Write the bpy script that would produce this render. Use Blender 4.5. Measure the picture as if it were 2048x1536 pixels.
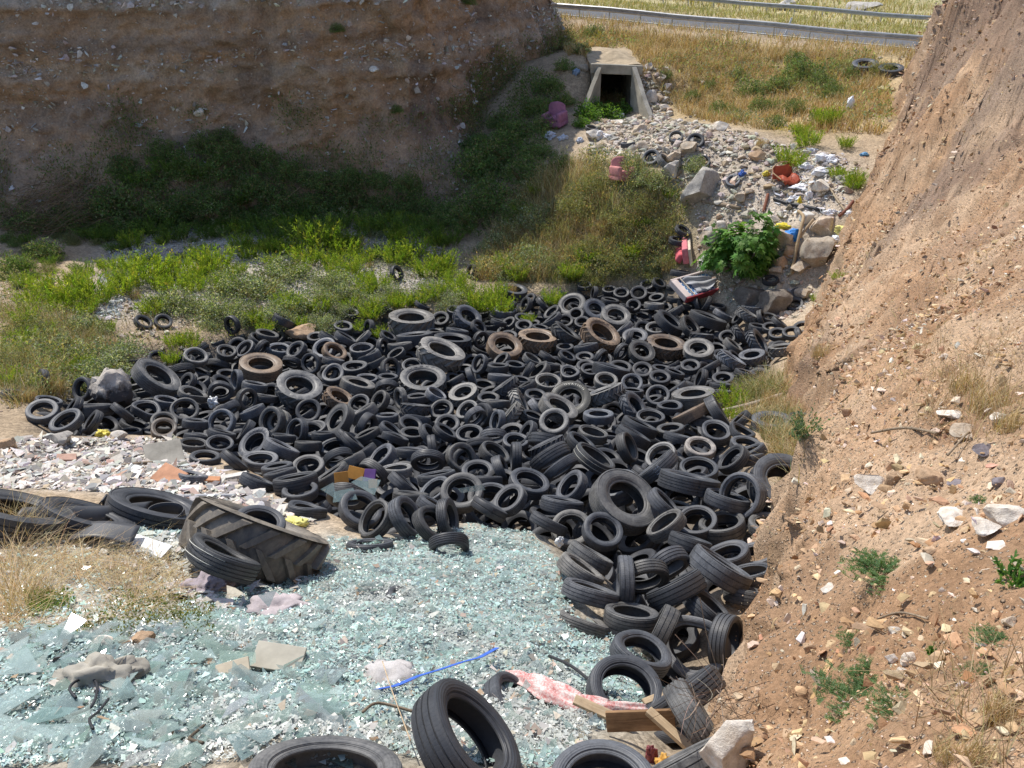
import bpy, bmesh, math, random
import numpy as np
from mathutils import Vector, Matrix, Euler

sc = bpy.context.scene
for o in list(bpy.data.objects):
    bpy.data.objects.remove(o, do_unlink=True)
COL = sc.collection

# ------------------------------------------------------------------ camera
PITCH = math.radians(27.0)
cam_d = bpy.data.cameras.new("camera")
cam = bpy.data.objects.new("camera", cam_d)
COL.objects.link(cam)
cam.location = (0, 0, 10)
cam.rotation_euler = (math.pi / 2 - PITCH, 0, 0)
cam_d.sensor_fit = 'HORIZONTAL'
cam_d.sensor_width = 36.0
cam_d.lens = 36.0 * 1700.0 / 2048.0
cam_d.clip_start = 0.05
cam_d.clip_end = 2000
sc.camera = cam

# ------------------------------------------------------------------ sky, sun, exposure
SUN_EL = math.radians(55)
SUN_AZ = math.radians(-38)          # measured from +Y towards +X
w = bpy.data.worlds.new("World")
sc.world = w
w.use_nodes = True
nt = w.node_tree
sky = nt.nodes.new("ShaderNodeTexSky")
sky.sky_type = 'NISHITA'
sky.sun_disc = False
sky.sun_elevation = SUN_EL
sky.sun_rotation = SUN_AZ
sky.air_density = 1.0
sky.dust_density = 1.0
bg = nt.nodes["Background"]
nt.links.new(sky.outputs[0], bg.inputs[0])
bg.inputs[1].default_value = 0.15
sd = bpy.data.lights.new("sun", 'SUN')
sd.energy = 4.1
sd.angle = math.radians(0.5)
sd.color = (1.0, 0.955, 0.88)
so = bpy.data.objects.new("sun", sd)
COL.objects.link(so)
so.rotation_euler = (math.pi / 2 - SUN_EL, 0, math.pi - SUN_AZ)
sc.view_settings.view_transform = 'Standard'
sc.view_settings.look = 'None'
sc.view_settings.exposure = 0.32
sc.view_settings.gamma = 1.0
sc.view_settings.use_curve_mapping = False
sc.cycles.max_bounces = 6
sc.cycles.diffuse_bounces = 4
sc.cycles.glossy_bounces = 2
sc.cycles.transmission_bounces = 4
sc.cycles.transparent_max_bounces = 8
# ------------------------------------------------------------------ terrain maths
F_PX, CXP, CYP = 1700.0, 1024.0, 768.0
SP, CP_ = math.sin(math.radians(27.0)), math.cos(math.radians(27.0))


def P(px, py, d):
    """a surveyed point: sight line and distance read from the photograph"""
    u = -(py - CYP) / F_PX * d
    return ((px - CXP) / F_PX * d, d * CP_ + u * SP, 10 + u * CP_ - d * SP)


def proj(x, y, z):
    z = z - 10
    d = y * CP_ - z * SP
    u = y * SP + z * CP_
    return CXP + F_PX * x / d, CYP - F_PX * u / d, d


class RBF:
    """thin plate spline height field"""

    def __init__(s, pts, lam=0.02):
        p = np.array(pts, float)
        s.xy, z = p[:, :2], p[:, 2]
        n = len(p)
        K = s.k(np.linalg.norm(s.xy[:, None] - s.xy[None], axis=2))
        K += np.eye(n) * lam
        Q = np.c_[np.ones(n), s.xy]
        A = np.block([[K, Q], [Q.T, np.zeros((3, 3))]])
        r = np.linalg.solve(A, np.r_[z, np.zeros(3)])
        s.w, s.c = r[:n], r[n:]

    @staticmethod
    def k(r):
        return r

    def __call__(s, x, y):
        x = np.asarray(x, float)
        y = np.asarray(y, float)
        sh = np.broadcast(x, y).shape
        q = np.c_[np.broadcast_to(x, sh).ravel(), np.broadcast_to(y, sh).ravel()]
        out = np.empty(len(q))
        for i in range(0, len(q), 40000):
            c = q[i:i + 40000]
            out[i:i + 40000] = s.k(np.linalg.norm(c[:, None] - s.xy[None], axis=2)) @ s.w + s.c[0] + c @ s.c[1:]
        return out.reshape(sh)


def _h(ix, iy, iz, seed):
    n = (ix * 374761393 + iy * 668265263 + iz * 2147483647 + seed * 974711) & 0xffffffff
    n = ((n ^ (n >> 13)) * 1274126177) & 0xffffffff
    n = n ^ (n >> 16)
    return (n & 0xffff) / 65535.0


def vnoise(x, y, z=0.0, seed=0):
    x, y, z = np.broadcast_arrays(np.asarray(x, float), np.asarray(y, float), np.asarray(z, float))
    ix, iy, iz = np.floor(x).astype(np.int64), np.floor(y).astype(np.int64), np.floor(z).astype(np.int64)
    fx, fy, fz = x - ix, y - iy, z - iz
    fx, fy, fz = [f * f * (3 - 2 * f) for f in (fx, fy, fz)]
    r = 0
    for a in (0, 1):
        for b in (0, 1):
            for c in (0, 1):
                r = r + _h(ix + a, iy + b, iz + c, seed) * (fx if a else 1 - fx) * (fy if b else 1 - fy) * (fz if c else 1 - fz)
    return r * 2 - 1


def fbm(x, y, z=0.0, oct=4, seed=0, gain=0.5):
    r, a, f = 0, 1.0, 1.0
    for i in range(oct):
        r = r + a * vnoise(np.asarray(x) * f, np.asarray(y) * f, np.asarray(z) * f, seed + i * 17)
        a *= gain
        f *= 2.03
    return r


def sstep(a, b, x):
    t = np.clip((np.asarray(x, float) - a) / (b - a), 0, 1)
    return t * t * (3 - 2 * t)


GROUND_PTS = [
    (640, 1510, 4.3), (930, 1475, 5.2), (1200, 1536, 4.7), (100, 1500, 4.6), (0, 1300, 6.0), (300, 1300, 6.3), (600, 1350, 6.0),
    (1390, 1340, 8.0), (1250, 1360, 7.0), (1250, 1180, 9.0), (1420, 1180, 9.2), (900, 1250, 7.6), (600, 1200, 8.2), (300, 1180, 8.3), (1050, 1380, 6.2),
    (0, 1180, 7.6), (0, 1060, 9.2), (510, 1130, 9.7), (290, 1020, 11.0), (20, 1010, 10.6), (800, 1070, 11.2), (1000, 1150, 9.4),
    (1150, 1070, 11.4), (1445, 1060, 11.3), (925, 1000, 12.6), (1240, 990, 12.2), (1480, 1000, 11.9), (1540, 1054, 11.2),
    (1400, 940, 13.6), (640, 940, 15.0), (764, 915, 16), (925, 920, 15.8), (1432, 867, 16.5), (400, 900, 16.6), (934, 870, 17.6),
    (1245, 850, 17.2), (1100, 845, 17.8), (545, 840, 19), (85, 830, 17.5), (165, 780, 20), (390, 715, 24), (700, 740, 23.2),
    (1000, 740, 23), (1250, 770, 20.7), (1350, 795, 19.6), (1480, 800, 19), (1550, 870, 16.0), (1330, 740, 22.6), (1560, 720, 22),
    (820, 650, 27.5), (640, 660, 26.7), (1100, 640, 27.8), (1300, 640, 28), (1500, 660, 26.6), (1300, 585, 30.8), (1450, 620, 28.5),
    (1600, 600, 27.5), (200, 920, 15.2), (0, 900, 14.7), (400, 960, 13.2), (560, 1010, 12.4),
    (793, 545, 31.5), (500, 560, 30), (200, 600, 27.3), (0, 640, 24.5), (0, 740, 20.5), (300, 500, 33), (700, 480, 34), (950, 520, 33),
    (1000, 450, 35), (1180, 450, 32.7), (1250, 370, 32.6), (1100, 380, 34.5), (1320, 500, 31.5), (1180, 560, 31.3), (890, 350, 38.5),
    (500, 430, 37), (100, 450, 35), (1400, 480, 30.6), (1400, 390, 31.5), (1391, 285, 32.6), (1467, 358, 30.7), (1580, 480, 28.2),
    (1700, 400, 27.8), (1250, 280, 36), (1130, 270, 38), (1230, 235, 41), (1550, 260, 34), (1650, 330, 29.7),
    (1500, 200, 40), (1500, 130, 44.5), (1300, 100, 48), (1350, 200, 41.5), (1150, 80, 51.5), (1700, 180, 39), (1760, 140, 40), (1640, 90, 47.5), (1400, 70, 49.5),
]
GP = [P(*g) for g in GROUND_PTS]
GP += [(5.05, 43.2, 2.8), (5.05, 41, 2.8), (5.0, 39, 2.85), (5, 45.6, 5.1), (5, 47, 5.4), (3.0, 44.4, 4.8), (3.3, 42.6, 3.5), (7.1, 44.4, 4.7), (6.9, 42.6, 3.4), (-6, 2, 6.6), (-2, 0, 7.6), (-8, 6, 4.8), (-14, 10, 2.6), (-16, 20, 1.0), (-24, 24, 1.0), (-30, 36, 2.5), (-15, 45, 2.0), (2, -2, 7.5), (-10, -2, 6.5), (16, 30, 4.0), (24, 40, 5.5), (10, 20, 1.5), (5, 8, 2.8)]
_g0 = RBF(GP, 0.15)
ROAD_O = np.array([4.2, 57.6])
ROAD_U = np.array([.8897, -.4566])
ROAD_V = np.array([.4566, .8897])


def road_uv(x, y):
    return (x - 4.2) * .8897 + (y - 57.6) * -.4566, (x - 4.2) * .4566 + (y - 57.6) * .8897


def road_z(x, y):
    u, v = road_uv(x, y)
    u = np.clip(u, -70, 70)
    return 6.3 - .0527 * u


# outline of the tyre heap on the pit floor, surveyed from its rim
HEAP = [(20, 870, 16), (60, 800, 19), (140, 750, 22), (270, 715, 24.5), (380, 690, 25.5), (520, 650, 27.2), (680, 630, 28.4), (900, 605, 29.8), (1040, 585, 31),
        (1180, 568, 31.5), (1330, 560, 31.6), (1440, 610, 29), (1560, 650, 26.5), (1600, 690, 24), (1560, 760, 20), (1470, 830, 17.5), (1560, 920, 14.2), (1600, 1010, 12),
        (1560, 1090, 10.6), (1500, 1230, 8.8), (1480, 1400, 6.6), (1450, 1536, 5.2), (1215, 1536, 4.9), (1215, 1475, 5.6), (1300, 1415, 6.5), (1215, 1300, 7.6), (1120, 1130, 9.9), (1060, 1060, 11.2), (900, 1050, 11.6), (760, 1080, 11),
        (640, 1040, 12), (560, 1000, 12.8), (420, 925, 16), (330, 880, 17.3), (200, 880, 16.5)]
HEAPXY = np.array([P(*h)[:2] for h in HEAP])


def heap_sd(x, y):
    """signed distance to the heap outline, positive inside"""
    x = np.asarray(x, float)
    y = np.asarray(y, float)
    sh = x.shape
    q = np.c_[x.ravel(), y.ravel()]
    A, B = HEAPXY, np.roll(HEAPXY, -1, 0)
    best = np.full(len(q), 1e9)
    ins = np.zeros(len(q), bool)
    for a, b in zip(A, B):
        ab = b - a
        t = np.clip(((q - a) @ ab) / (ab @ ab), 0, 1)
        best = np.minimum(best, np.linalg.norm(q - a - t[:, None] * ab, axis=1))
        c = (a[1] > q[:, 1]) != (b[1] > q[:, 1])
        with np.errstate(divide='ignore', invalid='ignore'):
            xi = (b[0] - a[0]) * (q[:, 1] - a[1]) / (b[1] - a[1]) + a[0]
        ins ^= c & (q[:, 0] < xi)
    return np.where(ins, best, -best).reshape(sh)


def surf(x, y):
    """what lies open to the eye: the floor, or the top of the heap"""
    x = np.asarray(x, float)
    y = np.asarray(y, float)
    _, v = road_uv(x, y)
    k = sstep(-7, -1.2, v)
    g = _g0(x, np.minimum(y, 62))
    return g * (1 - k) + (road_z(x, y) - 0.02) * k


def ground(x, y):
    x = np.asarray(x, float)
    y = np.asarray(y, float)
    d = heap_sd(x, y)
    return surf(x, y) - 0.95 * sstep(0.0, 1.6, d)


# the near bank: its crest line in plan, and its height
BANK_PTS = [(1450, 1400, 5.0), (1500, 1230, 6.0), (1600, 1000, 8.0), (1600, 850, 10.0), (1560, 700, 20.0), (1640, 540, 25.5), (1720, 350, 27.3), (1800, 120, 37),
            (1850, 400, 22), (1700, 600, 19), (1800, 600, 15), (1700, 750, 13), (1700, 850, 9.2), (1900, 850, 6.8), (2040, 850, 6), (2040, 700, 7.5), (2040, 550, 10.5),
            (2040, 400, 15), (2040, 250, 18), (2040, 100, 19.5), (2040, 0, 21), (1835, 35, 36.5), (1822, 75, 37), (1900, 60, 28), (1950, 100, 24), (1900, 0, 27), (1850, 100, 31), (1840, 30, 33), (2040, 1500, 2.4), (1800, 1400, 3.2),
            (2040, 1200, 3.5), (1800, 1200, 4.2), (2040, 1000, 4.6), (1800, 1000, 5.8), (1700, 1100, 5.8), (1600, 1300, 4.9), (1600, 1480, 3.7), (1620, 780, 16.5), (1836, 140, 31.5), (1812, 235, 29), (1785, 300, 28)]
BP = [P(*b) for b in BANK_PTS]
BP += [(.5, 0, 8.25), (2, 0, 8.4), (3.5, -2, 8.8), (.3, -3, 8.5), (4.5, 3, 8.4), (9, 5, 8.8), (14, 14, 9.5), (17, 25, 10.0), (22, 33, 9.5), (24, 42, 8.0)]
bank_h = RBF(BP, 0.06)
_ex = np.array([(-1.2, -6), (-.35, -2), (.2, .4), (.75, 2.0), (1.25, 3.6), (1.68, 4.6), (2.8, 6.6), (3.5, 8.6), (4.35, 9.8), (5.2, 11.5), (5.85, 15), (6.9, 18.2), (9.7, 23.8), (12.5, 27.8), (17.7, 38), (20.0, 46)])


def bank_edge(y):
    return np.interp(y, _ex[:, 1], _ex[:, 0])


def bank_z(x, y):
    """height of the right bank, falling away steeply beyond its crest"""
    t = x - bank_edge(y)
    zr = bank_h(np.maximum(x, bank_edge(y)), y)
    return np.where(t >= 0, zr, zr + 3.6 * t)
# ------------------------------------------------------------------ helpers
rng = np.random.default_rng(11)


def npr(seed):
    return np.random.default_rng(seed)


def hit(px, py, dz=0.0, fn=None):
    """where a sight line through the photograph meets the land"""
    u = -(py - CYP) / F_PX
    ds = np.geomspace(2.0, 120, 2600)
    x = (px - CXP) / F_PX * ds
    y = ds * CP_ + u * ds * SP
    z = 10 + u * ds * CP_ - ds * SP
    s = surf(x, y) if fn is None else fn(x, y)
    if fn is None:
        s = np.where(x > bank_edge(y) - 1.5, np.maximum(s, bank_z(x, y)), s)
    k = int(np.argmax(z < s + dz))
    zz = float(s[k])
    if fn is None and TREES and heap_sd(x[k:k + 1], y[k:k + 1])[0] < .2:
        zz = max(h for h in (land_z(x[k], y[k]), -9))
    return Vector((x[k], y[k], zz)), float(ds[k])


TREES = []


def land_z(x, y):
    best = -9.0
    for t in TREES:
        h = t.ray_cast(Vector((x, y, 30)), Vector((0, 0, -1)))
        if h[0] is not None:
            best = max(best, h[0].z)
    return best


def pxsize(d):
    return d / F_PX


def rename(o, label=None, cat=None, group=None, kind=None):
    if label:
        o["label"] = label
    if cat:
        o["category"] = cat
    if group:
        o["group"] = group
    if kind:
        o["kind"] = kind
    return o


def link(o, parent=None):
    COL.objects.link(o)
    if parent is not None:
        o.parent = parent
    return o


def empty(name, loc, label=None, cat=None, group=None, rot=(0, 0, 0), scale=1.0):
    o = bpy.data.objects.new(name, None)
    o.empty_display_size = 0.1
    o.location = loc
    o.rotation_euler = rot
    o.scale = (scale,) * 3
    link(o)
    return rename(o, label, cat, group)


def np_mesh(name, V, F, mat=None, col=None, smooth=False, uv=None):
    """V (n,3); F list of int arrays (m,k); col (n,3) per vertex; uv per vertex"""
    me = bpy.data.meshes.new(name)
    V = np.asarray(V, np.float32)
    F = [np.asarray(f, np.int32) for f in (F if isinstance(F, list) else [F]) if len(f)]
    me.vertices.add(len(V))
    me.vertices.foreach_set("co", V.ravel())
    li = np.concatenate([f.ravel() for f in F])
    tot = np.concatenate([np.full(len(f), f.shape[1], np.int32) for f in F])
    st = np.concatenate([[0], np.cumsum(tot)[:-1]]).astype(np.int32)
    me.loops.add(len(li))
    me.loops.foreach_set("vertex_index", li)
    me.polygons.add(len(tot))
    me.polygons.foreach_set("loop_start", st)
    me.polygons.foreach_set("loop_total", tot)
    me.polygons.foreach_set("use_smooth", np.full(len(tot), bool(smooth)))
    if col is not None:
        a = me.color_attributes.new("Col", 'FLOAT_COLOR', 'POINT')
        c = np.ones((len(V), 4), np.float32)
        c[:, :3] = col
        a.data.foreach_set("color", c.ravel())
    if uv is not None:
        l = me.uv_layers.new(name="UVMap")
        l.data.foreach_set("uv", np.asarray(uv, np.float32)[li].ravel())
    me.update(calc_edges=True)
    me.validate()
    if mat:
        me.materials.append(mat)
    return me


def mobj(name, me, parent=None, loc=None):
    o = bpy.data.objects.new(name, me)
    if loc is not None:
        o.location = loc
    return link(o, parent)


class MB:
    """collects shapes into one mesh"""

    def __init__(s):
        s.bm = bmesh.new()

    def box(s, size, loc=(0, 0, 0), rot=(0, 0, 0), bevel=0.0, seg=2, taper=None):
        r = bmesh.ops.create_cube(s.bm, size=1.0)
        vs = r['verts']
        for v in vs:
            k = 1.0
            if taper and v.co.z > 0:
                k = taper
            v.co = Vector((v.co.x * size[0] * k, v.co.y * size[1] * k, v.co.z * size[2]))
        if bevel:
            es = list({e for v in vs for e in v.link_edges})
            rr = bmesh.ops.bevel(s.bm, geom=es, offset=bevel, segments=seg, affect='EDGES', profile=0.5)
            vs = list({v for f in rr['faces'] for v in f.verts} | {v for v in vs if v.is_valid})
        M = Matrix.Translation(loc) @ Euler(rot).to_matrix().to_4x4()
        bmesh.ops.transform(s.bm, matrix=M, verts=vs)
        return s

    def tube(s, pts, rad, n=8, cap=True):
        pts = [Vector(p) for p in pts]
        rads = rad if hasattr(rad, '__len__') else [rad] * len(pts)
        rings = []
        up = Vector((0, 0, 1))
        for i, p in enumerate(pts):
            t = (pts[min(i + 1, len(pts) - 1)] - pts[max(i - 1, 0)]).normalized()
            a = t.cross(up)
            if a.length < 1e-3:
                a = t.cross(Vector((1, 0, 0)))
            a.normalize()
            b = t.cross(a)
            rings.append([s.bm.verts.new(p + (a * math.cos(k * 2 * math.pi / n) + b * math.sin(k * 2 * math.pi / n)) * rads[i]) for k in range(n)])
        for r0, r1 in zip(rings, rings[1:]):
            for k in range(n):
                s.bm.faces.new((r0[k], r0[(k + 1) % n], r1[(k + 1) % n], r1[k]))
        if cap:
            s.bm.faces.new(rings[0][::-1])
            s.bm.faces.new(rings[-1])
        return s

    def prism(s, poly, h, M=Matrix()):
        a = [s.bm.verts.new(M @ Vector((x, y, 0))) for x, y in poly]
        b = [s.bm.verts.new(M @ Vector((x, y, h))) for x, y in poly]
        n = len(poly)
        s.bm.faces.new(a[::-1])
        s.bm.faces.new(b)
        for i in range(n):
            s.bm.faces.new((a[i], a[(i + 1) % n], b[(i + 1) % n], b[i]))
        return s

    def grid(s, fn, nu, nv, thick=0.0):
        """a sheet fn(u,v)->point, optionally with thickness"""
        P0 = [[Vector(fn(i / nu, j / nv)) for j in range(nv + 1)] for i in range(nu + 1)]
        top = [[s.bm.verts.new(p) for p in r] for r in P0]
        for i in range(nu):
            for j in range(nv):
                s.bm.faces.new((top[i][j], top[i + 1][j], top[i + 1][j + 1], top[i][j + 1]))
        if thick:
            bot = []
            for i in range(nu + 1):
                row = []
                for j in range(nv + 1):
                    a = P0[min(i + 1, nu)][j] - P0[max(i - 1, 0)][j]
                    b = P0[i][min(j + 1, nv)] - P0[i][max(j - 1, 0)]
                    row.append(s.bm.verts.new(P0[i][j] - a.cross(b).normalized() * thick))
                bot.append(row)
            for i in range(nu):
                for j in range(nv):
                    s.bm.faces.new((bot[i][j], bot[i][j + 1], bot[i + 1][j + 1], bot[i + 1][j]))
            for i in range(nu):
                s.bm.faces.new((top[i][0], bot[i][0], bot[i + 1][0], top[i + 1][0]))
                s.bm.faces.new((top[i + 1][nv], bot[i + 1][nv], bot[i][nv], top[i][nv]))
            for j in range(nv):
                s.bm.faces.new((top[0][j + 1], bot[0][j + 1], bot[0][j], top[0][j]))
                s.bm.faces.new((top[nu][j], bot[nu][j], bot[nu][j + 1], top[nu][j + 1]))
        return s

    def noise(s, amp, freq, seed=0):
        s.bm.verts.ensure_lookup_table()
        co = np.array([v.co for v in s.bm.verts])
        for k in range(3):
            d = fbm(co[:, 0] * freq + k * 7.3, co[:, 1] * freq, co[:, 2] * freq, 3, seed + k * 5) * amp
            for v, q in zip(s.bm.verts, d):
                v.co[k] += q
        return s

    def build(s, name, mat, parent=None, loc=None, smooth=False):
        bmesh.ops.recalc_face_normals(s.bm, faces=s.bm.faces[:])
        me = bpy.data.meshes.new(name)
        s.bm.to_mesh(me)
        s.bm.free()
        me.materials.append(mat)
        if smooth:
            me.polygons.foreach_set("use_smooth", np.ones(len(me.polygons), bool))
        return mobj(name, me, parent, loc)


# ------------------------------------------------------------------ materials
class NT:
    def __init__(s, name):
        s.m = bpy.data.materials.new(name)
        s.m.use_nodes = True
        s.t = s.m.node_tree
        s.b = s.t.nodes["Principled BSDF"]

    def n(s, ty, **kw):
        o = s.t.nodes.new(ty)
        for k, v in kw.items():
            if k.startswith('i_'):
                o.inputs[k[2:].replace('_', ' ')].default_value = v
            else:
                setattr(o, k, v)
        return o

    def l(s, a, b):
        s.t.links.new(a, b)

    def noise(s, scale, detail=5, rough=.6, co=None, dist=0.0):
        o = s.n("ShaderNodeTexNoise")
        o.inputs["Scale"].default_value = scale
        o.inputs["Detail"].default_value = detail
        o.inputs["Roughness"].default_value = rough
        o.inputs["Distortion"].default_value = dist
        if co is not None:
            s.l(co, o.inputs["Vector"])
        return o.outputs["Fac"]

    def ramp(s, fac, stops):
        o = s.n("ShaderNodeValToRGB")
        e = o.color_ramp.elements
        while len(e) < len(stops):
            e.new(0.5)
        for k, (p, c) in zip(e, stops):
            k.position = p
            k.color = (*c, 1) if hasattr(c, '__len__') else (c, c, c, 1)
        s.l(fac, o.inputs[0])
        return o.outputs[0]

    def mix(s, a, b, fac, mode='MIX'):
        o = s.n("ShaderNodeMix", data_type='RGBA', blend_type=mode)
        for v, i in ((fac, 0), (a, 6), (b, 7)):
            if hasattr(v, 'is_linked'):
                s.l(v, o.inputs[i])
            else:
                o.inputs[i].default_value = (*v, 1) if hasattr(v, '__len__') else v
        return o.outputs[2]

    def math(s, op, a, b=0.0):
        o = s.n("ShaderNodeMath", operation=op)
        for v, i in ((a, 0), (b, 1)):
            if hasattr(v, 'is_linked'):
                s.l(v, o.inputs[i])
            else:
                o.inputs[i].default_value = v
        return o.outputs[0]

    def pos(s):
        return s.n("ShaderNodeNewGeometry").outputs["Position"]

    def obj(s):
        return s.n("ShaderNodeTexCoord").outputs["Object"]

    def attr(s):
        return s.n("ShaderNodeVertexColor", layer_name="Col").outputs[0]

    def bump(s, h, strength=.5, dist=.02):
        o = s.n("ShaderNodeBump")
        o.inputs["Strength"].default_value = strength
        o.inputs["Distance"].default_value = dist
        s.l(h, o.inputs["Height"])
        s.l(o.outputs[0], s.b.inputs["Normal"])

    def out(s, col=None, rough=.8, spec=.3):
        if col is not None:
            if hasattr(col, 'is_linked'):
                s.l(col, s.b.inputs["Base Color"])
            else:
                s.b.inputs["Base Color"].default_value = (*col, 1)
        if hasattr(rough, 'is_linked'):
            s.l(rough, s.b.inputs["Roughness"])
        else:
            s.b.inputs["Roughness"].default_value = rough
        s.b.inputs["Specular IOR Level"].default_value = spec
        return s.m


def simple(name, c, rough=.7, var=.25, scale=6, spec=.3, bump=.2, bd=.01):
    """a plain coloured material with uneven tone, grime and relief"""
    t = NT(name)
    co = t.obj()
    f = t.noise(scale, 5, .65, co)
    a = tuple(x * (1 - var) for x in c)
    b = tuple(min(1, x * (1 + var)) for x in c)
    g = t.noise(scale * 9, 3, .7, co)
    t.bump(t.math('ADD', f, t.math('MULTIPLY', g, .4)), bump, bd)
    return t.out(t.ramp(f, [(.3, a), (.7, b)]), rough, spec)


def attr_mat(name, rough=.85, spec=.2, scale=20, var=.3, bump=.4, bd=.01):
    t = NT(name)
    co = t.pos()
    f = t.noise(scale, 4, .7, co)
    c = t.mix(t.attr(), t.ramp(f, [(.25, 1 - var), (.75, 1 + var)]), 1.0, 'MULTIPLY')
    t.bump(f, bump, bd)
    return t.out(c, rough, spec)


def leaf_mat(name, trans=.48, rough=.55):
    t = NT(name)
    at = t.attr()
    t.out(at, rough, .25)
    tr = t.n("ShaderNodeBsdfTranslucent")
    t.l(t.mix(at, (1.25, 1.2, .55), 1.0, 'MULTIPLY'), tr.inputs[0])
    mx = t.n("ShaderNodeMixShader")
    mx.inputs[0].default_value = trans
    t.l(t.b.outputs[0], mx.inputs[1])
    t.l(tr.outputs[0], mx.inputs[2])
    t.l(mx.outputs[0], t.t.nodes["Material Output"].inputs[0])
    return t.m


M_STONE = attr_mat("pale limestone", .9, .15, 14, .35, .5, .015)
M_LEAF = leaf_mat("leaves")
M_DRY = leaf_mat("dry stalks", .2, .8)
M_TWIG = attr_mat("twigs", .9, .1, 30, .3)


# ------------------------------------------------------------------ shape kits
def rotmats(r, n, tilt=None):
    """n random rotations; tilt limits the lean away from upright"""
    if tilt is None:
        q = r.normal(size=(n, 4))
        q /= np.linalg.norm(q, axis=1)[:, None]
        w_, x, y, z = q.T
    else:
        a = r.uniform(0, 2 * np.pi, n)
        h = r.normal(0, tilt, n) / 2
        p = r.uniform(0, 2 * np.pi, n)
        c, s_ = np.cos(h), np.sin(h)
        tx, ty = np.cos(p) * s_, np.sin(p) * s_
        ca, sa = np.cos(a / 2), np.sin(a / 2)
        w_, x, y, z = c * ca, tx * ca + ty * sa, ty * ca - tx * sa, c * sa
    R = np.empty((n, 3, 3))
    R[:, 0, 0] = 1 - 2 * (y * y + z * z); R[:, 0, 1] = 2 * (x * y - z * w_); R[:, 0, 2] = 2 * (x * z + y * w_)
    R[:, 1, 0] = 2 * (x * y + z * w_); R[:, 1, 1] = 1 - 2 * (x * x + z * z); R[:, 1, 2] = 2 * (y * z - x * w_)
    R[:, 2, 0] = 2 * (x * z - y * w_); R[:, 2, 1] = 2 * (y * z + x * w_); R[:, 2, 2] = 1 - 2 * (x * x + y * y)
    return R


def ico(sub):
    bm = bmesh.new()
    bmesh.ops.create_icosphere(bm, subdivisions=sub, radius=1.0)
    V = np.array([v.co for v in bm.verts])
    F = np.array([[v.index for v in f.verts] for f in bm.faces])
    bm.free()
    return V, F


ICO = {k: ico(k) for k in (1, 2, 3, 4)}


def rock(r, sub=2, flat=.75, cuts=9, rough=0.06, fr=2.0):
    """a broken stone: a ball cut by planes, then roughened"""
    V, F = ICO[sub]
    V = V.copy()
    for _ in range(cuts):
        n = r.normal(size=3)
        n /= np.linalg.norm(n)
        d = r.uniform(.45, .85)
        k = np.maximum(0, V @ n - d)
        V -= k[:, None] * n
    if rough:
        o = r.uniform(0, 50)
        V += V * (fbm(V[:, 0] * fr + o, V[:, 1] * fr, V[:, 2] * fr, 4, 3) * rough * 1.5)[:, None]
    V *= np.array([1, r.uniform(.65, 1), flat * r.uniform(.7, 1.1)])
    return V, F


def chip(r, m=11, flat=.6):
    """a sharp edged broken stone: the hull of a few points"""
    p = r.normal(size=(m, 3))
    p /= np.linalg.norm(p, axis=1)[:, None]
    p *= r.uniform(.75, 1.0, (m, 1)) * np.array([1, r.uniform(.55, .95), flat * r.uniform(.7, 1.2)])
    bm = bmesh.new()
    for q in p:
        bm.verts.new(q)
    bmesh.ops.convex_hull(bm, input=bm.verts[:])
    bm.verts.ensure_lookup_table()
    for v in [v for v in bm.verts if not v.link_faces]:
        bm.verts.remove(v)
    bm.verts.index_update()
    V = np.array([v.co for v in bm.verts])
    F = np.array([[v.index for v in f.verts] for f in bm.faces if len(f.verts) == 3])
    bm.free()
    return V, F


def scatter(name, protos, pos, size, R, col, mat, kind='stuff', stretch=None):
    """many loose pieces in one countless mass"""
    n = len(pos)
    r = npr(len(name) * 7 + n)
    pick = r.integers(0, len(protos), n)
    Vs, Fs, Cs, off = [], [], [], 0
    for k, (V, F) in enumerate(protos):
        idx = np.where(pick == k)[0]
        if not len(idx):
            continue
        S = V[None] * size[idx][:, None, None]
        if stretch is not None:
            S = S * stretch[idx][:, None, :]
        W_ = np.einsum('nij,nvj->nvi', R[idx], S) + pos[idx][:, None]
        Vs.append(W_.reshape(-1, 3))
        Fs.append((F[None] + (np.arange(len(idx)) * len(V))[:, None, None] + off).reshape(-1, F.shape[1]))
        Cs.append(np.repeat(col[idx], len(V), 0))
        off += len(idx) * len(V)
    FF = [np.concatenate([f for f in Fs if f.shape[1] == k]) for k in sorted({f.shape[1] for f in Fs})]
    me = np_mesh(name, np.concatenate(Vs), FF, mat, np.concatenate(Cs))
    o = mobj(name, me)
    if kind:
        o["kind"] = kind
    return o


def blades(r, base, h, lean, width, col, seg=2, curl=.5, dirn=None):
    """grass blades or stalks as tapering bent ribbons: V, F, C"""
    n = len(base)
    a = r.uniform(0, 2 * np.pi, n) if dirn is None else dirn
    d = np.c_[np.cos(a), np.sin(a), np.zeros(n)]
    b = a + np.pi / 2 + r.normal(0, .6, n)
    side = np.c_[np.cos(b), np.sin(b), np.zeros(n)]
    V = []
    for k in range(seg + 1):
        t = k / seg
        p = base + d * (h * lean * (t * (1 - curl) + t * t * curl))[:, None]
        p[:, 2] += h * t * (1 - .35 * lean * t)
        w_ = width * (1 - .8 * t)
        V += [p - side * w_[:, None] / 2, p + side * w_[:, None] / 2]
    V = np.stack(V, 1)
    m = V.shape[1]
    F = np.array([[2 * k, 2 * k + 1, 2 * k + 3, 2 * k + 2] for k in range(seg)])
    return V.reshape(-1, 3), (F[None] + (np.arange(n) * m)[:, None, None]).reshape(-1, 4), np.repeat(col, m, 0)


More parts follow.
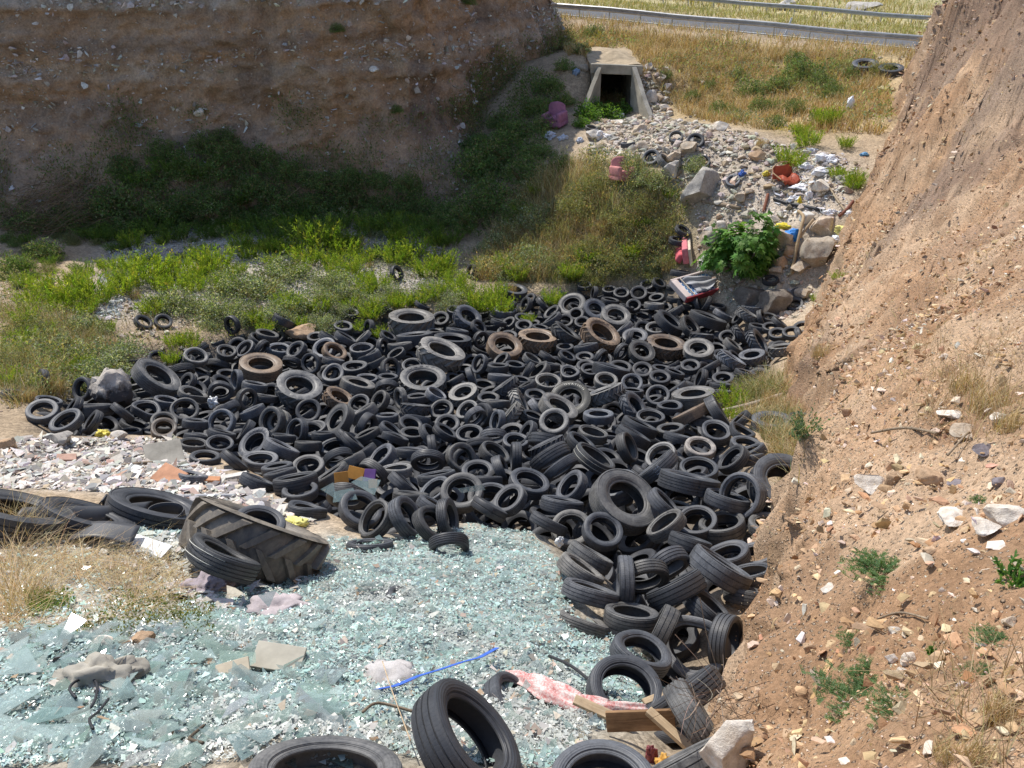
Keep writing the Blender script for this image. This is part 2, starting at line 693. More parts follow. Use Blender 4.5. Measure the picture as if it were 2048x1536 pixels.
def leaves(r, pos, dirv, length, width, col, fold=.25):
    """pointed leaves: two triangles folded along the rib each"""
    n = len(pos)
    d = dirv / (np.linalg.norm(dirv, axis=1)[:, None] + 1e-9)
    s = np.cross(d, r.normal(size=(n, 3)))
    s /= (np.linalg.norm(s, axis=1)[:, None] + 1e-9)
    u = np.cross(s, d)
    L = length[:, None]
    w_ = width[:, None]
    V = np.stack([pos, pos + d * L * .45 + s * w_ / 2 + u * w_ * fold, pos + d * L, pos + d * L * .45 - s * w_ / 2 + u * w_ * fold], 1)
    F = np.array([[0, 1, 2], [0, 2, 3]])
    return V.reshape(-1, 3), (F[None] + (np.arange(n) * 4)[:, None, None]).reshape(-1, 3), np.repeat(col, 4, 0)


def joinvf(parts):
    V, F, C, o = [], [], [], 0
    for v, f, c in parts:
        V.append(v)
        F.append(f + o)
        C.append(c)
        o += len(v)
    by = {}
    for f in F:
        by.setdefault(f.shape[1], []).append(f)
    return np.concatenate(V), [np.concatenate(b) for b in by.values()], np.concatenate(C)


def tint(r, n, cols, var=.15):
    cols = np.array(cols)
    c = cols[r.integers(0, len(cols), n)]
    return np.clip(c * (1 + r.normal(0, var, (n, 1))) * (1 + r.normal(0, var * .3, (n, 3))), .005, 1)


def in_poly(q, poly):
    poly = np.array(poly)
    ins = np.zeros(len(q), bool)
    for a, b in zip(poly, np.roll(poly, -1, 0)):
        if a[1] == b[1]:
            continue
        c = (a[1] > q[:, 1]) != (b[1] > q[:, 1])
        ins ^= c & (q[:, 0] < (b[0] - a[0]) * (q[:, 1] - a[1]) / (b[1] - a[1]) + a[0])
    return ins


def plot(pts, dz=0):
    """plan outline of an area surveyed in the photograph"""
    return [hit(x, y)[0].to_tuple()[:2] for x, y in pts]


def spread(r, poly, n, power=1.2, zf=None):
    """n points over a plan outline, denser where one stands closer"""
    poly = np.array(poly)
    lo, hi = poly.min(0), poly.max(0)
    out = []
    cnt = 0
    for _ in range(400):
        q = lo + r.random((n * 2, 2)) * (hi - lo)
        q = q[in_poly(q, poly)]
        if power:
            dmin = max(2.0, np.hypot(*np.array(poly).T).min())
            q = q[r.random(len(q)) < (dmin / np.maximum(dmin, np.hypot(q[:, 0], q[:, 1]))) ** power]
        out.append(q)
        cnt += len(q)
        if cnt >= n:
            break
    q = np.concatenate(out)[:n]
    z = (zf or surf)(q[:, 0], q[:, 1])
    return np.c_[q, z]
# ------------------------------------------------------------------ the land
def soft_poly(x, y, pts, soft=.6):
    """1 inside a surveyed plan outline, fading over its rim"""
    q = np.c_[x.ravel(), y.ravel()]
    A = np.array(pts)
    B = np.roll(A, -1, 0)
    best = np.full(len(q), 1e9)
    for a, b in zip(A, B):
        ab = b - a
        t = np.clip(((q - a) @ ab) / (ab @ ab + 1e-9), 0, 1)
        best = np.minimum(best, np.linalg.norm(q - a - t[:, None] * ab, axis=1))
    ins = in_poly(q, pts)
    return sstep(-soft, soft, np.where(ins, best, -best)).reshape(x.shape)


GLASS = plot([(940, 1050), (1060, 1062), (1125, 1130), (1150, 1240), (1290, 1290), (1330, 1360), (1290, 1420), (1180, 1460), (1130, 1536), (0, 1536), (0, 1265), (200, 1250), (330, 1225), (430, 1170), (640, 1160), (655, 1075), (760, 1085), (880, 1060)])
GLASS2 = plot([(230, 1050), (370, 1060), (380, 1150), (250, 1110)])
CHIPS = plot([(0, 885), (140, 880), (350, 880), (410, 935), (480, 965), (560, 1000), (640, 1050), (560, 1040), (380, 1015), (200, 985), (0, 975)])
STRAW = plot([(0, 1060), (110, 1080), (330, 1110), (420, 1170), (330, 1225), (200, 1250), (0, 1265)])
RUBBLE = plot([(1180, 250), (1300, 210), (1420, 250), (1560, 290), (1720, 330), (1690, 430), (1640, 560), (1590, 640), (1480, 620), (1400, 540), (1390, 420), (1330, 350), (1180, 310)])
GRAVEL = plot([(190, 640), (200, 520), (260, 440), (520, 430), (700, 440), (900, 500), (940, 590), (700, 620), (300, 640)])
MOUND = plot([(940, 560), (1000, 430), (1080, 350), (1180, 320), (1300, 350), (1370, 400), (1390, 470), (1350, 540), (1250, 560), (1100, 570)])
BANKTOP = plot([(1150, 60), (1820, 110), (1780, 260), (1640, 270), (1500, 260), (1330, 230), (1290, 130), (1190, 120)])


CULV = Vector((5.05, 43.5, 2.8))


def make_ground():
    ys = [-5.0]
    while ys[-1] < 90:
        ys.append(ys[-1] + .05 + .0065 * max(0, ys[-1]))
    ys += [100, 115, 140, 180, 240, 330, 480]
    ys = np.array(ys)
    us = np.linspace(-1.25, 1.15, 520)
    Y = np.repeat(ys[:, None], len(us), 1)
    X = us[None] * (7 + np.maximum(0, Y) * .85)
    Z = ground(X, Y)
    inside = (np.abs(X - CULV.x) < 1.1) & (Y > CULV.y - .35) & (Y < CULV.y + 6)
    Z = np.where(inside, np.minimum(Z, CULV.z + .05), Z)
    zg = np.maximum(soft_poly(X, Y, GLASS), soft_poly(X, Y, GLASS2))
    zc = soft_poly(X, Y, CHIPS)
    zs = soft_poly(X, Y, STRAW, .4)
    zr = soft_poly(X, Y, RUBBLE, 1.2)
    zv = soft_poly(X, Y, GRAVEL, 1.5)
    zm = soft_poly(X, Y, MOUND, 1.0)
    zt = soft_poly(X, Y, BANKTOP, 1.5)
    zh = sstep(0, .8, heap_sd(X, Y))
    _, v = road_uv(X, Y)
    calm = 1 - sstep(-3, -1.4, v) * (1 - sstep(11, 16, v))
    rough = .035 + .03 * zr + .03 * zm + .05 * zt
    Z += fbm(X * .9, Y * .9, 0, 4, 5) * rough * calm + fbm(X * 4, Y * 4, 0, 4, 9) * (.022 + .03 * zr) * calm
    Z += zg * fbm(X * 2.2, Y * 2.2, 0, 3, 31) * .07
    C = np.empty(X.shape + (3,))
    C[:] = (.36, .275, .185)

    def lay(c, k):
        C[:] = C * (1 - k[..., None]) + np.array(c) * k[..., None]
    lay((.40, .36, .31), zv)
    lay((.45, .38, .30), zr)
    lay((.30, .25, .13), zm)
    lay((.40, .30, .16), zt)
    lay((.40, .34, .18), sstep(5, 14, v))
    lay((.15, .125, .10), zh)  # earth colour darkened under the heap to stand for shade in its gaps
    lay((.36, .32, .27), zc)
    lay((.40, .36, .29), zs)
    lay((.30, .33, .31), zg)
    C *= (1 + .18 * fbm(X * .7, Y * .7, 0, 4, 21))[..., None]
    ny, nx = X.shape
    idx = np.arange(ny * nx).reshape(ny, nx)
    F = np.stack([idx[:-1, :-1], idx[:-1, 1:], idx[1:, 1:], idx[1:, :-1]], -1).reshape(-1, 4)
    t = NT("pit floor earth")
    co = t.pos()
    f1 = t.noise(3.0, 6, .7, co)
    f2 = t.noise(38, 4, .75, co)
    vo = t.n("ShaderNodeTexVoronoi", feature='F1')
    vo.inputs["Scale"].default_value = 16
    vo.inputs["Randomness"].default_value = 1
    t.l(co, vo.inputs["Vector"])
    c = t.mix(t.attr(), t.ramp(f1, [(.25, .72), (.75, 1.28)]), 1.0, 'MULTIPLY')
    c = t.mix(c, t.ramp(f2, [(.3, .62), (.7, 1.38)]), 1.0, 'MULTIPLY')
    sep = t.n("ShaderNodeSeparateColor")
    t.l(vo.outputs["Color"], sep.inputs[0])
    c = t.mix(c, t.ramp(sep.outputs[0], [(0, .62), (1, 1.38)]), .6, 'MULTIPLY')
    t.bump(t.math('ADD', t.math('MULTIPLY', f2, .6), t.math('MULTIPLY', vo.outputs["Distance"], -1.0)), .7, .03)
    t.out(c, .92, .12)
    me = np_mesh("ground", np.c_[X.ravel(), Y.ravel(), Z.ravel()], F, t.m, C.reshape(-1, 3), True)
    rename(mobj("ground", me), kind='structure')


make_ground()


def make_bank():
    ys = [-6.0]
    while ys[-1] < 50:
        ys.append(ys[-1] + .028 + .006 * max(0, ys[-1]))
    ys = np.array(ys)
    ts = np.concatenate([-np.linspace(2.4, .03, 46), np.linspace(0, 1.2, 50)[0:], 1.2 + np.cumsum(np.linspace(.03, .085, 240))])
    Y = np.repeat(ys[:, None], len(ts), 1)
    T = np.repeat(ts[None], len(ys), 0)
    sc_ = (.55 + .03 * np.clip(Y, 0, 40))
    E = bank_edge(Y) + fbm(Y * 1.3, 0, 0, 5, 3) * .16 * np.clip(sc_, .5, 1.4)
    T2 = np.where(T > 0, T, T * np.clip(1.25 - Y * .01, .8, 1.2))
    X = E + T2
    Z = bank_h(np.maximum(X, bank_edge(Y)), Y)
    Z = np.where(T < 0, Z + 3.4 * T2 - .25 * np.sqrt(np.maximum(-T2, 0)), Z)
    crest = np.exp(-np.maximum(T, 0) / .25) * sstep(14, 8, Y)
    Z -= crest * .10
    amp = sstep(0, 1.0, np.abs(T)) * .5 + .5
    far = sstep(9, 20, Y)
    Z += fbm(X * .8, Y * .8, 0, 4, 7) * (.07 + .16 * far) * amp
    rill = fbm(X * .9 + Y * .55, (Y - X) * .14, Z * .2, 4, 17)
    Z += rill * .34 * far * sstep(0, 1.5, T)
    Z += fbm(X * 2.2, Y * 2.2, Z * 2, 4, 18) * (.02 + .17 * far) * amp + fbm(X * 4.3, Y * 4.3, Z * 4, 3, 48) * .07 * far
    Z += fbm(X * 5, Y * 5, Z * 3, 4, 19) * (.028 + .03 * far) + np.abs(fbm(X * 11, Y * 11, Z * 8, 3, 23)) * .014
    near = 1 - far
    clod = np.maximum(0, fbm(X * 3.1, Y * 3.1, Z * 2, 4, 27) - .05)
    Z += clod * .11 * near * amp - np.maximum(0, fbm(X * 1.7 + 8, Y * 1.7, Z, 4, 29) - .2) * .16 * near * sstep(.1, .5, T)
    stepn = (Z + .25 * fbm(X * .8, Y * .8, 0, 3, 37)) * 5.0
    Z += (stepn - np.floor(stepn) - .5) * .05 * sstep(.2, .6, fbm(X * .6, Y * .6, 0, 3, 39) + .25) * (T > .05)
    X += fbm(X * 3, Y * 3, Z * 3, 4, 41) * .11 * (T < .35) + fbm(Z * 7, Y * 7, X, 3, 43) * .06 * (T < .15) + np.abs(fbm(Z * 3.4, Y * 3.4, X, 3, 45)) * .12 * (T < .05)
    base = np.empty(X.shape + (3,))
    base[:] = (.45, .285, .17)
    k = sstep(-.35, .5, fbm(X * .55, Y * .45, Z * .6, 4, 51))[..., None]
    base = base * (1 - .55 * k) + np.array((.56, .42, .29)) * .55 * k
    n2 = sstep(.05, .55, fbm(X * 1.1 + 5, Y * 1.0, Z * 1.2, 5, 55))[..., None]
    base = base * (1 - .6 * n2) + np.array((.27, .155, .085)) * .6 * n2
    # the upper far face is greyer earth
    g = (far * sstep(-.1, .7, fbm(X * .35, Y * .3, Z * .45, 4, 61) + (Z - 5.0) * .16 + .75 * np.exp(-((X - bank_edge(Y) - 1.2) / 1.5) ** 2) * sstep(22, 27, Y)))[..., None]
    base = base * (1 - .62 * g) + np.array((.20, .15, .125)) * .62 * g
    ny, nx = X.shape
    idx = np.arange(ny * nx).reshape(ny, nx)
    F = np.stack([idx[:-1, :-1], idx[:-1, 1:], idx[1:, 1:], idx[1:, :-1]], -1).reshape(-1, 4)
    t = NT("crumbly bank earth")
    co = t.pos()
    f1 = t.noise(2.4, 6, .7, co)
    f2 = t.noise(26, 5, .72, co)
    vo = t.n("ShaderNodeTexVoronoi", feature='F1')
    vo.inputs["Scale"].default_value = 34
    wv = t.n("ShaderNodeMix", data_type='RGBA', blend_type='ADD')
    t.l(co, vo.inputs["Vector"])
    pebble = t.ramp(vo.outputs["Distance"], [(.18, 1.0), (.42, 0.0)])
    sep = t.n("ShaderNodeSeparateColor")
    t.l(vo.outputs["Color"], sep.inputs[0])
    pick = t.math('MULTIPLY', pebble, t.ramp(sep.outputs[0], [(.45, 0.0), (.62, 1.0)]))
    c = t.mix(t.attr(), t.ramp(f1, [(.25, .74), (.75, 1.26)]), 1.0, 'MULTIPLY')
    c = t.mix(c, t.ramp(f2, [(.28, .66), (.72, 1.34)]), 1.0, 'MULTIPLY')
    c = t.mix(c, t.ramp(sep.outputs[1], [(0, (.40, .30, .21)), (.5, (.55, .43, .31)), (1, (.62, .54, .44))]), t.math('MULTIPLY', pick, .8))
    t.bump(t.math('ADD', t.math('MULTIPLY', f2, .8), t.math('MULTIPLY', pick, .7)), 1.0, .04)
    t.out(c, .93, .1)
    me = np_mesh("bank", np.c_[X.ravel(), Y.ravel(), Z.ravel()], F, t.m, base.reshape(-1, 3), True)
    rename(mobj("bank", me), kind='structure')


make_bank()


def add_tree(name):
    from mathutils.bvhtree import BVHTree
    me = bpy.data.objects[name].data
    co = np.empty(len(me.vertices) * 3)
    me.vertices.foreach_get("co", co)
    fi = np.empty(len(me.loops), np.int32)
    me.loops.foreach_get("vertex_index", fi)
    TREES.append(BVHTree.FromPolygons(co.reshape(-1, 3).tolist(), fi.reshape(-1, 4).tolist()))


add_tree("ground")
add_tree("bank")

CLIFF_PLAN = [(-60, 22), (-45, 28.5), (-33, 33), (-24, 35.6), (-12, 37.6), (-4.2, 38.2), (-3.0, 38.9), (-2.3, 40.5), (-1.2, 43), (.7, 46.0), (3.0, 48.2), (4.3, 50.2), (4.5, 54), (3.4, 60), (0, 70)]
CLIFF_TOP = 14.6


def cliff_path(n):
    p = np.array(CLIFF_PLAN, float)
    L = np.r_[0, np.cumsum(np.linalg.norm(np.diff(p, axis=0), axis=1))]
    s = np.concatenate([np.linspace(0, 22, 60, False), np.linspace(22, 76, int(n * .8), False), np.linspace(76, L[-1], 90)])
    q = np.c_[np.interp(s, L, p[:, 0]), np.interp(s, L, p[:, 1])]
    k = np.ones(9) / 9
    for i in (0, 1):
        q[4:-4, i] = np.convolve(q[:, i], k, 'valid')
    d = np.gradient(q, axis=0)
    d /= np.linalg.norm(d, axis=1)[:, None]
    return s, q, np.c_[-d[:, 1], d[:, 0]]       # inward normal (away from the pit)


CL_S, CL_Q, CL_N = cliff_path(620)


def cliff_pt(i, h, disp):
    """point on the cliff at path index i, height h"""
    s, q, n = CL_S[i], CL_Q[i], CL_N[i]
    end = sstep(66, 76, s)
    bat = .13 * (1 - end) + .36 * end
    set_ = bat * (h - 1.0) - disp
    return q[..., 0] + n[..., 0] * set_, q[..., 1] + n[..., 1] * set_


def cliff_disp(s, h):
    d = .55 * fbm(s * .11, h * .10, 0, 3, 71) + .30 * fbm(s * .45, h * .5, 0, 4, 73) + .16 * fbm(s * 1.5, h * 1.9, 0, 4, 76) + .09 * fbm(s * 3.6, h * 4.2, 0, 4, 77)
    tilt = h - .03 * s + .25 * fbm(s * .12, 0, 0, 2, 79)
    lay = np.zeros_like(s)
    for z0, a in ((3.3, .16), (5.1, .22), (6.35, .30), (7.5, .2), (9.0, .3), (11.0, .25)):
        lay += .8 * a * sstep(-.10, .08, tilt - z0) - .8 * a * sstep(0.1, 1.3, tilt - z0)
    d += lay * np.clip(.45 + 1.1 * fbm(s * .22, h * .1, 0, 3, 83), 0, 1.4)
    d -= .35 * np.maximum(0, fbm(s * .8, h * .12, 0, 3, 85) - .15)
    foot = 2.6 * sstep(5.0, .0, h) ** 2          # talus at the foot
    return d + foot


def make_cliff():
    hs = np.linspace(-1.5, CLIFF_TOP, 190)
    ii = np.arange(len(CL_S))
    I, H = np.meshgrid(ii, hs, indexing='ij')
    S = CL_S[I]
    D = cliff_disp(S, H)
    X, Y = cliff_pt(I, H, D)
    Z = H + .05 * fbm(S * 1.5, H * 1.5, 0, 3, 87)
    # the plateau behind
    rows = []
    for back in (1.5, 4, 9, 18, 30):
        end = sstep(66, 76, CL_S)
        b = back + (.13 * (1 - end) + .36 * end) * (CLIFF_TOP - 1)
        rows.append(np.c_[CL_Q[:, 0] + CL_N[:, 0] * b, CL_Q[:, 1] + CL_N[:, 1] * b, np.full(len(CL_S), CLIFF_TOP + .1) + .3 * fbm(CL_S * .3, back, 0, 3, 90)])
    X = np.c_[X, np.stack([r[:, 0] for r in rows], 1)]
    Y = np.c_[Y, np.stack([r[:, 1] for r in rows], 1)]
    Z = np.c_[Z, np.stack([r[:, 2] for r in rows], 1)]
    nx, nz = X.shape
    idx = np.arange(nx * nz).reshape(nx, nz)
    F = np.stack([idx[:-1, :-1], idx[1:, :-1], idx[1:, 1:], idx[:-1, 1:]], -1).reshape(-1, 4)
    S2 = np.repeat(CL_S[:, None], nz, 1)
    tilt = Z - .03 * S2 + .25 * fbm(S2 * .12, 0, 0, 2, 79)
    C = np.empty(X.shape + (3,))
    C[:] = (.40, .28, .19)

    def lay(c, k):
        C[:] = C * (1 - k[..., None]) + np.array(c) * k[..., None]
    n1 = fbm(S2 * .16, tilt * 1.1, 0, 5, 91)
    lay((.40, .26, .16), sstep(-.1, .7, n1) * .8)
    lay((.30, .225, .17), sstep(.0, .6, fbm(S2 * .2 + 9, tilt * .8, 0, 5, 93)) * .85)
    lay((.46, .40, .34), sstep(6.3, 6.6, tilt) * sstep(8.4, 8.1, tilt) * .7)
    lay((.37, .25, .16), sstep(5.6, 5.75, tilt) * sstep(6.35, 6.2, tilt) * .75)
    lay((.44, .37, .30), sstep(3.6, 3.8, tilt) * sstep(4.5, 4.3, tilt) * .45)
    lay((.20, .155, .125), sstep(4.7, 4.9, tilt) * sstep(5.5, 5.3, tilt) * .45)
    lay((.38, .24, .14), sstep(8.6, 8.8, tilt) * sstep(9.5, 9.3, tilt) * .6)
    lay((.19, .14, .11), sstep(.1, .65, fbm(S2 * .35, Z * .16, 0, 4, 95)) * sstep(1.5, 3, Z) * sstep(6.8, 5, Z) * .7)
    lay((.40, .255, .15), sstep(.15, .6, fbm(S2 * .6 + 4, Z * .2, 0, 3, 97)) * sstep(50, 56, S2) * .7)
    t = NT("layered cliff earth")
    co = t.pos()
    f1 = t.noise(1.6, 6, .7, co)
    f2 = t.noise(11, 5, .75, co)
    vo = t.n("ShaderNodeTexVoronoi", feature='F1')
    vo.inputs["Scale"].default_value = 7
    t.l(co, vo.inputs["Vector"])
    sep = t.n("ShaderNodeSeparateColor")
    t.l(vo.outputs["Color"], sep.inputs[0])
    pick = t.math('MULTIPLY', t.ramp(vo.outputs["Distance"], [(.15, 1.0), (.4, 0.0)]), t.ramp(sep.outputs[0], [(.62, 0.0), (.75, 1.0)]))
    c = t.mix(t.attr(), t.ramp(f1, [(.25, .68), (.75, 1.32)]), 1.0, 'MULTIPLY')
    c = t.mix(c, t.ramp(f2, [(.28, .62), (.72, 1.4)]), 1.0, 'MULTIPLY')
    c = t.mix(c, (.42, .38, .33), t.math('MULTIPLY', pick, .55))
    t.bump(t.math('ADD', f2, t.math('MULTIPLY', pick, .5)), .8, .08)
    t.out(c, .95, .08)
    me = np_mesh("cliff", np.c_[X.ravel(), Y.ravel(), Z.ravel()], F, t.m, C.reshape(-1, 3), True)
    rename(mobj("cliff", me), kind='structure')


make_cliff()


def strip(name, u0, u1, v0, v1, dz, mat, du=2.0, dv=1.0, kind='structure'):
    us = np.arange(u0, u1 + .01, du)
    vs = np.linspace(v0, v1, max(2, int((v1 - v0) / dv) + 1))
    U, V = np.meshgrid(us, vs, indexing='ij')
    X = 4.2 + U * .8897 + V * .4566
    Y = 57.6 - U * .4566 + V * .8897
    Z = road_z(X, Y) + dz
    a, b = U.shape
    idx = np.arange(a * b).reshape(a, b)
    F = np.stack([idx[:-1, :-1], idx[1:, :-1], idx[1:, 1:], idx[:-1, 1:]], -1).reshape(-1, 4)
    return rename(mobj(name, np_mesh(name, np.c_[X.ravel(), Y.ravel(), Z.ravel()], F, mat)), kind=kind)


M_ASPH = simple("worn asphalt", (.115, .115, .12), .9, .2, 2.2, .25, .3, .01)
M_PAINT = simple("road paint", (.72, .72, .68), .6, .15, 4)
strip("road", -60, 60, .45, 8.6, .004, M_ASPH)
strip("road_marking", -60, 60, .85, 1.0, .008, M_PAINT)
strip("road_marking", -60, 60, 8.0, 8.15, .008, M_PAINT)
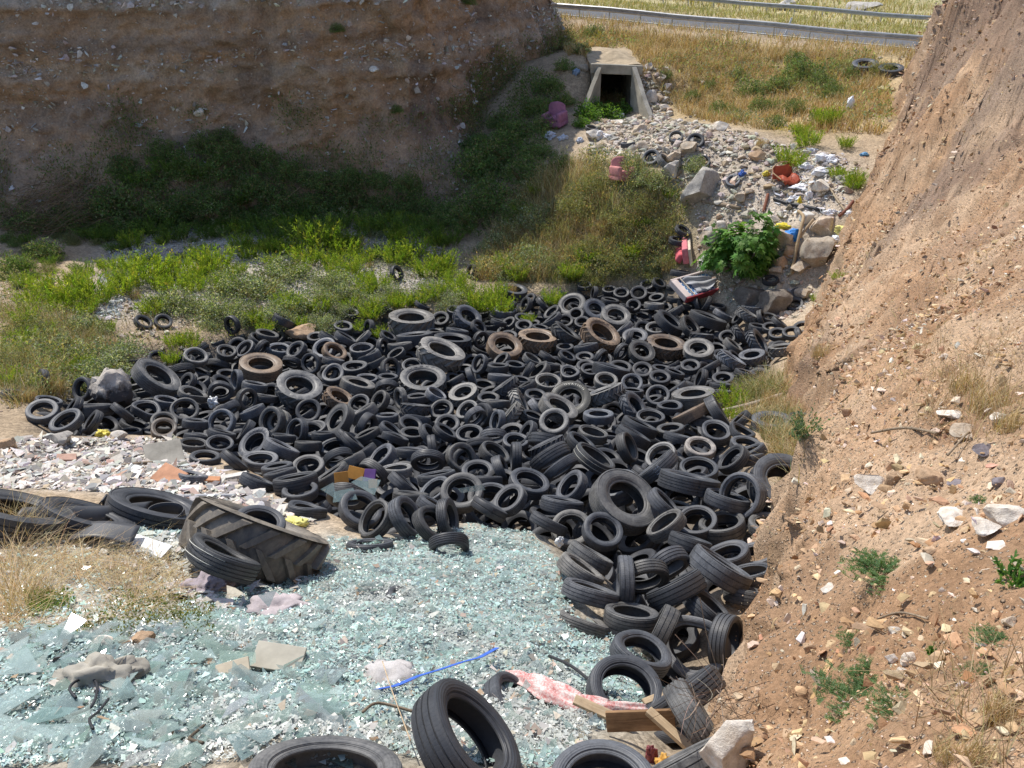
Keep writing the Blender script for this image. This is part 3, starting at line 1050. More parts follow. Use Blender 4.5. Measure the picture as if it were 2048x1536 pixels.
# surveyed tyres: x y z | axis nx ny nz | outer radius, bead radius, width | kind | look | photograph column, row
TYRES = [
(-0.86,2.65,6.58, 0.08,0.48,0.87, 0.359,0.234,0.201,"c","",642,1520),
(-2.82,7.54,4.20, 0.35,0.57,0.74, 0.803,0.442,0.578,"a","m",512,1085),
(-0.24,3.10,6.33, 0.71,0.16,0.69, 0.331,0.214,0.208,"c","",933,1460),
(0.45,2.83,6.31, -0.01,0.06,1.00, 0.270,0.165,0.146,"c","",1205,1577),
(-5.48,7.62,4.46, 0.30,0.44,0.85, 0.610,0.342,0.342,"t","",10,993),
(-4.47,8.74,3.72, 0.31,0.40,0.86, 0.583,0.327,0.327,"t","",292,993),
(-4.91,7.98,4.13, 0.34,0.47,0.81, 0.532,0.298,0.298,"t","",160,1000),
(1.24,4.35,5.30, -0.55,0.64,0.54, 0.284,0.182,0.187,"c","",1370,1400),
(0.83,4.56,5.12, 0.21,-0.20,0.96, 0.285,0.178,0.178,"c","",1253,1369),
(-2.83,6.62,4.70, 0.44,0.55,0.71, 0.366,0.231,0.227,"c","stripe",445,1120),
(3.76,9.79,3.42, 0.12,-0.30,0.95, 0.518,0.269,0.331,"a","",1566,985),
(1.53,9.61,3.30, 0.38,-0.31,0.87, 0.474,0.265,0.265,"t","",1249,1002),
(1.73,6.05,4.11, -0.46,-0.51,0.73, 0.322,0.198,0.179,"c","",1389,1297),
(2.26,7.33,3.99, 0.51,0.34,0.79, 0.355,0.232,0.239,"c","",1437,1142),
(1.69,6.84,4.12, -0.43,0.61,0.66, 0.321,0.198,0.219,"c","",1347,1183),
(2.53,10.18,3.22, 0.21,0.42,0.88, 0.437,0.245,0.245,"t","",1380,969),
(0.81,6.78,4.13, 0.29,0.51,0.81, 0.304,0.187,0.174,"c","",1186,1175),
(0.91,3.12,6.08, -0.43,0.71,0.56, 0.270,0.166,0.155,"c","",1366,1520),
(0.69,6.28,4.19, 0.33,0.49,0.81, 0.270,0.166,0.145,"c","g",1170,1224),
(-2.84,7.79,4.25, 0.30,0.04,0.95, 0.287,0.180,0.178,"c","",518,1050),
(1.14,5.63,4.45, 0.36,0.13,0.92, 0.270,0.173,0.159,"c","",1280,1312),
(0.89,7.76,3.82, 0.49,0.44,0.75, 0.282,0.174,0.169,"c","",1180,1115),
(-1.98,21.41,0.01, 0.35,0.03,0.94, 0.697,0.362,0.446,"a","g",881,709),
(-2.24,19.08,0.31, 0.06,-0.11,0.99, 0.619,0.322,0.396,"a","",846,765),
(0.01,4.32,5.21, 0.70,0.14,0.70, 0.270,0.166,0.184,"c","",1027,1350),
(-3.20,24.93,-0.54, 0.07,0.06,1.00, 0.768,0.423,0.553,"a","g",822,646),
(3.12,9.57,3.41, -0.72,-0.49,0.49, 0.330,0.212,0.203,"c","",1482,990),
(-5.17,18.31,0.52, 0.29,-0.19,0.94, 0.580,0.301,0.371,"a","",597,779),
(-1.78,8.54,3.33, -0.01,0.47,0.88, 0.296,0.185,0.198,"c","",737,1071),
(1.51,10.25,3.09, -0.33,0.03,0.94, 0.336,0.207,0.225,"c","",1233,973),
(2.79,9.18,3.19, -0.22,0.19,0.96, 0.310,0.198,0.214,"c","",1445,1050),
(2.02,6.05,4.18, 0.83,-0.51,0.21, 0.270,0.170,0.182,"c","",1450,1290),
(-8.58,18.33,0.82, 0.65,0.13,0.75, 0.574,0.321,0.321,"t","",312,756),
(2.94,9.63,3.30, 0.25,0.35,0.91, 0.314,0.192,0.191,"c","",1449,1006),
(2.20,10.86,3.04, -0.64,0.45,0.62, 0.350,0.215,0.199,"c","label",1315,936),
(6.29,25.35,-0.61, 0.31,0.17,0.94, 0.610,0.342,0.342,"t","",1414,640),
(-3.32,10.94,2.72, -0.15,0.38,0.91, 0.343,0.217,0.236,"c","",591,967),
(-1.39,9.17,3.35, 0.83,-0.03,0.55, 0.298,0.187,0.184,"c","",807,1037),
(0.64,12.11,2.45, 0.52,-0.59,-0.62, 0.360,0.230,0.240,"c","",1101,914),
(1.34,11.86,2.57, 0.52,0.14,0.84, 0.360,0.230,0.207,"c","stripe",1186,918),
(0.70,9.85,3.07, 0.17,0.46,0.87, 0.309,0.196,0.196,"c","",1124,1010),
(2.56,8.08,3.57, -0.23,0.22,0.95, 0.270,0.172,0.179,"c","",1450,1114),
(1.14,3.73,5.75, 0.84,0.23,0.49, 0.270,0.169,0.164,"c","",1392,1458),
(4.05,16.75,1.13, -0.14,0.20,0.97, 0.482,0.270,0.270,"t","g",1387,794),
(-0.73,10.36,2.93, -0.01,-0.41,0.91, 0.316,0.197,0.206,"c","",924,987),
(-2.06,9.49,3.25, 0.46,-0.24,0.86, 0.296,0.187,0.162,"c","",721,1028),
(-6.73,20.49,0.06, 0.20,-0.04,0.98, 0.566,0.317,0.317,"t","n",521,734),
(-2.89,9.83,2.98, 0.20,0.47,0.86, 0.296,0.182,0.191,"c","",611,1012),
(0.26,10.89,2.74, 0.27,-0.03,0.96, 0.319,0.209,0.177,"c","",1057,967),
(0.80,9.27,3.09, -0.07,-0.41,0.91, 0.280,0.180,0.158,"c","g",1145,1059),
(3.35,9.03,3.31, -0.07,0.11,0.99, 0.271,0.167,0.168,"c","",1537,1053),
(0.76,23.26,-0.40, 0.08,0.06,0.99, 0.616,0.321,0.394,"a","n",1075,681),
(2.63,23.26,-0.23, 0.44,-0.22,0.87, 0.629,0.327,0.403,"a","n",1200,671),
(4.45,22.44,-0.24, 0.09,-0.01,1.00, 0.597,0.311,0.382,"a","n",1331,694),
(2.09,16.86,1.13, -0.35,0.36,0.86, 0.469,0.244,0.300,"a","",1210,790),
(2.00,8.98,3.36, -0.59,0.25,0.77, 0.270,0.174,0.164,"c","g",1333,1051),
(1.29,16.54,1.16, -0.07,-0.51,0.86, 0.451,0.252,0.252,"t","OVATION",1141,801),
(-2.40,10.28,2.93, -0.07,-0.89,-0.46, 0.297,0.195,0.165,"c","",693,992),
(2.45,14.20,1.83, 0.40,0.29,0.87, 0.360,0.231,0.205,"c","",1278,855),
(2.95,11.34,2.69, -0.05,-0.01,1.00, 0.308,0.190,0.164,"c","",1397,940),
(-1.77,22.99,-0.34, 0.10,0.17,0.98, 0.584,0.304,0.374,"a","",904,685),
(0.98,15.93,1.29, 0.44,-0.06,0.89, 0.424,0.238,0.238,"t","g",1116,817),
(5.01,14.27,1.88, -0.04,0.10,0.99, 0.390,0.218,0.218,"t","",1543,847),
(-2.92,11.61,2.41, -0.53,0.25,0.81, 0.321,0.206,0.175,"c","",664,951),
(-1.20,11.45,2.47, -0.16,0.42,0.89, 0.315,0.203,0.189,"c","",873,955),
(-0.79,8.48,3.44, 0.11,-0.84,-0.54, 0.270,0.177,0.164,"c","",895,1069),
(1.17,6.92,4.18, -1.00,0.07,0.01, 0.270,0.178,0.158,"c","",1248,1167),
(16.74,42.76,5.13, -0.10,-0.23,0.97, 0.610,0.342,0.342,"t","",1730,131),
(0.74,7.29,4.00, 0.55,0.35,0.76, 0.270,0.175,0.178,"c","g",1163,1140),
(2.52,19.44,0.47, 0.24,0.31,0.92, 0.481,0.269,0.269,"t","",1221,741),
(3.62,15.00,1.66, -0.45,0.47,0.75, 0.390,0.218,0.218,"t","n",1383,829),
(-8.78,15.69,1.39, -0.00,0.40,0.92, 0.360,0.237,0.243,"c","",189,819),
(0.77,11.40,2.70, 0.56,-0.59,-0.58, 0.300,0.193,0.163,"c","",1120,936),
(2.37,9.89,3.11, -0.02,-0.10,0.99, 0.270,0.168,0.164,"c","",1360,1000),
(1.99,6.65,4.03, 0.59,0.19,0.78, 0.270,0.171,0.176,"c","",1415,1210),
(17.51,41.61,5.08, -0.10,-0.23,0.97, 0.559,0.313,0.313,"t","",1782,137),
(-2.94,23.50,-0.43, -0.08,0.27,0.96, 0.549,0.308,0.308,"t","",828,676),
(-4.30,13.56,1.72, 0.44,0.46,0.77, 0.343,0.213,0.213,"c","",562,899),
(-4.52,12.95,1.85, 0.04,0.14,0.99, 0.318,0.210,0.178,"c","",519,922),
(-3.95,11.05,2.64, 0.39,0.52,0.76, 0.283,0.181,0.176,"c","",513,957),
(-0.23,22.35,-0.20, 0.27,-0.29,0.92, 0.522,0.292,0.292,"t","n",1007,694),
(0.88,10.39,3.01, -0.70,-0.06,0.71, 0.270,0.178,0.169,"c","",1143,975),
(2.23,13.48,2.04, 0.48,0.29,0.83, 0.327,0.213,0.204,"c","",1267,873),
(1.17,6.39,4.17, 0.11,0.40,0.91, 0.270,0.176,0.168,"c","",1262,1236),
(5.82,32.60,2.85, 0.55,-0.23,0.80, 0.360,0.224,0.248,"c","",1330,326),
(-3.86,18.92,0.31, 0.30,0.20,0.93, 0.430,0.241,0.241,"t","g",715,771),
(-4.93,11.03,2.74, 0.21,0.46,0.86, 0.270,0.168,0.177,"c","",382,942),
(-0.57,11.96,2.24, 0.03,-0.13,0.99, 0.279,0.174,0.168,"c","",955,946),
(-1.48,10.31,2.87, 0.10,0.49,0.87, 0.270,0.169,0.186,"c","",821,996),
(-0.03,10.13,2.96, -0.51,-0.14,0.85, 0.270,0.170,0.148,"c","",1020,1000),
(3.55,11.62,2.70, -0.78,0.12,0.62, 0.278,0.178,0.176,"c","",1466,920),
(1.18,9.02,3.24, 0.21,-0.36,0.91, 0.270,0.176,0.162,"c","",1204,1061),
(2.56,15.78,1.41, 0.66,-0.24,0.71, 0.360,0.187,0.230,"a","",1266,813),
(0.16,16.45,1.12, 0.89,0.06,0.44, 0.375,0.195,0.240,"a","g",1038,808),
(-8.72,14.49,1.78, -0.21,-0.23,0.95, 0.326,0.207,0.181,"c","",134,848),
(-3.54,12.51,1.98, 0.02,-0.15,0.99, 0.284,0.181,0.198,"c","",617,936),
(-3.17,10.60,2.78, -0.02,0.11,0.99, 0.270,0.166,0.145,"c","",601,992),
(-1.47,12.62,2.06, 0.05,-0.91,-0.42, 0.297,0.193,0.161,"c","",856,922),
(-1.08,9.81,3.05, 0.51,0.41,0.76, 0.270,0.169,0.152,"c","",869,1016),
(0.61,13.62,1.87, -0.18,-0.66,-0.73, 0.314,0.199,0.210,"c","",1089,881),
(-4.09,17.69,0.58, 0.53,0.05,0.85, 0.384,0.200,0.246,"a","n",678,798),
(1.60,23.51,-0.29, 0.57,0.12,0.82, 0.495,0.258,0.317,"a","",1129,669),
(-0.15,18.11,0.66, -0.57,0.28,0.77, 0.393,0.204,0.251,"a","",1010,776),
(4.99,24.92,-0.52, 0.53,-0.06,0.85, 0.520,0.291,0.291,"t","",1338,645),
(-1.97,12.27,2.08, -0.05,0.31,0.95, 0.272,0.179,0.163,"c","",793,942),
(-0.88,12.74,2.02, 0.54,-0.60,0.59, 0.290,0.182,0.173,"c","g",923,918),
(-0.32,13.12,1.89, 0.52,0.01,0.85, 0.293,0.185,0.176,"c","",989,908),
(0.64,13.01,2.09, -0.42,0.40,0.81, 0.360,0.187,0.230,"a","",1095,895),
(1.23,13.19,2.05, 0.52,0.11,0.85, 0.293,0.192,0.205,"c","",1159,889),
(2.47,11.94,2.56, -0.47,-0.21,0.86, 0.270,0.177,0.181,"c","",1323,914),
(3.32,12.86,2.17, 0.07,-0.14,0.99, 0.279,0.182,0.149,"c","w",1399,897),
(3.89,14.04,1.80, -0.07,-0.12,0.99, 0.304,0.187,0.209,"c","",1431,865),
(2.46,9.23,3.23, -0.20,-0.15,0.97, 0.270,0.170,0.144,"c","",1394,1045),
(1.70,7.43,3.97, 0.42,-0.81,-0.40, 0.270,0.166,0.177,"c","",1333,1130),
(1.39,7.07,4.11, 0.11,-0.92,-0.37, 0.270,0.165,0.157,"c","",1288,1153),
(-2.18,16.80,0.80, 0.10,0.42,0.90, 0.360,0.187,0.230,"a","",830,820),
(-1.15,18.00,0.54, -0.25,-0.14,0.96, 0.374,0.195,0.240,"a","g",928,789),
(2.15,22.46,-0.27, -0.19,0.32,0.93, 0.360,0.223,0.216,"c","",1172,695),
(1.80,15.44,1.37, 0.00,0.20,0.98, 0.322,0.201,0.187,"c","",1197,833),
(6.69,21.17,0.45, 0.74,-0.23,0.64, 0.440,0.229,0.282,"a","",1514,686),
(5.66,19.86,0.55, 0.48,0.14,0.87, 0.410,0.213,0.263,"a","",1461,722),
(-9.55,15.15,1.65, 0.14,-0.23,0.96, 0.317,0.197,0.177,"c","",85,825),
(-2.35,13.13,1.81, -0.56,-0.12,0.82, 0.285,0.182,0.188,"c","",764,914),
(-1.78,9.14,3.34, -0.61,-0.32,0.73, 0.270,0.171,0.164,"c","",758,1041),
(1.54,14.06,1.74, 0.21,0.14,0.97, 0.297,0.186,0.182,"c","g",1185,869),
(1.99,12.62,2.33, 0.83,-0.23,0.51, 0.275,0.169,0.181,"c","",1253,895),
(1.43,6.20,4.17, -0.87,0.39,0.32, 0.270,0.171,0.168,"c","",1320,1262),
(7.00,33.14,3.52, -0.16,-0.66,0.74, 0.345,0.225,0.185,"c","",1391,275),
(5.39,33.27,2.87, -0.42,-0.62,0.66, 0.350,0.222,0.214,"c","",1303,310),
(-1.44,25.27,-0.51, 0.49,-0.28,0.83, 0.494,0.257,0.316,"a","",933,636),
(0.86,15.02,1.47, -0.13,-0.48,0.87, 0.309,0.196,0.198,"c","",1108,845),
(2.85,15.27,1.42, 0.01,0.03,1.00, 0.307,0.195,0.166,"c","",1300,837),
(5.27,21.84,-0.06, -0.07,-0.27,0.96, 0.430,0.241,0.241,"t","g",1396,700),
(-5.50,12.97,1.89, 0.14,0.17,0.98, 0.270,0.171,0.150,"c","",410,916),
(-1.91,13.64,1.60, 0.05,0.42,0.91, 0.284,0.185,0.167,"c","",821,905),
(-5.13,15.85,1.03, -0.46,-0.69,0.55, 0.319,0.205,0.194,"c","",546,841),
(-3.30,16.55,0.83, -0.52,0.24,0.82, 0.329,0.204,0.223,"c","",726,827),
(-0.87,15.05,1.16, -0.07,-0.11,0.99, 0.296,0.184,0.159,"c","",935,869),
(3.36,25.58,-0.59, 0.13,-0.37,0.92, 0.482,0.270,0.270,"t","g",1229,636),
(7.11,20.32,0.65, -0.17,0.27,0.95, 0.387,0.201,0.248,"a","g",1564,700),
(-4.91,14.04,1.54, -0.37,-0.34,0.86, 0.360,0.187,0.230,"a","",513,889),
(-1.68,11.01,2.64, 0.65,0.41,0.64, 0.270,0.176,0.159,"c","",807,969),
(2.95,8.18,3.48, -0.28,0.19,0.94, 0.270,0.169,0.169,"c","",1511,1118),
(2.70,7.59,3.69, -0.24,0.41,0.88, 0.270,0.168,0.161,"c","",1499,1151),
(-1.01,6.44,4.25, 0.51,0.30,0.81, 0.270,0.169,0.170,"c","",815,1172),
(6.85,32.31,2.83, -0.26,-0.62,0.74, 0.302,0.188,0.174,"c","",1388,323),
(-7.95,16.21,1.10, 0.34,0.06,0.94, 0.308,0.188,0.212,"c","",292,820),
(-6.14,15.65,1.10, -0.16,-0.70,0.70, 0.302,0.193,0.173,"c","",443,845),
(-5.89,14.91,1.25, 0.25,0.46,0.85, 0.288,0.187,0.162,"c","",443,871),
(-3.69,15.79,1.07, -0.64,-0.34,0.69, 0.390,0.218,0.218,"t","",678,841),
(-2.35,14.66,1.31, 0.35,0.43,0.83, 0.284,0.174,0.162,"c","",789,877),
(2.04,26.82,-0.70, -0.29,-0.45,0.85, 0.486,0.272,0.272,"t","",1145,611),
(-6.24,14.28,1.37, 0.18,0.21,0.96, 0.276,0.181,0.160,"c","",388,889),
(3.08,14.31,1.70, -0.14,0.18,0.97, 0.272,0.170,0.146,"c","",1341,860),
(7.16,32.21,2.93, -0.19,-0.64,0.74, 0.282,0.183,0.177,"c","",1406,319),
(4.78,35.68,2.89, -0.10,0.11,0.99, 0.308,0.196,0.193,"c","",1256,287),
(-7.54,17.76,0.67, 0.42,0.22,0.88, 0.323,0.209,0.172,"c","",384,789),
(-7.22,16.44,0.97, 0.31,-0.44,0.84, 0.303,0.192,0.173,"c","",368,820),
(-3.82,15.02,1.16, -0.01,0.41,0.91, 0.279,0.178,0.163,"c","",650,871),
(0.89,18.80,0.44, 0.05,-0.12,0.99, 0.337,0.208,0.226,"c","g",1095,767),
(0.28,18.21,0.61, -0.43,0.34,0.84, 0.331,0.218,0.188,"c","label",1047,776),
(7.50,25.04,-0.35, 0.47,0.12,0.88, 0.440,0.229,0.281,"a","",1496,636),
(-5.74,14.33,1.35, 0.23,-0.06,0.97, 0.270,0.165,0.153,"c","",435,891),
(-3.77,11.66,2.40, -0.22,0.39,0.89, 0.270,0.172,0.148,"c","",560,949),
(-2.29,11.87,2.31, -0.52,-0.79,-0.32, 0.270,0.175,0.164,"c","",746,944),
(0.07,12.55,2.18, -1.00,-0.06,0.04, 0.270,0.171,0.174,"c","",1032,914),
(3.05,13.52,1.99, 0.24,0.40,0.88, 0.270,0.176,0.155,"c","",1354,875),
(6.43,34.11,3.48, -0.15,-0.66,0.74, 0.277,0.181,0.180,"c","",1352,273),
(7.95,30.54,2.62, -0.30,-0.53,0.80, 0.270,0.178,0.175,"c","",1467,358),
(-7.28,15.47,1.20, 0.32,-0.19,0.93, 0.275,0.169,0.185,"c","g",327,845),
(-5.82,16.72,0.77, -0.37,0.24,0.89, 0.296,0.182,0.192,"c","",505,824),
(-2.96,15.08,1.14, -0.38,0.22,0.90, 0.270,0.174,0.155,"c","",736,869),
(0.08,28.46,-0.80, 0.16,-0.05,0.99, 0.469,0.263,0.263,"t","",1028,582),
(0.69,19.62,0.33, -0.62,0.02,0.78, 0.343,0.223,0.205,"c","",1077,745),
(-3.47,14.26,1.32, 0.05,-0.17,0.98, 0.270,0.165,0.152,"c","",670,895),
(-3.11,12.98,1.89, 0.38,-0.78,-0.49, 0.270,0.176,0.168,"c","",677,916),
(-0.85,9.21,3.32, 0.95,-0.11,0.29, 0.270,0.174,0.144,"c","",895,1035),
(-4.60,16.85,0.72, 0.14,-0.58,0.81, 0.294,0.183,0.172,"c","",616,822),
(3.40,36.00,2.52, -0.05,-0.31,0.95, 0.271,0.167,0.149,"c","",1187,303),
(3.58,39.34,2.87, 0.14,-0.14,0.98, 0.292,0.187,0.183,"c","",1183,256),
(-6.39,18.77,0.36, 0.21,0.36,0.91, 0.316,0.195,0.205,"c","",509,773),
(-7.05,14.91,1.36, 0.26,-0.20,0.94, 0.270,0.170,0.187,"c","n",327,860),
(-6.69,15.61,1.10, 0.13,0.39,0.91, 0.270,0.170,0.186,"c","",390,847),
(-1.70,24.28,-0.56, 0.18,0.31,0.93, 0.360,0.227,0.195,"c","",914,664),
(-5.06,21.97,-0.19, 0.51,-0.18,0.84, 0.360,0.235,0.208,"c","n",668,705),
(-4.38,22.55,-0.40, -0.01,0.01,1.00, 0.360,0.226,0.248,"c","",724,701),
(-3.97,21.49,-0.11, -0.43,0.28,0.86, 0.357,0.228,0.234,"c","",740,716),
(-4.31,20.92,-0.16, -0.06,-0.03,1.00, 0.344,0.222,0.183,"c","",712,734),
(-2.09,16.30,0.82, 0.12,0.54,0.83, 0.279,0.171,0.174,"c","",834,834),
(-1.66,14.85,1.26, 0.74,0.07,0.66, 0.270,0.169,0.163,"c","",861,869),
(3.76,23.78,-0.53, -0.09,-0.22,0.97, 0.390,0.218,0.218,"t","",1270,675),
(5.72,23.49,-0.40, 0.07,0.33,0.94, 0.385,0.200,0.246,"a","",1402,675),
(4.12,14.91,1.74, 0.83,0.01,0.55, 0.390,0.218,0.218,"t","",1435,827),
(3.79,14.90,1.57, 0.22,0.33,0.92, 0.270,0.167,0.176,"c","",1400,841),
(-6.33,14.77,1.26, 0.17,0.45,0.87, 0.270,0.170,0.159,"c","",396,873),
(-0.41,11.15,2.61, 0.01,0.53,0.85, 0.270,0.174,0.170,"c","",971,961),
(5.95,28.53,-0.16, 0.15,0.21,0.97, 0.360,0.228,0.210,"c","",1360,554),
(-7.14,24.62,-0.34, 0.47,0.34,0.82, 0.360,0.220,0.252,"c","",568,642),
(-6.77,22.47,-0.34, 0.16,0.03,0.99, 0.353,0.231,0.191,"c","",556,698),
(-7.86,17.02,0.86, 0.27,0.25,0.93, 0.277,0.182,0.181,"c","",331,804),
(-5.43,22.42,-0.28, -0.15,-0.50,0.86, 0.355,0.227,0.195,"c","",649,697),
(-4.17,15.52,0.99, -0.20,-0.13,0.97, 0.270,0.172,0.176,"c","",629,861),
(-2.77,16.42,0.79, -0.00,0.30,0.95, 0.270,0.172,0.174,"c","",773,836),
(2.77,26.54,-0.74, 0.26,-0.52,0.82, 0.414,0.232,0.232,"t","",1187,620),
(-0.32,19.49,0.25, 0.09,0.37,0.92, 0.313,0.195,0.184,"c","",999,755),
(2.30,18.60,0.59, 0.07,-0.19,0.98, 0.297,0.185,0.199,"c","g",1211,763),
(3.30,17.02,1.02, -0.14,-0.50,0.86, 0.277,0.177,0.160,"c","",1315,792),
(-9.79,17.25,1.08, -0.38,-0.75,0.54, 0.282,0.182,0.190,"c","",166,778),
(-9.97,16.12,1.35, 0.29,0.28,0.91, 0.270,0.171,0.148,"c","",97,803),
(-3.98,12.20,2.16, -0.11,0.32,0.94, 0.270,0.175,0.165,"c","",554,938),
(-2.87,12.87,1.90, -0.47,0.37,0.80, 0.270,0.165,0.168,"c","",701,922),
(-1.15,10.66,2.75, -0.51,-0.08,0.86, 0.270,0.171,0.151,"c","",871,983),
(-1.05,8.98,3.39, 0.74,-0.10,0.67, 0.270,0.173,0.161,"c","",862,1049),
(-0.30,10.52,2.75, 0.06,-0.07,1.00, 0.270,0.169,0.165,"c","",983,992),
(0.07,14.16,1.52, 0.08,-0.03,1.00, 0.270,0.165,0.144,"c","",1030,885),
(2.06,9.51,3.31, 0.68,0.15,0.72, 0.270,0.172,0.178,"c","",1329,1016),
(2.19,8.43,3.50, 0.30,0.47,0.83, 0.270,0.166,0.172,"c","",1384,1089),
(-5.02,15.98,0.94, -0.31,-0.65,0.70, 0.270,0.168,0.173,"c","g",556,843),
(-7.37,23.44,-0.31, 0.31,0.16,0.94, 0.353,0.227,0.201,"c","",532,672),
(-8.75,21.28,-0.02, 0.36,-0.25,0.90, 0.325,0.213,0.219,"c","",391,715),
(-8.50,19.70,0.35, 0.29,-0.68,-0.67, 0.306,0.190,0.208,"c","",365,741),
(-6.99,18.08,0.59, 0.36,-0.93,-0.10, 0.284,0.180,0.172,"c","",441,782),
(-6.36,16.73,0.84, 0.55,-0.51,-0.66, 0.270,0.175,0.174,"c","",456,818),
(-5.46,23.26,-0.34, 0.51,0.36,0.78, 0.353,0.220,0.217,"c","",658,677),
(-4.99,23.32,-0.36, 0.52,0.30,0.80, 0.354,0.224,0.191,"c","",691,677),
(-3.30,22.73,-0.35, -0.07,0.30,0.95, 0.345,0.218,0.222,"c","",799,693),
(-4.69,19.99,0.08, 0.04,-0.39,0.92, 0.308,0.197,0.210,"c","",666,750),
(-3.76,19.74,0.06, 0.09,0.12,0.99, 0.302,0.190,0.179,"c","",734,759),
(-0.79,15.85,1.12, 0.59,-0.72,-0.36, 0.270,0.172,0.166,"c","",951,836),
(-1.38,15.75,1.00, 0.06,-0.32,0.95, 0.270,0.173,0.154,"c","",894,849),
(4.90,27.37,-0.92, 0.07,0.26,0.96, 0.360,0.229,0.218,"c","",1307,611),
(2.84,25.36,-0.79, 0.24,0.07,0.97, 0.360,0.223,0.211,"c","",1200,647),
(3.65,21.81,-0.11, 0.25,-0.42,0.87, 0.390,0.218,0.218,"t","g",1282,704),
(2.90,20.43,0.07, 0.09,-0.09,0.99, 0.309,0.194,0.166,"c","",1241,735),
(-0.30,15.41,1.28, -0.91,-0.26,0.32, 0.270,0.173,0.151,"c","",995,843),
(6.93,25.87,-0.66, 0.48,0.16,0.86, 0.360,0.224,0.195,"c","",1445,632),
(6.30,20.18,0.50, -0.24,0.06,0.97, 0.360,0.187,0.230,"a","",1502,716),
(3.83,17.53,0.93, -0.57,0.43,0.70, 0.274,0.180,0.154,"c","label",1353,778),
(-4.65,14.84,1.21, 0.11,0.44,0.89, 0.270,0.176,0.153,"c","",564,875),
(-0.18,11.58,2.54, 0.94,0.07,0.34, 0.270,0.165,0.166,"c","",1000,940),
(-0.37,14.40,1.50, 0.02,-0.81,-0.59, 0.270,0.170,0.174,"c","",987,873),
(-6.20,17.56,0.66, 0.80,-0.57,0.19, 0.270,0.176,0.158,"c","",493,798),
(-4.43,15.20,1.17, -0.62,-0.60,0.51, 0.270,0.170,0.176,"c","",595,861),
(-3.75,21.17,-0.14, -0.40,0.26,0.88, 0.311,0.197,0.201,"c","",748,724),
(-3.24,20.43,0.06, 0.72,-0.49,0.49, 0.303,0.186,0.168,"c","",781,736),
(-4.96,21.29,-0.15, 0.19,0.37,0.91, 0.312,0.191,0.177,"c","",666,722),
(-3.10,18.67,0.38, 0.09,-0.89,-0.44, 0.280,0.177,0.181,"c","",772,775),
(-3.55,17.42,0.58, -0.21,-0.42,0.88, 0.270,0.170,0.176,"c","",717,808),
(-3.09,17.57,0.59, -0.63,-0.38,0.68, 0.270,0.169,0.181,"c","g",760,802),
(-0.98,16.59,0.87, -0.45,-0.31,0.84, 0.270,0.175,0.167,"c","",935,822),
(-2.52,15.27,1.12, 0.58,0.22,0.78, 0.270,0.175,0.187,"c","",783,861),
(-0.27,26.41,-0.75, 0.10,0.05,0.99, 0.390,0.218,0.218,"t","",1006,624),
(-0.37,20.53,0.02, 0.03,0.25,0.97, 0.301,0.191,0.204,"c","",997,735),
(2.88,18.20,0.74, 0.04,-0.46,0.89, 0.270,0.165,0.146,"c","",1263,767),
(-0.31,17.09,0.78, 0.00,0.40,0.92, 0.270,0.170,0.169,"c","",997,808),
(5.60,24.70,-0.56, 0.55,-0.36,0.76, 0.358,0.228,0.235,"c","",1379,653),
(6.77,23.09,-0.13, 0.71,-0.02,0.70, 0.360,0.187,0.230,"a","",1480,669),
(-2.74,13.47,1.69, -0.56,0.31,0.77, 0.270,0.166,0.165,"c","label",729,906),
(0.49,9.31,3.15, 0.47,0.48,0.74, 0.270,0.171,0.149,"c","",1095,1047),
(4.25,13.61,2.06, 0.38,0.06,0.92, 0.270,0.166,0.146,"c","",1482,869),
(4.14,12.94,2.19, 0.05,0.10,0.99, 0.270,0.169,0.151,"c","",1490,893),
(-7.64,22.16,-0.18, -0.36,-0.39,0.85, 0.309,0.199,0.167,"c","",491,700),
(-6.17,22.13,-0.20, -0.45,-0.45,0.77, 0.310,0.199,0.210,"c","",593,701),
(-2.73,20.96,-0.14, 0.01,-0.26,0.97, 0.292,0.181,0.165,"c","",824,732),
(-2.27,18.00,0.44, -0.05,0.23,0.97, 0.270,0.165,0.167,"c","",834,797),
(-1.83,18.04,0.50, 0.50,0.11,0.86, 0.270,0.171,0.181,"c","",871,791),
(-3.06,15.62,1.07, 0.82,-0.53,-0.19, 0.270,0.167,0.189,"c","",734,849),
(1.30,25.19,-0.53, -0.59,0.21,0.78, 0.347,0.227,0.198,"c","",1106,640),
(4.55,24.75,-0.67, -0.06,-0.17,0.98, 0.339,0.212,0.205,"c","",1311,658),
(0.56,16.19,1.14, 0.76,0.24,0.60, 0.270,0.166,0.186,"c","",1075,817),
(-0.03,15.58,1.29, -0.76,0.22,0.61, 0.360,0.187,0.230,"a","g",1020,833),
(5.41,26.35,-0.74, -0.51,0.32,0.80, 0.360,0.221,0.204,"c","",1348,624),
(7.77,25.70,-0.39, 0.06,0.27,0.96, 0.360,0.187,0.230,"a","",1502,618),
(7.64,24.23,-0.40, 0.11,0.15,0.98, 0.330,0.203,0.195,"c","",1518,655),
(6.22,21.83,0.07, 0.56,-0.01,0.83, 0.305,0.189,0.196,"c","g",1465,692),
(-3.96,14.17,1.43, 0.04,0.46,0.89, 0.270,0.171,0.183,"c","",617,891),
(0.30,14.42,1.56, -0.82,-0.10,0.57, 0.270,0.169,0.148,"c","",1055,865),
(2.55,7.10,3.82, 0.17,0.53,0.83, 0.270,0.177,0.171,"c","",1505,1181),
(-5.47,20.89,-0.01, -0.31,-0.81,0.49, 0.289,0.188,0.178,"c","",622,726),
(-8.14,21.98,-0.19, 0.32,-0.15,0.94, 0.291,0.184,0.179,"c","",452,705),
(-5.47,15.12,1.19, -0.79,-0.05,0.61, 0.270,0.173,0.160,"c","",491,863),
(-4.18,15.39,1.03, 0.33,-0.10,0.94, 0.270,0.173,0.186,"c","",622,863),
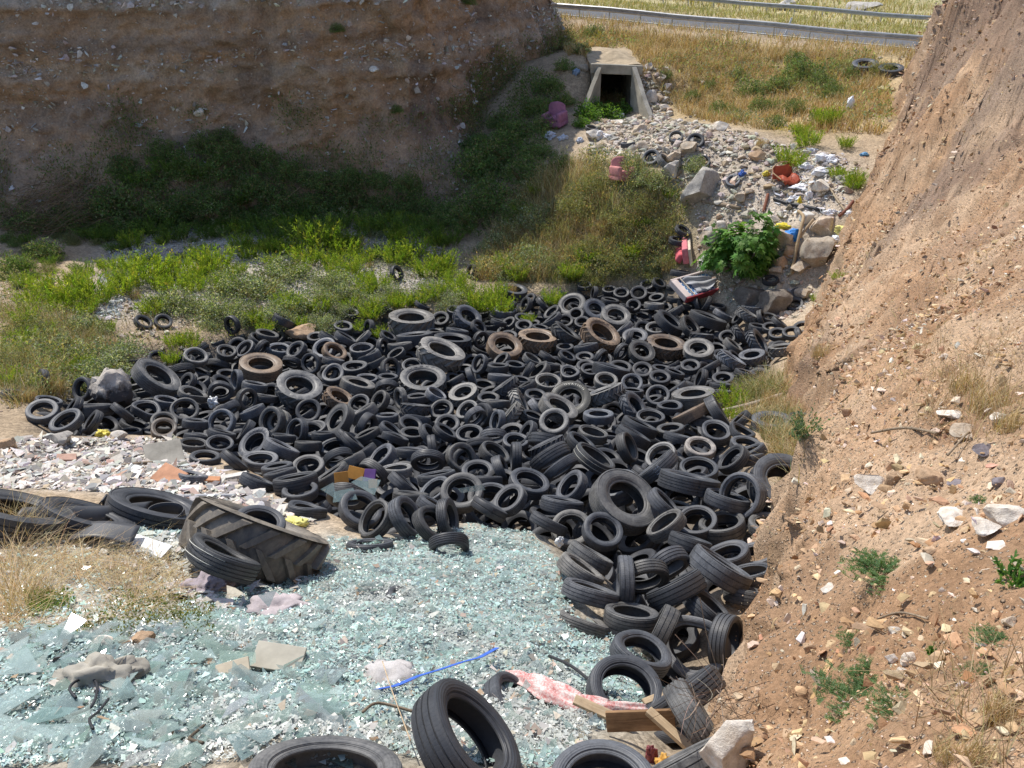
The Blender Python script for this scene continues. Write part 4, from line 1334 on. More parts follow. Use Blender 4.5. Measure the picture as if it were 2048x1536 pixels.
(-1.58,16.84,0.75, -0.04,-0.42,0.91, 0.270,0.171,0.171,"c","",883,820),
(-2.05,15.13,1.12, 0.10,0.10,0.99, 0.270,0.176,0.151,"c","",820,871),
(-0.87,20.73,0.04, -0.73,-0.45,0.52, 0.280,0.184,0.158,"c","",959,728),
(0.55,21.24,-0.08, 0.47,0.07,0.88, 0.284,0.186,0.175,"c","",1063,720),
(0.08,20.84,-0.08, 0.15,0.10,0.98, 0.277,0.171,0.171,"c","",1028,731),
(1.50,19.79,0.22, -0.04,-0.18,0.98, 0.270,0.178,0.187,"c","",1139,747),
(3.42,16.19,1.17, 0.01,0.08,1.00, 0.270,0.177,0.180,"c","",1338,815),
(4.02,12.20,2.47, -0.45,0.40,0.80, 0.270,0.172,0.186,"c","",1502,906),
(-5.32,24.70,-0.58, 0.17,-0.10,0.98, 0.314,0.204,0.175,"c","",686,654),
(-7.55,23.07,-0.30, 0.60,0.12,0.79, 0.290,0.183,0.202,"c","",517,679),
(-6.95,19.18,0.34, -0.78,-0.56,0.28, 0.270,0.167,0.158,"c","",473,759),
(-2.38,24.31,-0.59, 0.11,0.21,0.97, 0.304,0.198,0.169,"c","",869,665),
(-4.51,23.57,-0.45, -0.64,0.09,0.76, 0.297,0.181,0.167,"c","",725,675),
(-3.30,22.05,-0.29, -0.40,-0.08,0.91, 0.279,0.181,0.167,"c","",793,709),
(-3.23,19.80,0.06, 0.05,0.16,0.99, 0.270,0.175,0.186,"c","",775,757),
(-2.63,17.74,0.58, -0.84,-0.53,0.10, 0.270,0.171,0.145,"c","",801,797),
(-1.05,19.47,0.28, 0.94,0.12,0.32, 0.270,0.168,0.166,"c","",941,754),
(3.53,24.52,-0.55, -0.65,0.29,0.71, 0.308,0.195,0.184,"c","",1249,657),
]
# the smaller and buried ones: x y z, axis, radius, all in hundredths
REST = [
243,2118,1,75,-63,-21,27,
40,1980,27,-85,17,49,27,
339,1984,28,-6,-38,92,27,
394,2011,17,11,12,99,27,
280,1754,84,6,27,96,27,
598,2715,-75,7,-18,98,33,
471,2019,22,-12,-18,98,27,
511,1964,49,-50,44,75,27,
573,1872,74,21,23,95,27,
566,1450,181,2,7,100,27,
-819,1565,135,61,56,55,27,
-482,1251,212,63,53,57,27,
-311,1425,145,66,39,64,27,
-149,1374,163,98,13,13,27,
-32,974,308,50,47,73,27,
-61,1392,161,9,-74,-66,27,
384,1174,262,-18,52,83,27,
455,1178,248,15,44,89,27,
603,2982,62,11,-2,99,35,
-1105,2353,7,61,-9,79,28,
-856,2400,-19,-48,-87,9,29,
-802,1873,49,-52,-46,72,27,
-585,1789,49,11,40,91,27,
-603,2102,-4,-20,-79,-58,27,
-232,2556,-67,-5,-45,89,30,
-377,2265,-33,90,-33,28,27,
-137,1502,123,54,18,82,27,
133,2600,-63,-59,-13,79,31,
345,2799,-100,15,15,98,33,
38,2491,-64,-1,-24,97,29,
99,2152,-12,49,26,83,27,
154,2158,-15,44,-5,90,27,
367,1887,54,3,-20,98,27,
453,1824,83,-94,6,34,27,
-105,2462,-56,66,-27,70,29,
-447,2443,-49,-82,-44,36,28,
-93,2331,-39,59,-80,13,27,
-144,1929,26,-49,32,81,27,
47,2686,-70,-82,-34,46,30,
104,2704,-73,76,12,64,30,
455,2867,-97,-12,-52,84,32,
36,2568,-71,14,-14,98,29,
-10,2387,-54,0,-22,98,27,
311,2187,-13,65,-75,-11,27,
205,2168,-23,-4,-8,100,27,
23,1917,30,16,15,97,27,
412,1934,44,29,18,94,27,
687,2652,-64,9,5,100,29,
786,2480,-31,83,-31,46,28,
773,2268,6,-18,-20,96,27,
594,2046,33,60,-11,79,27,
514,1849,70,-13,-10,99,27,
-837,1477,161,-67,-24,70,27,
-419,2931,-44,83,-37,42,31,
622,3012,91,37,-23,90,31,
-304,2680,-69,51,23,83,28,
-379,2379,-51,51,2,86,27,
-2,2660,-72,-87,29,39,28,
172,2538,-66,-6,-48,87,27,
393,2864,-96,-9,-32,94,30,
90,2471,-63,16,9,98,27,
156,2279,-43,-2,2,100,27,
103,2063,3,17,33,93,27,
199,2059,2,-5,-19,98,27,
656,2673,-60,-87,27,41,28,
648,2338,-35,-23,-38,89,27,
490,1775,89,6,35,94,27,
445,1449,179,-69,35,63,27,
0,1483,133,-14,-12,98,27,
-1056,2378,-1,40,-42,82,27,
422,2753,-98,-8,-50,86,27,
512,2815,-95,-23,-13,96,28,
-43,2507,-58,28,25,93,27,
-55,1765,60,0,-5,100,27,
44,1568,121,32,17,93,27,
730,2535,-53,-81,7,58,27,
788,2198,40,-19,-20,96,27,
785,2122,61,85,-22,47,27,
473,1711,103,1,37,93,27,
905,2536,-9,-29,-40,87,27,
-16,1126,253,6,-5,100,27,
-482,2814,-66,6,-5,100,27,
-1103,2490,-10,30,5,95,27,
-425,2650,-64,51,20,83,27,
-530,2597,-63,17,-11,98,27,
-597,2368,-49,-3,-13,99,27,
-327,1451,138,64,44,63,27,
-217,1574,98,34,-11,93,27,
62,2750,-77,-63,-36,69,27,
293,2844,-88,-97,-9,21,27,
353,2898,-96,-7,-15,99,27,
491,2915,-83,-29,-39,88,27,
396,2745,-101,26,19,95,27,
-55,2411,-57,17,31,94,27,
-28,2120,-8,-57,-14,81,27,
206,2008,16,8,-20,98,27,
55,1772,64,14,-5,99,27,
-63,1610,104,-75,-52,40,27,
802,2356,4,57,2,82,27,
928,2579,11,-18,-44,88,27,
-151,3009,-61,-79,-41,46,27,
213,2616,-75,-17,-44,88,27,
227,2528,-68,-4,-36,93,27,
506,2896,-98,-7,-23,97,27,
814,2496,-37,2,-11,99,27,
-910,1548,153,-68,-28,68,27,
-1081,1745,120,-68,-57,47,27,
-719,2222,-17,83,-38,-41,27,
-339,2731,-70,35,-13,93,27,
-194,2664,-80,3,-14,99,27,
-67,2771,-82,17,27,95,27,
264,2918,-86,-4,-16,99,27,
531,2903,-72,37,-29,88,27,
-11,2524,-69,-49,-23,84,27,
349,2329,-37,-94,21,28,27,
628,2685,-66,89,-24,39,27,
787,2378,-21,-13,-11,99,27,
851,2648,33,-14,-15,98,27,
835,2250,34,-33,-17,93,27,
-1095,1655,129,22,25,94,27,
-392,2145,-56,67,-8,74,31,
-261,1651,38,-9,57,81,29,
-943,2112,-34,1,28,96,30,
-414,1468,86,-16,-11,98,29,
296,2565,-113,34,-51,79,33,
761,2406,-74,1,29,96,29,
477,2823,-139,-10,2,100,32,
-382,1247,171,-12,-49,87,29,
-327,1431,98,12,-11,99,29,
372,1572,102,48,8,87,33,
284,2358,-90,-34,-52,78,28,
114,702,366,-47,26,84,32,
452,2918,-126,50,-19,84,28,
407,1981,-8,-3,-3,100,34,
407,2828,-142,11,24,96,31,
135,584,376,-22,20,95,29,
-575,1858,-5,-29,-15,95,27,
-450,2107,-49,39,-29,87,30,
-119,2539,-108,29,25,93,27,
86,2247,-71,2,-27,96,31,
407,2420,-99,-31,-35,88,28,
-979,1969,2,-3,-14,99,28,
-202,2452,-97,0,-28,96,31,
-233,1779,14,-33,6,94,30,
-747,1924,-11,2,-23,97,28,
-287,2220,-70,13,2,99,29,
-764,1590,77,-9,3,100,28,
693,2328,-67,-58,19,79,32,
-878,2049,-28,26,-21,94,31,
-786,2101,-45,22,5,97,30,
-50,1729,35,27,43,86,31,
530,2515,-111,-12,-2,99,28,
-95,1187,189,-28,8,96,31,
-721,2102,-47,49,-9,87,28,
308,1033,275,1,-66,75,28,
174,936,283,-53,4,85,30,
-225,1075,228,13,-41,90,29,
-87,1408,109,16,-63,76,33,
663,2074,-1,-55,16,82,28,
-309,1318,135,-31,11,95,31,
-1100,1993,15,42,1,91,27,
499,1990,-4,23,35,91,32,
686,2175,-25,7,-21,98,34,
-284,1561,60,37,19,91,33,
417,1820,34,-43,-2,90,27,
138,1530,100,13,-10,99,29,
633,2566,-115,-31,0,95,32,
666,2489,-104,9,76,65,32,
-800,1808,21,27,-28,92,34,
-731,2420,-80,-40,-24,89,30,
-23,1845,11,-19,51,84,34,
34,2483,-99,-48,-13,87,30,
515,1771,53,-7,30,95,29,
-583,1566,61,19,-36,91,33,
31,2373,-90,59,-23,78,31,
256,2159,-55,-6,-2,100,28,
340,1869,21,7,-32,95,27,
-763,1762,28,5,52,86,28,
-38,2214,-65,-16,29,94,32,
-283,2627,-112,-26,-24,94,33,
-1028,1730,64,12,28,95,32,
406,1700,62,-19,55,81,31,
-774,2181,-58,-32,-27,91,31,
-60,2272,-78,-31,30,90,32,
192,2432,-97,-59,40,70,31,
604,2155,-34,25,23,94,29,
-999,2061,-13,-8,-34,94,29,
14,2156,-56,-5,45,89,33,
468,2072,-27,-1,-29,96,32,
341,962,287,-1,-13,99,29,
-880,1591,88,54,-2,84,32,
366,2202,-62,18,7,98,32,
-418,2194,-67,27,-2,96,27,
172,1772,40,37,-29,88,29,
235,1344,159,30,11,95,32,
-244,2164,-63,-22,37,90,31,
51,2079,-39,13,33,94,31,
95,2649,-115,4,-13,99,28,
-68,2614,-113,-12,7,99,34,
-304,2529,-107,44,-19,88,28,
337,1999,-13,14,-46,88,32,
356,1064,259,-46,11,88,33,
623,2651,-117,12,25,96,33,
378,2602,-119,19,-29,94,30,
661,2720,-94,1,39,92,30,
761,2190,-12,-14,-52,84,32,
-121,1053,239,-25,34,91,30,
156,1915,3,-65,-1,76,31,
-502,1769,9,-41,18,90,33,
307,1380,152,-50,22,84,30,
-166,1885,-9,-6,-8,100,30,
-230,1586,57,25,44,87,33,
561,2271,-66,-30,6,95,28,
-468,2547,-102,-8,11,99,31,
-353,1972,-30,-26,42,87,27,
-440,1657,38,-39,12,91,29,
-347,1565,58,24,-7,97,33,
-598,2205,-66,-40,7,91,28,
-701,2472,-85,21,-25,95,33,
52,1543,88,-25,34,91,29,
-519,2441,-94,35,5,93,34,
350,1162,224,22,0,97,27,
-830,2343,-69,-5,-61,79,32,
-295,1765,13,27,-20,94,34,
71,2025,-29,-15,1,99,28,
-417,2041,-46,-17,-52,84,32,
630,2782,-84,21,-24,95,30,
93,1600,78,-52,-17,84,28,
-327,1885,-12,30,4,95,30,
111,1815,23,-28,38,88,31,
-21,2030,-29,-43,40,81,27,
-14,1452,106,3,37,93,33,
493,2384,-94,-60,1,80,31,
-310,2276,-80,7,-55,83,30,
-622,1947,-20,18,-47,86,30,
-293,1500,72,26,-56,78,34,
-437,1956,-27,57,20,80,30,
96,2443,-97,-2,5,100,30,
-544,1935,-21,-57,45,69,32,
561,1955,13,-31,20,93,28,
-187,1712,28,-13,20,97,33,
-398,2351,-89,-31,-23,92,28,
328,2075,-36,-46,0,89,31,
-546,1413,103,11,-6,99,32,
279,944,283,-36,-26,89,33,
-831,2286,-66,23,-37,90,28,
327,2912,-125,-32,17,93,32,
115,951,275,53,4,84,33,
-133,1592,57,-31,7,95,33,
266,2050,-30,9,49,87,30,
-439,1808,1,-56,-10,82,33,
-732,2345,-76,-5,-62,78,28,
-73,2088,-46,45,-26,86,32,
-106,1128,214,-4,2,100,32,
305,1203,210,-48,25,84,28,
-394,1415,103,-20,11,97,29,
-738,2249,-68,24,-35,91,34,
182,1864,16,-18,6,98,30,
-901,2354,-64,-23,19,95,31,
9,1927,-9,-57,-3,82,27,
-403,2521,-104,28,50,82,32,
227,1185,218,55,33,76,33,
345,2321,-84,-2,-19,98,28,
336,1634,78,47,-18,86,29,
-449,1513,72,-6,-15,99,32,
785,2275,-32,-29,6,96,31,
423,2301,-80,-46,27,84,28,
-870,2115,-44,43,29,86,33,
313,2657,-125,57,8,82,33,
572,2579,-119,-15,9,98,32,
-675,1653,47,-6,29,95,34,
-809,1674,60,-33,-30,90,33,
-926,1887,13,-12,23,97,28,
520,2714,-128,16,43,89,32,
84,2863,-122,5,-13,99,30,
-615,2518,-91,39,17,91,32,
-771,2014,-27,60,6,80,32,
-388,1921,-17,1,40,92,28,
-570,2321,-75,-44,-43,79,31,
124,1301,168,25,-33,91,29,
46,1207,194,6,50,86,31,
89,1110,237,-37,27,89,28,
-902,1442,136,-35,-18,92,33,
263,2928,-120,49,-19,85,30,
-1050,1898,29,3,-40,92,34,
-37,1276,158,42,-43,80,27,
259,1934,0,-8,29,95,32,
236,1548,100,15,30,94,27,
56,1950,-13,32,34,89,29,
533,2786,-125,-24,-10,97,32,
182,2600,-113,38,-18,91,28,
294,1481,119,50,5,87,31,
119,2349,-87,-10,5,99,28,
-158,2068,-44,49,-14,86,28,
597,2086,-17,18,38,91,27,
14,1098,231,-41,-8,91,29,
-234,2368,-92,-19,-16,97,27,
-511,1887,-13,-26,-13,96,28,
-136,2169,-61,-5,1,100,28,
-900,2232,-57,-26,3,97,30,
169,1436,129,-10,33,94,33,
-578,2417,-90,3,18,98,30,
602,2492,-109,31,-31,90,32,
-486,1578,50,51,-10,85,31,
-829,2006,-24,-32,1,95,33,
-178,2218,-71,43,-1,90,31,
228,1794,43,59,-41,70,28,
-118,1355,122,-5,42,91,28,
-268,1941,-22,-36,12,92,29,
-345,2611,-107,-44,22,87,32,
-413,1342,126,41,-40,82,31,
465,2499,-108,2,25,97,28,
-65,1657,48,33,-36,87,34,
-572,2084,-47,15,-4,99,33,
-161,1531,75,22,13,97,32,
-543,2216,-69,-13,-6,99,31,
12,989,260,-34,-50,80,29,
622,2354,-82,-3,-11,99,32,
-299,2030,-38,-32,40,86,29,
-618,1768,16,-31,-14,94,30,
-1024,1824,45,57,7,82,29,
451,2176,-53,-40,38,84,29,
672,2017,15,-8,34,94,32,
-761,1496,99,17,27,95,30,
547,2195,-51,37,-7,93,30,
-324,1642,40,-11,-28,95,33,
-442,2422,-94,45,-9,89,31,
521,2314,-80,-12,-7,99,30,
-178,1198,183,13,-13,98,33,
292,1576,93,-60,8,79,32,
261,1845,27,43,25,87,28,
327,2850,-133,-38,29,88,31,
-235,1522,71,-14,-51,85,30,
66,2600,-108,-24,-4,97,30,
-21,2752,-120,-22,55,81,34,
395,2751,-139,-10,18,98,29,
-843,1491,114,-22,-4,97,28,
-132,1998,-31,42,-7,91,28,
-383,1653,36,2,-42,91,31,
-144,2785,-118,19,64,75,28,
730,2473,-91,-39,21,90,31,
-144,2291,-81,47,9,88,29,
-656,2424,-85,29,35,89,30,
702,2652,-108,3,8,100,29,
81,1758,36,13,8,99,31,
321,2493,-107,42,41,81,28,
-591,2578,-95,-26,-31,91,33,
261,2278,-80,-54,15,82,29,
-939,1668,72,-27,15,95,28,
115,1395,135,2,27,96,33,
-69,2474,-102,-18,-12,98,28,
-184,1645,43,-35,9,93,27,
-210,1996,-32,3,-30,95,32,
331,1694,62,23,45,86,33,
39,2758,-119,49,-16,86,31,
-238,2279,-77,-14,-36,92,31,
135,2281,-77,0,-6,100,30,
113,1236,189,-18,8,98,32,
-180,1422,101,-54,-50,68,34,
114,1967,-12,22,-37,90,33,
-178,2610,-113,-29,52,80,34,
-676,1980,-26,-17,18,97,31,
-938,2034,-18,13,25,96,30,
-198,1306,141,-10,-48,87,33,
595,1827,50,-7,1,100,33,
187,1026,273,-14,-70,70,34,
128,2790,-126,33,-49,81,33,
90,1172,211,-10,19,98,28,
-249,1152,198,-33,-11,94,27,
-434,1876,-8,-58,2,82,32,
-930,2291,-57,-63,19,75,34,
221,2728,-129,8,-13,99,30,
-59,1796,18,-17,-21,96,29,
-248,1712,25,-19,30,94,30,
-622,2048,-42,-23,2,97,31,
451,2632,-120,51,12,85,34,
39,1486,103,11,-30,95,30,
159,852,305,-53,29,79,31,
-375,1777,8,41,38,83,31,
242,2522,-108,-30,-20,93,28,
-228,1849,-4,0,15,99,33,
337,2253,-71,27,-22,94,34,
233,1711,51,0,-62,78,30,
404,1463,126,57,-16,81,29,
70,1888,2,9,40,91,31,
373,1252,195,-28,-32,91,29,
-93,2358,-90,39,15,91,32,
-852,1847,15,-26,14,96,28,
160,1693,57,-9,-16,98,34,
179,2168,-53,-42,-14,90,33,
735,2570,-104,15,-13,98,31,
731,2103,5,1,-15,99,28,
-88,980,262,50,1,87,27,
53,1346,144,-20,44,87,32,
287,2778,-136,17,28,95,27,
-95,1493,85,34,-45,83,29,
384,1357,156,8,-1,100,30,
-366,1512,75,-48,-28,83,33,
575,2420,-97,-47,63,62,28,
-926,2182,-49,-56,-32,76,30,
396,1889,16,-47,-31,82,33,
-976,2248,-48,6,-15,99,32,
-241,1011,250,5,-6,100,30,
-420,2268,-78,2,10,99,30,
-132,2677,-116,-9,-39,92,31,
-787,2416,-76,-10,36,93,28,
-618,1460,88,30,-44,84,33,
-979,1610,94,-30,25,92,33,
-202,2546,-112,65,22,73,32,
-675,1749,23,23,-40,88,32,
308,1131,240,32,1,95,29,
-482,1359,123,-51,3,86,33,
-669,2269,-71,-43,35,83,31,
123,2200,-64,7,-53,85,31,
790,2358,-54,-13,17,98,29,
270,804,315,13,38,92,30,
-50,1936,-15,-14,0,99,32,
457,1744,55,31,-22,93,32,
268,1297,176,8,-38,92,31,
232,2870,-128,30,-3,95,31,
-219,2701,-115,3,31,95,31,
311,2170,-57,8,-10,99,28,
-475,2308,-83,22,40,89,33,
266,2624,-121,14,37,92,27,
195,2921,-119,25,29,93,28,
-49,2695,-119,21,-5,98,32,
-20,2548,-107,-21,-16,96,29,
-303,2343,-89,-20,-17,96,33,
630,1936,28,-26,-37,89,32,
-557,1661,36,-21,30,93,31,
-351,2090,-51,-15,-53,83,29,
-304,1063,233,-53,25,81,31,
675,2255,-50,-17,33,93,32,
-713,2029,-35,-26,25,93,32,
100,812,322,-37,-5,93,27,
202,2110,-45,-25,-22,94,29,
-672,1830,8,-56,-16,81,32,
-272,2450,-101,-10,-14,98,32,
499,1879,25,-8,-38,92,29,
-134,1775,16,-12,-44,89,28,
-797,1869,5,-16,-1,99,31,
-320,1178,195,-43,-9,90,30,
145,1626,75,6,-22,97,28,
121,2086,-37,-34,-38,86,32,
2,1766,27,19,21,96,33,
511,2917,-122,18,35,92,33,
-43,1054,237,50,-5,87,33,
-115,1942,-19,30,-6,95,31,
21,1621,67,-57,7,82,27,
523,2063,-20,58,-43,69,33,
160,1098,247,18,24,95,29,
-334,1715,22,8,44,90,30,
-223,2075,-47,4,-26,97,27,
-363,1139,209,46,-14,88,31,
-926,1792,37,-28,-70,66,32,
-850,2397,-71,-47,24,85,31,
511,2570,-115,33,49,81,30,
-5,2836,-122,50,-14,86,30,
240,755,337,15,-36,92,29,
397,1626,81,19,8,98,33,
513,2633,-122,52,14,84,31,
-499,1458,89,46,1,89,30,
609,2014,5,-39,26,88,30,
-131,1687,36,-25,-15,96,29,
-671,2334,-75,40,-20,89,31,
-714,2191,-61,14,33,94,33,
384,2052,-29,28,-32,91,33,
-523,2033,-40,0,39,92,32,
-660,1904,-12,-3,-11,99,28,
224,2813,-132,35,-9,93,28,
-189,1142,203,-16,-14,98,28,
444,2242,-68,6,-7,100,29,
-423,1565,58,-38,32,87,28,
-495,2609,-101,-47,-51,72,31,
562,2359,-86,-6,-7,100,31,
66,885,287,-6,38,92,31,
-1003,2177,-32,49,-32,81,30,
-112,1263,157,15,-33,93,33,
183,2331,-85,20,-14,97,30,
167,2695,-123,-21,-13,97,28,
-637,1534,73,23,29,93,33,
192,711,358,6,-42,90,33,
453,2731,-135,8,-9,99,33,
-149,2396,-93,24,10,97,28,
199,2042,-29,-46,-13,88,32,
108,2536,-103,-17,8,98,29,
92,1448,118,-19,21,96,28,
-489,1979,-31,19,-7,98,28,
142,479,443,-13,43,89,31,
202,2225,-68,-14,-23,96,31,
332,1791,39,-33,25,91,30,
-882,1656,69,-8,11,99,32,
173,1331,165,18,-10,98,28,
-253,1420,102,7,10,99,32,
-500,1689,27,-24,21,95,32,
-8,1536,82,18,-29,94,29,
246,1016,274,23,27,94,28,
431,2573,-110,10,-57,82,31,
-544,2506,-96,-14,7,99,32,
-662,2099,-49,45,-2,89,28,
-156,941,273,-7,-26,96,27,
-467,1303,145,-46,-45,76,29,
-80,2802,-120,-51,-23,83,32,
60,2321,-83,20,44,87,32,
181,797,332,-22,-28,94,29,
176,2530,-105,48,-34,81,32,
256,1653,71,-53,11,84,29,
570,1879,35,44,4,90,29,
-938,1498,124,37,10,92,32,
581,2708,-115,36,-54,76,31,
-517,2135,-57,6,-49,87,29,
113,2716,-122,53,10,84,31,
117,2142,-53,-2,-30,95,31,
-406,1193,190,-15,19,97,31,
296,2434,-97,29,16,94,33,
182,1235,196,13,-23,96,31,
-892,1962,-7,21,44,87,30,
142,751,349,-25,-8,97,31,
322,1937,2,18,46,87,33,
-323,2707,-112,6,-21,98,32,
331,1323,172,6,-1,100,32,
200,1604,83,-27,-42,87,29,
135,2893,-121,-2,10,99,32,
40,1417,121,16,-9,98,28,
400,2688,-131,49,1,87,30,
-814,1933,-5,34,-34,88,31,
-359,2399,-95,24,30,92,28,
332,2718,-134,11,19,97,31,
14,2262,-75,23,59,77,29,
-34,2402,-94,-1,-39,92,31,
-2,2652,-115,-22,34,91,31,
-331,2153,-61,24,21,95,30,
15,1687,47,8,52,85,29,
-129,2474,-103,13,-4,99,29,
-504,1829,-2,-28,49,82,27,
-495,2253,-74,-11,-39,91,32,
-748,1658,55,11,-15,98,28,
-100,2743,-119,-8,0,100,31,
389,2931,-119,2,-2,100,29,
-748,1839,8,29,36,88,28,
-70,1586,64,-18,2,98,33,
-75,2004,-29,13,3,99,32,
150,1176,215,12,-19,97,33,
-475,2192,-63,-2,44,90,30,
345,2781,-137,-59,12,80,33,
-368,2461,-101,17,36,92,30,
-1051,2122,-18,-12,46,88,30,
-433,1714,22,-15,-10,98,29,
346,1449,129,30,-41,86,32,
581,2821,-101,1,21,98,33,
-560,1480,82,-9,-22,97,29,
-42,1371,130,28,16,95,34,
394,2485,-106,26,6,96,28,
244,884,291,-15,-16,98,32,
-443,1249,168,6,10,99,32,
165,661,365,-27,8,96,29,
45,2207,-66,-18,38,91,28,
644,2421,-95,43,-12,90,31,
-774,2482,-79,-27,4,96,32,
47,2689,-118,-22,12,97,33,
-250,1354,123,-10,-60,79,30,
53,1034,254,10,29,95,28,
248,1443,132,23,55,80,32,
-209,1244,166,-8,-21,98,32,
-831,1758,36,47,9,88,29,
-985,1877,24,-30,-16,94,32,
-407,2628,-107,33,37,87,29,
482,1658,78,26,-24,94,34,
51,941,269,2,-41,91,31,
-715,1703,40,-25,12,96,33,
510,2445,-103,22,-4,98,28,
-264,1278,151,53,37,76,28,
-893,1742,50,-38,5,92,33,
-1029,1643,90,-8,-21,97,30,
-340,1373,121,28,-13,95,30,
-177,1813,6,4,19,98,28,
-698,1545,77,-33,-7,94,32,
269,2217,-62,-62,-32,72,29,
-187,1024,249,-54,-22,81,29,
415,1292,181,10,11,99,28,
-354,2210,-70,10,-30,95,34,
-43,1145,211,-17,-29,94,29,
-655,2166,-62,-10,12,99,34,
-443,2480,-100,29,-17,94,27,
-374,1849,-7,37,1,93,27,
-183,2131,-56,-3,-15,99,30,
527,2861,-125,-2,-20,98,29,
-143,1469,92,-56,6,83,30,
364,2541,-112,-38,-28,88,30,
-836,2183,-53,16,70,70,34,
118,1045,260,-25,-38,89,31,
-194,2755,-117,33,8,94,27,
251,1239,196,-14,3,99,32,
-270,1215,177,-17,-53,83,27,
-1044,2018,1,-7,52,85,32,
65,1288,167,34,2,94,34,
205,1981,-12,17,-5,98,34,
366,2142,-50,-40,33,86,31,
-809,1550,92,1,25,97,27,
585,2887,-79,-4,11,99,29,
-13,2315,-81,-14,-20,97,33,
-117,2232,-70,-28,-40,87,31,
434,2122,-42,-19,34,92,28,
-468,2368,-87,31,-11,94,31,
416,1531,111,-24,-15,96,30,
-616,1669,38,-2,38,92,29,
361,2377,-92,-10,-1,99,33,
200,1505,111,13,30,94,31,
89,1664,59,-14,39,91,28,
143,2021,-26,26,-17,95,31,
-645,1604,56,23,-17,96,29,
-549,1727,21,-10,-1,100,34,
546,2122,-38,14,-46,88,33,
-982,1549,115,32,-9,94,34,
235,2671,-125,4,-14,99,30,
-100,1873,-4,8,20,98,29,
112,393,504,-48,-44,76,29,
-321,1816,3,13,70,71,27,
149,2476,-101,-23,7,97,30,
223,1101,248,10,-6,99,33,
-530,1531,74,-50,-13,85,34,
-1079,1845,44,32,-47,82,33,
-256,2562,-110,27,0,96,31,
-248,2504,-106,15,8,99,29,
442,1587,95,39,40,83,28,
-821,1605,77,37,29,89,33,
-1091,2057,1,5,-29,96,27,
534,1702,72,-23,-10,97,31,
-539,2373,-88,7,21,98,31,
-63,2150,-57,49,35,80,32,
-73,1320,138,35,49,80,30,
-324,1243,164,22,-26,94,29,
5,1313,150,39,-14,91,28,
388,1117,237,20,40,89,33,
374,1753,48,-27,36,89,27,
-228,2644,-114,4,-10,99,27,
308,891,293,26,-9,96,28,
-973,1747,53,4,-19,98,29,
345,1510,112,-53,5,84,29,
35,1830,13,-48,28,83,33,
458,1918,14,41,29,86,31,
614,2247,-55,2,-9,100,31,
-594,2145,-58,22,1,98,34,
214,1395,145,-7,-48,87,30,
-607,2268,-68,-5,-44,90,28,
231,2386,-89,-44,-35,83,31,
-22,1210,186,-26,27,93,29,
-305,1121,212,33,22,92,33,
434,2358,-90,18,-46,87,27,
794,2454,-77,-38,22,90,32,
-554,1789,12,-20,48,86,32,
631,1879,43,46,8,89,28,
49,2817,-121,13,29,95,31,
400,1187,214,-44,61,65,29,
679,2600,-113,-24,-55,80,30,
-662,2554,-90,12,13,98,28,
-451,1421,102,37,-6,93,27,
-617,2362,-83,22,-43,88,30,
-18,2086,-40,45,23,86,32,
39,2540,-105,10,14,98,29,
111,640,377,38,16,91,32,
100,862,266,-23,23,95,31,
-261,2093,-83,11,33,94,29,
148,2702,-156,3,-4,100,28,
-765,1854,-26,-26,-7,96,31,
13,1284,129,1,42,91,33,
201,2148,-89,5,62,78,33,
-377,2397,-126,50,-10,86,30,
-292,2397,-128,-2,-4,100,32,
-613,2039,-72,-29,43,86,30,
-574,2295,-116,-17,-41,90,32,
163,1600,47,23,10,97,29,
-592,1890,-44,25,38,89,32,
512,2591,-149,32,33,89,32,
255,2359,-124,23,-6,97,32,
-792,2060,-69,9,-27,96,29,
390,1616,52,-8,27,96,32,
174,1216,169,5,-38,92,28,
227,2538,-141,20,11,97,31,
-847,1784,-3,-43,-36,83,28,
-190,1175,156,39,-3,92,33,
342,1900,-20,36,8,93,28,
31,1151,181,-50,-19,84,29,
-198,1626,14,-45,-3,89,34,
311,2697,-163,29,-30,91,33,
-448,2588,-136,27,-19,94,32,
139,1861,-18,0,-3,100,29,
-253,1602,18,-27,0,96,31,
-382,1280,119,-32,53,78,31,
147,1511,73,33,11,94,30,
-587,2439,-123,5,-3,100,29,
-216,1309,105,34,19,92,28,
-316,1818,-34,-53,21,82,30,
-320,2026,-73,63,-31,71,31,
58,2057,-70,-32,-5,95,33,
-68,1265,127,4,-11,99,34,
-631,1541,38,2,20,98,33,
428,1951,-33,5,-26,96,32,
531,2827,-159,8,-44,89,31,
-354,1703,-8,-18,36,92,30,
660,2052,-31,19,14,97,27,
-722,2092,-79,-15,41,90,30,
539,2016,-39,-29,41,86,30,
309,1709,26,1,-18,98,32,
-262,1997,-66,16,-2,99,29,
315,1077,221,6,-72,69,33,
644,2296,-97,33,-46,82,28,
415,2540,-145,6,-8,99,33,
117,2809,-158,4,27,96,31,
-602,2234,-107,60,-4,80,32,
533,2205,-86,-6,-41,91,31,
-942,1985,-39,59,-13,80,32,
-377,2249,-108,29,29,91,32,
122,2629,-145,7,23,97,29,
-351,2301,-115,8,-57,81,30,
-532,2084,-81,21,12,97,30,
-1049,1983,-23,-27,14,95,30,
22,2679,-152,-48,-19,85,27,
284,2105,-75,-37,15,92,30,
-84,2560,-141,-29,-34,90,28,
-98,2096,-80,-13,-11,99,33,
-27,1033,223,-46,-59,67,32,
-250,1520,35,18,14,97,32,
313,2480,-137,-44,19,88,28,
204,2608,-147,-20,30,93,29,
-917,1738,12,-49,42,77,28,
548,2482,-140,-7,-61,79,28,
-665,1619,22,15,1,99,32,
353,2869,-168,-16,1,99,28,
583,2332,-113,24,26,94,31,
498,2516,-143,-13,-49,86,32,
284,1221,172,-25,25,93,28,
-860,2205,-97,-25,-3,97,33,
78,1501,70,20,-42,89,31,
202,2049,-64,18,-6,98,30,
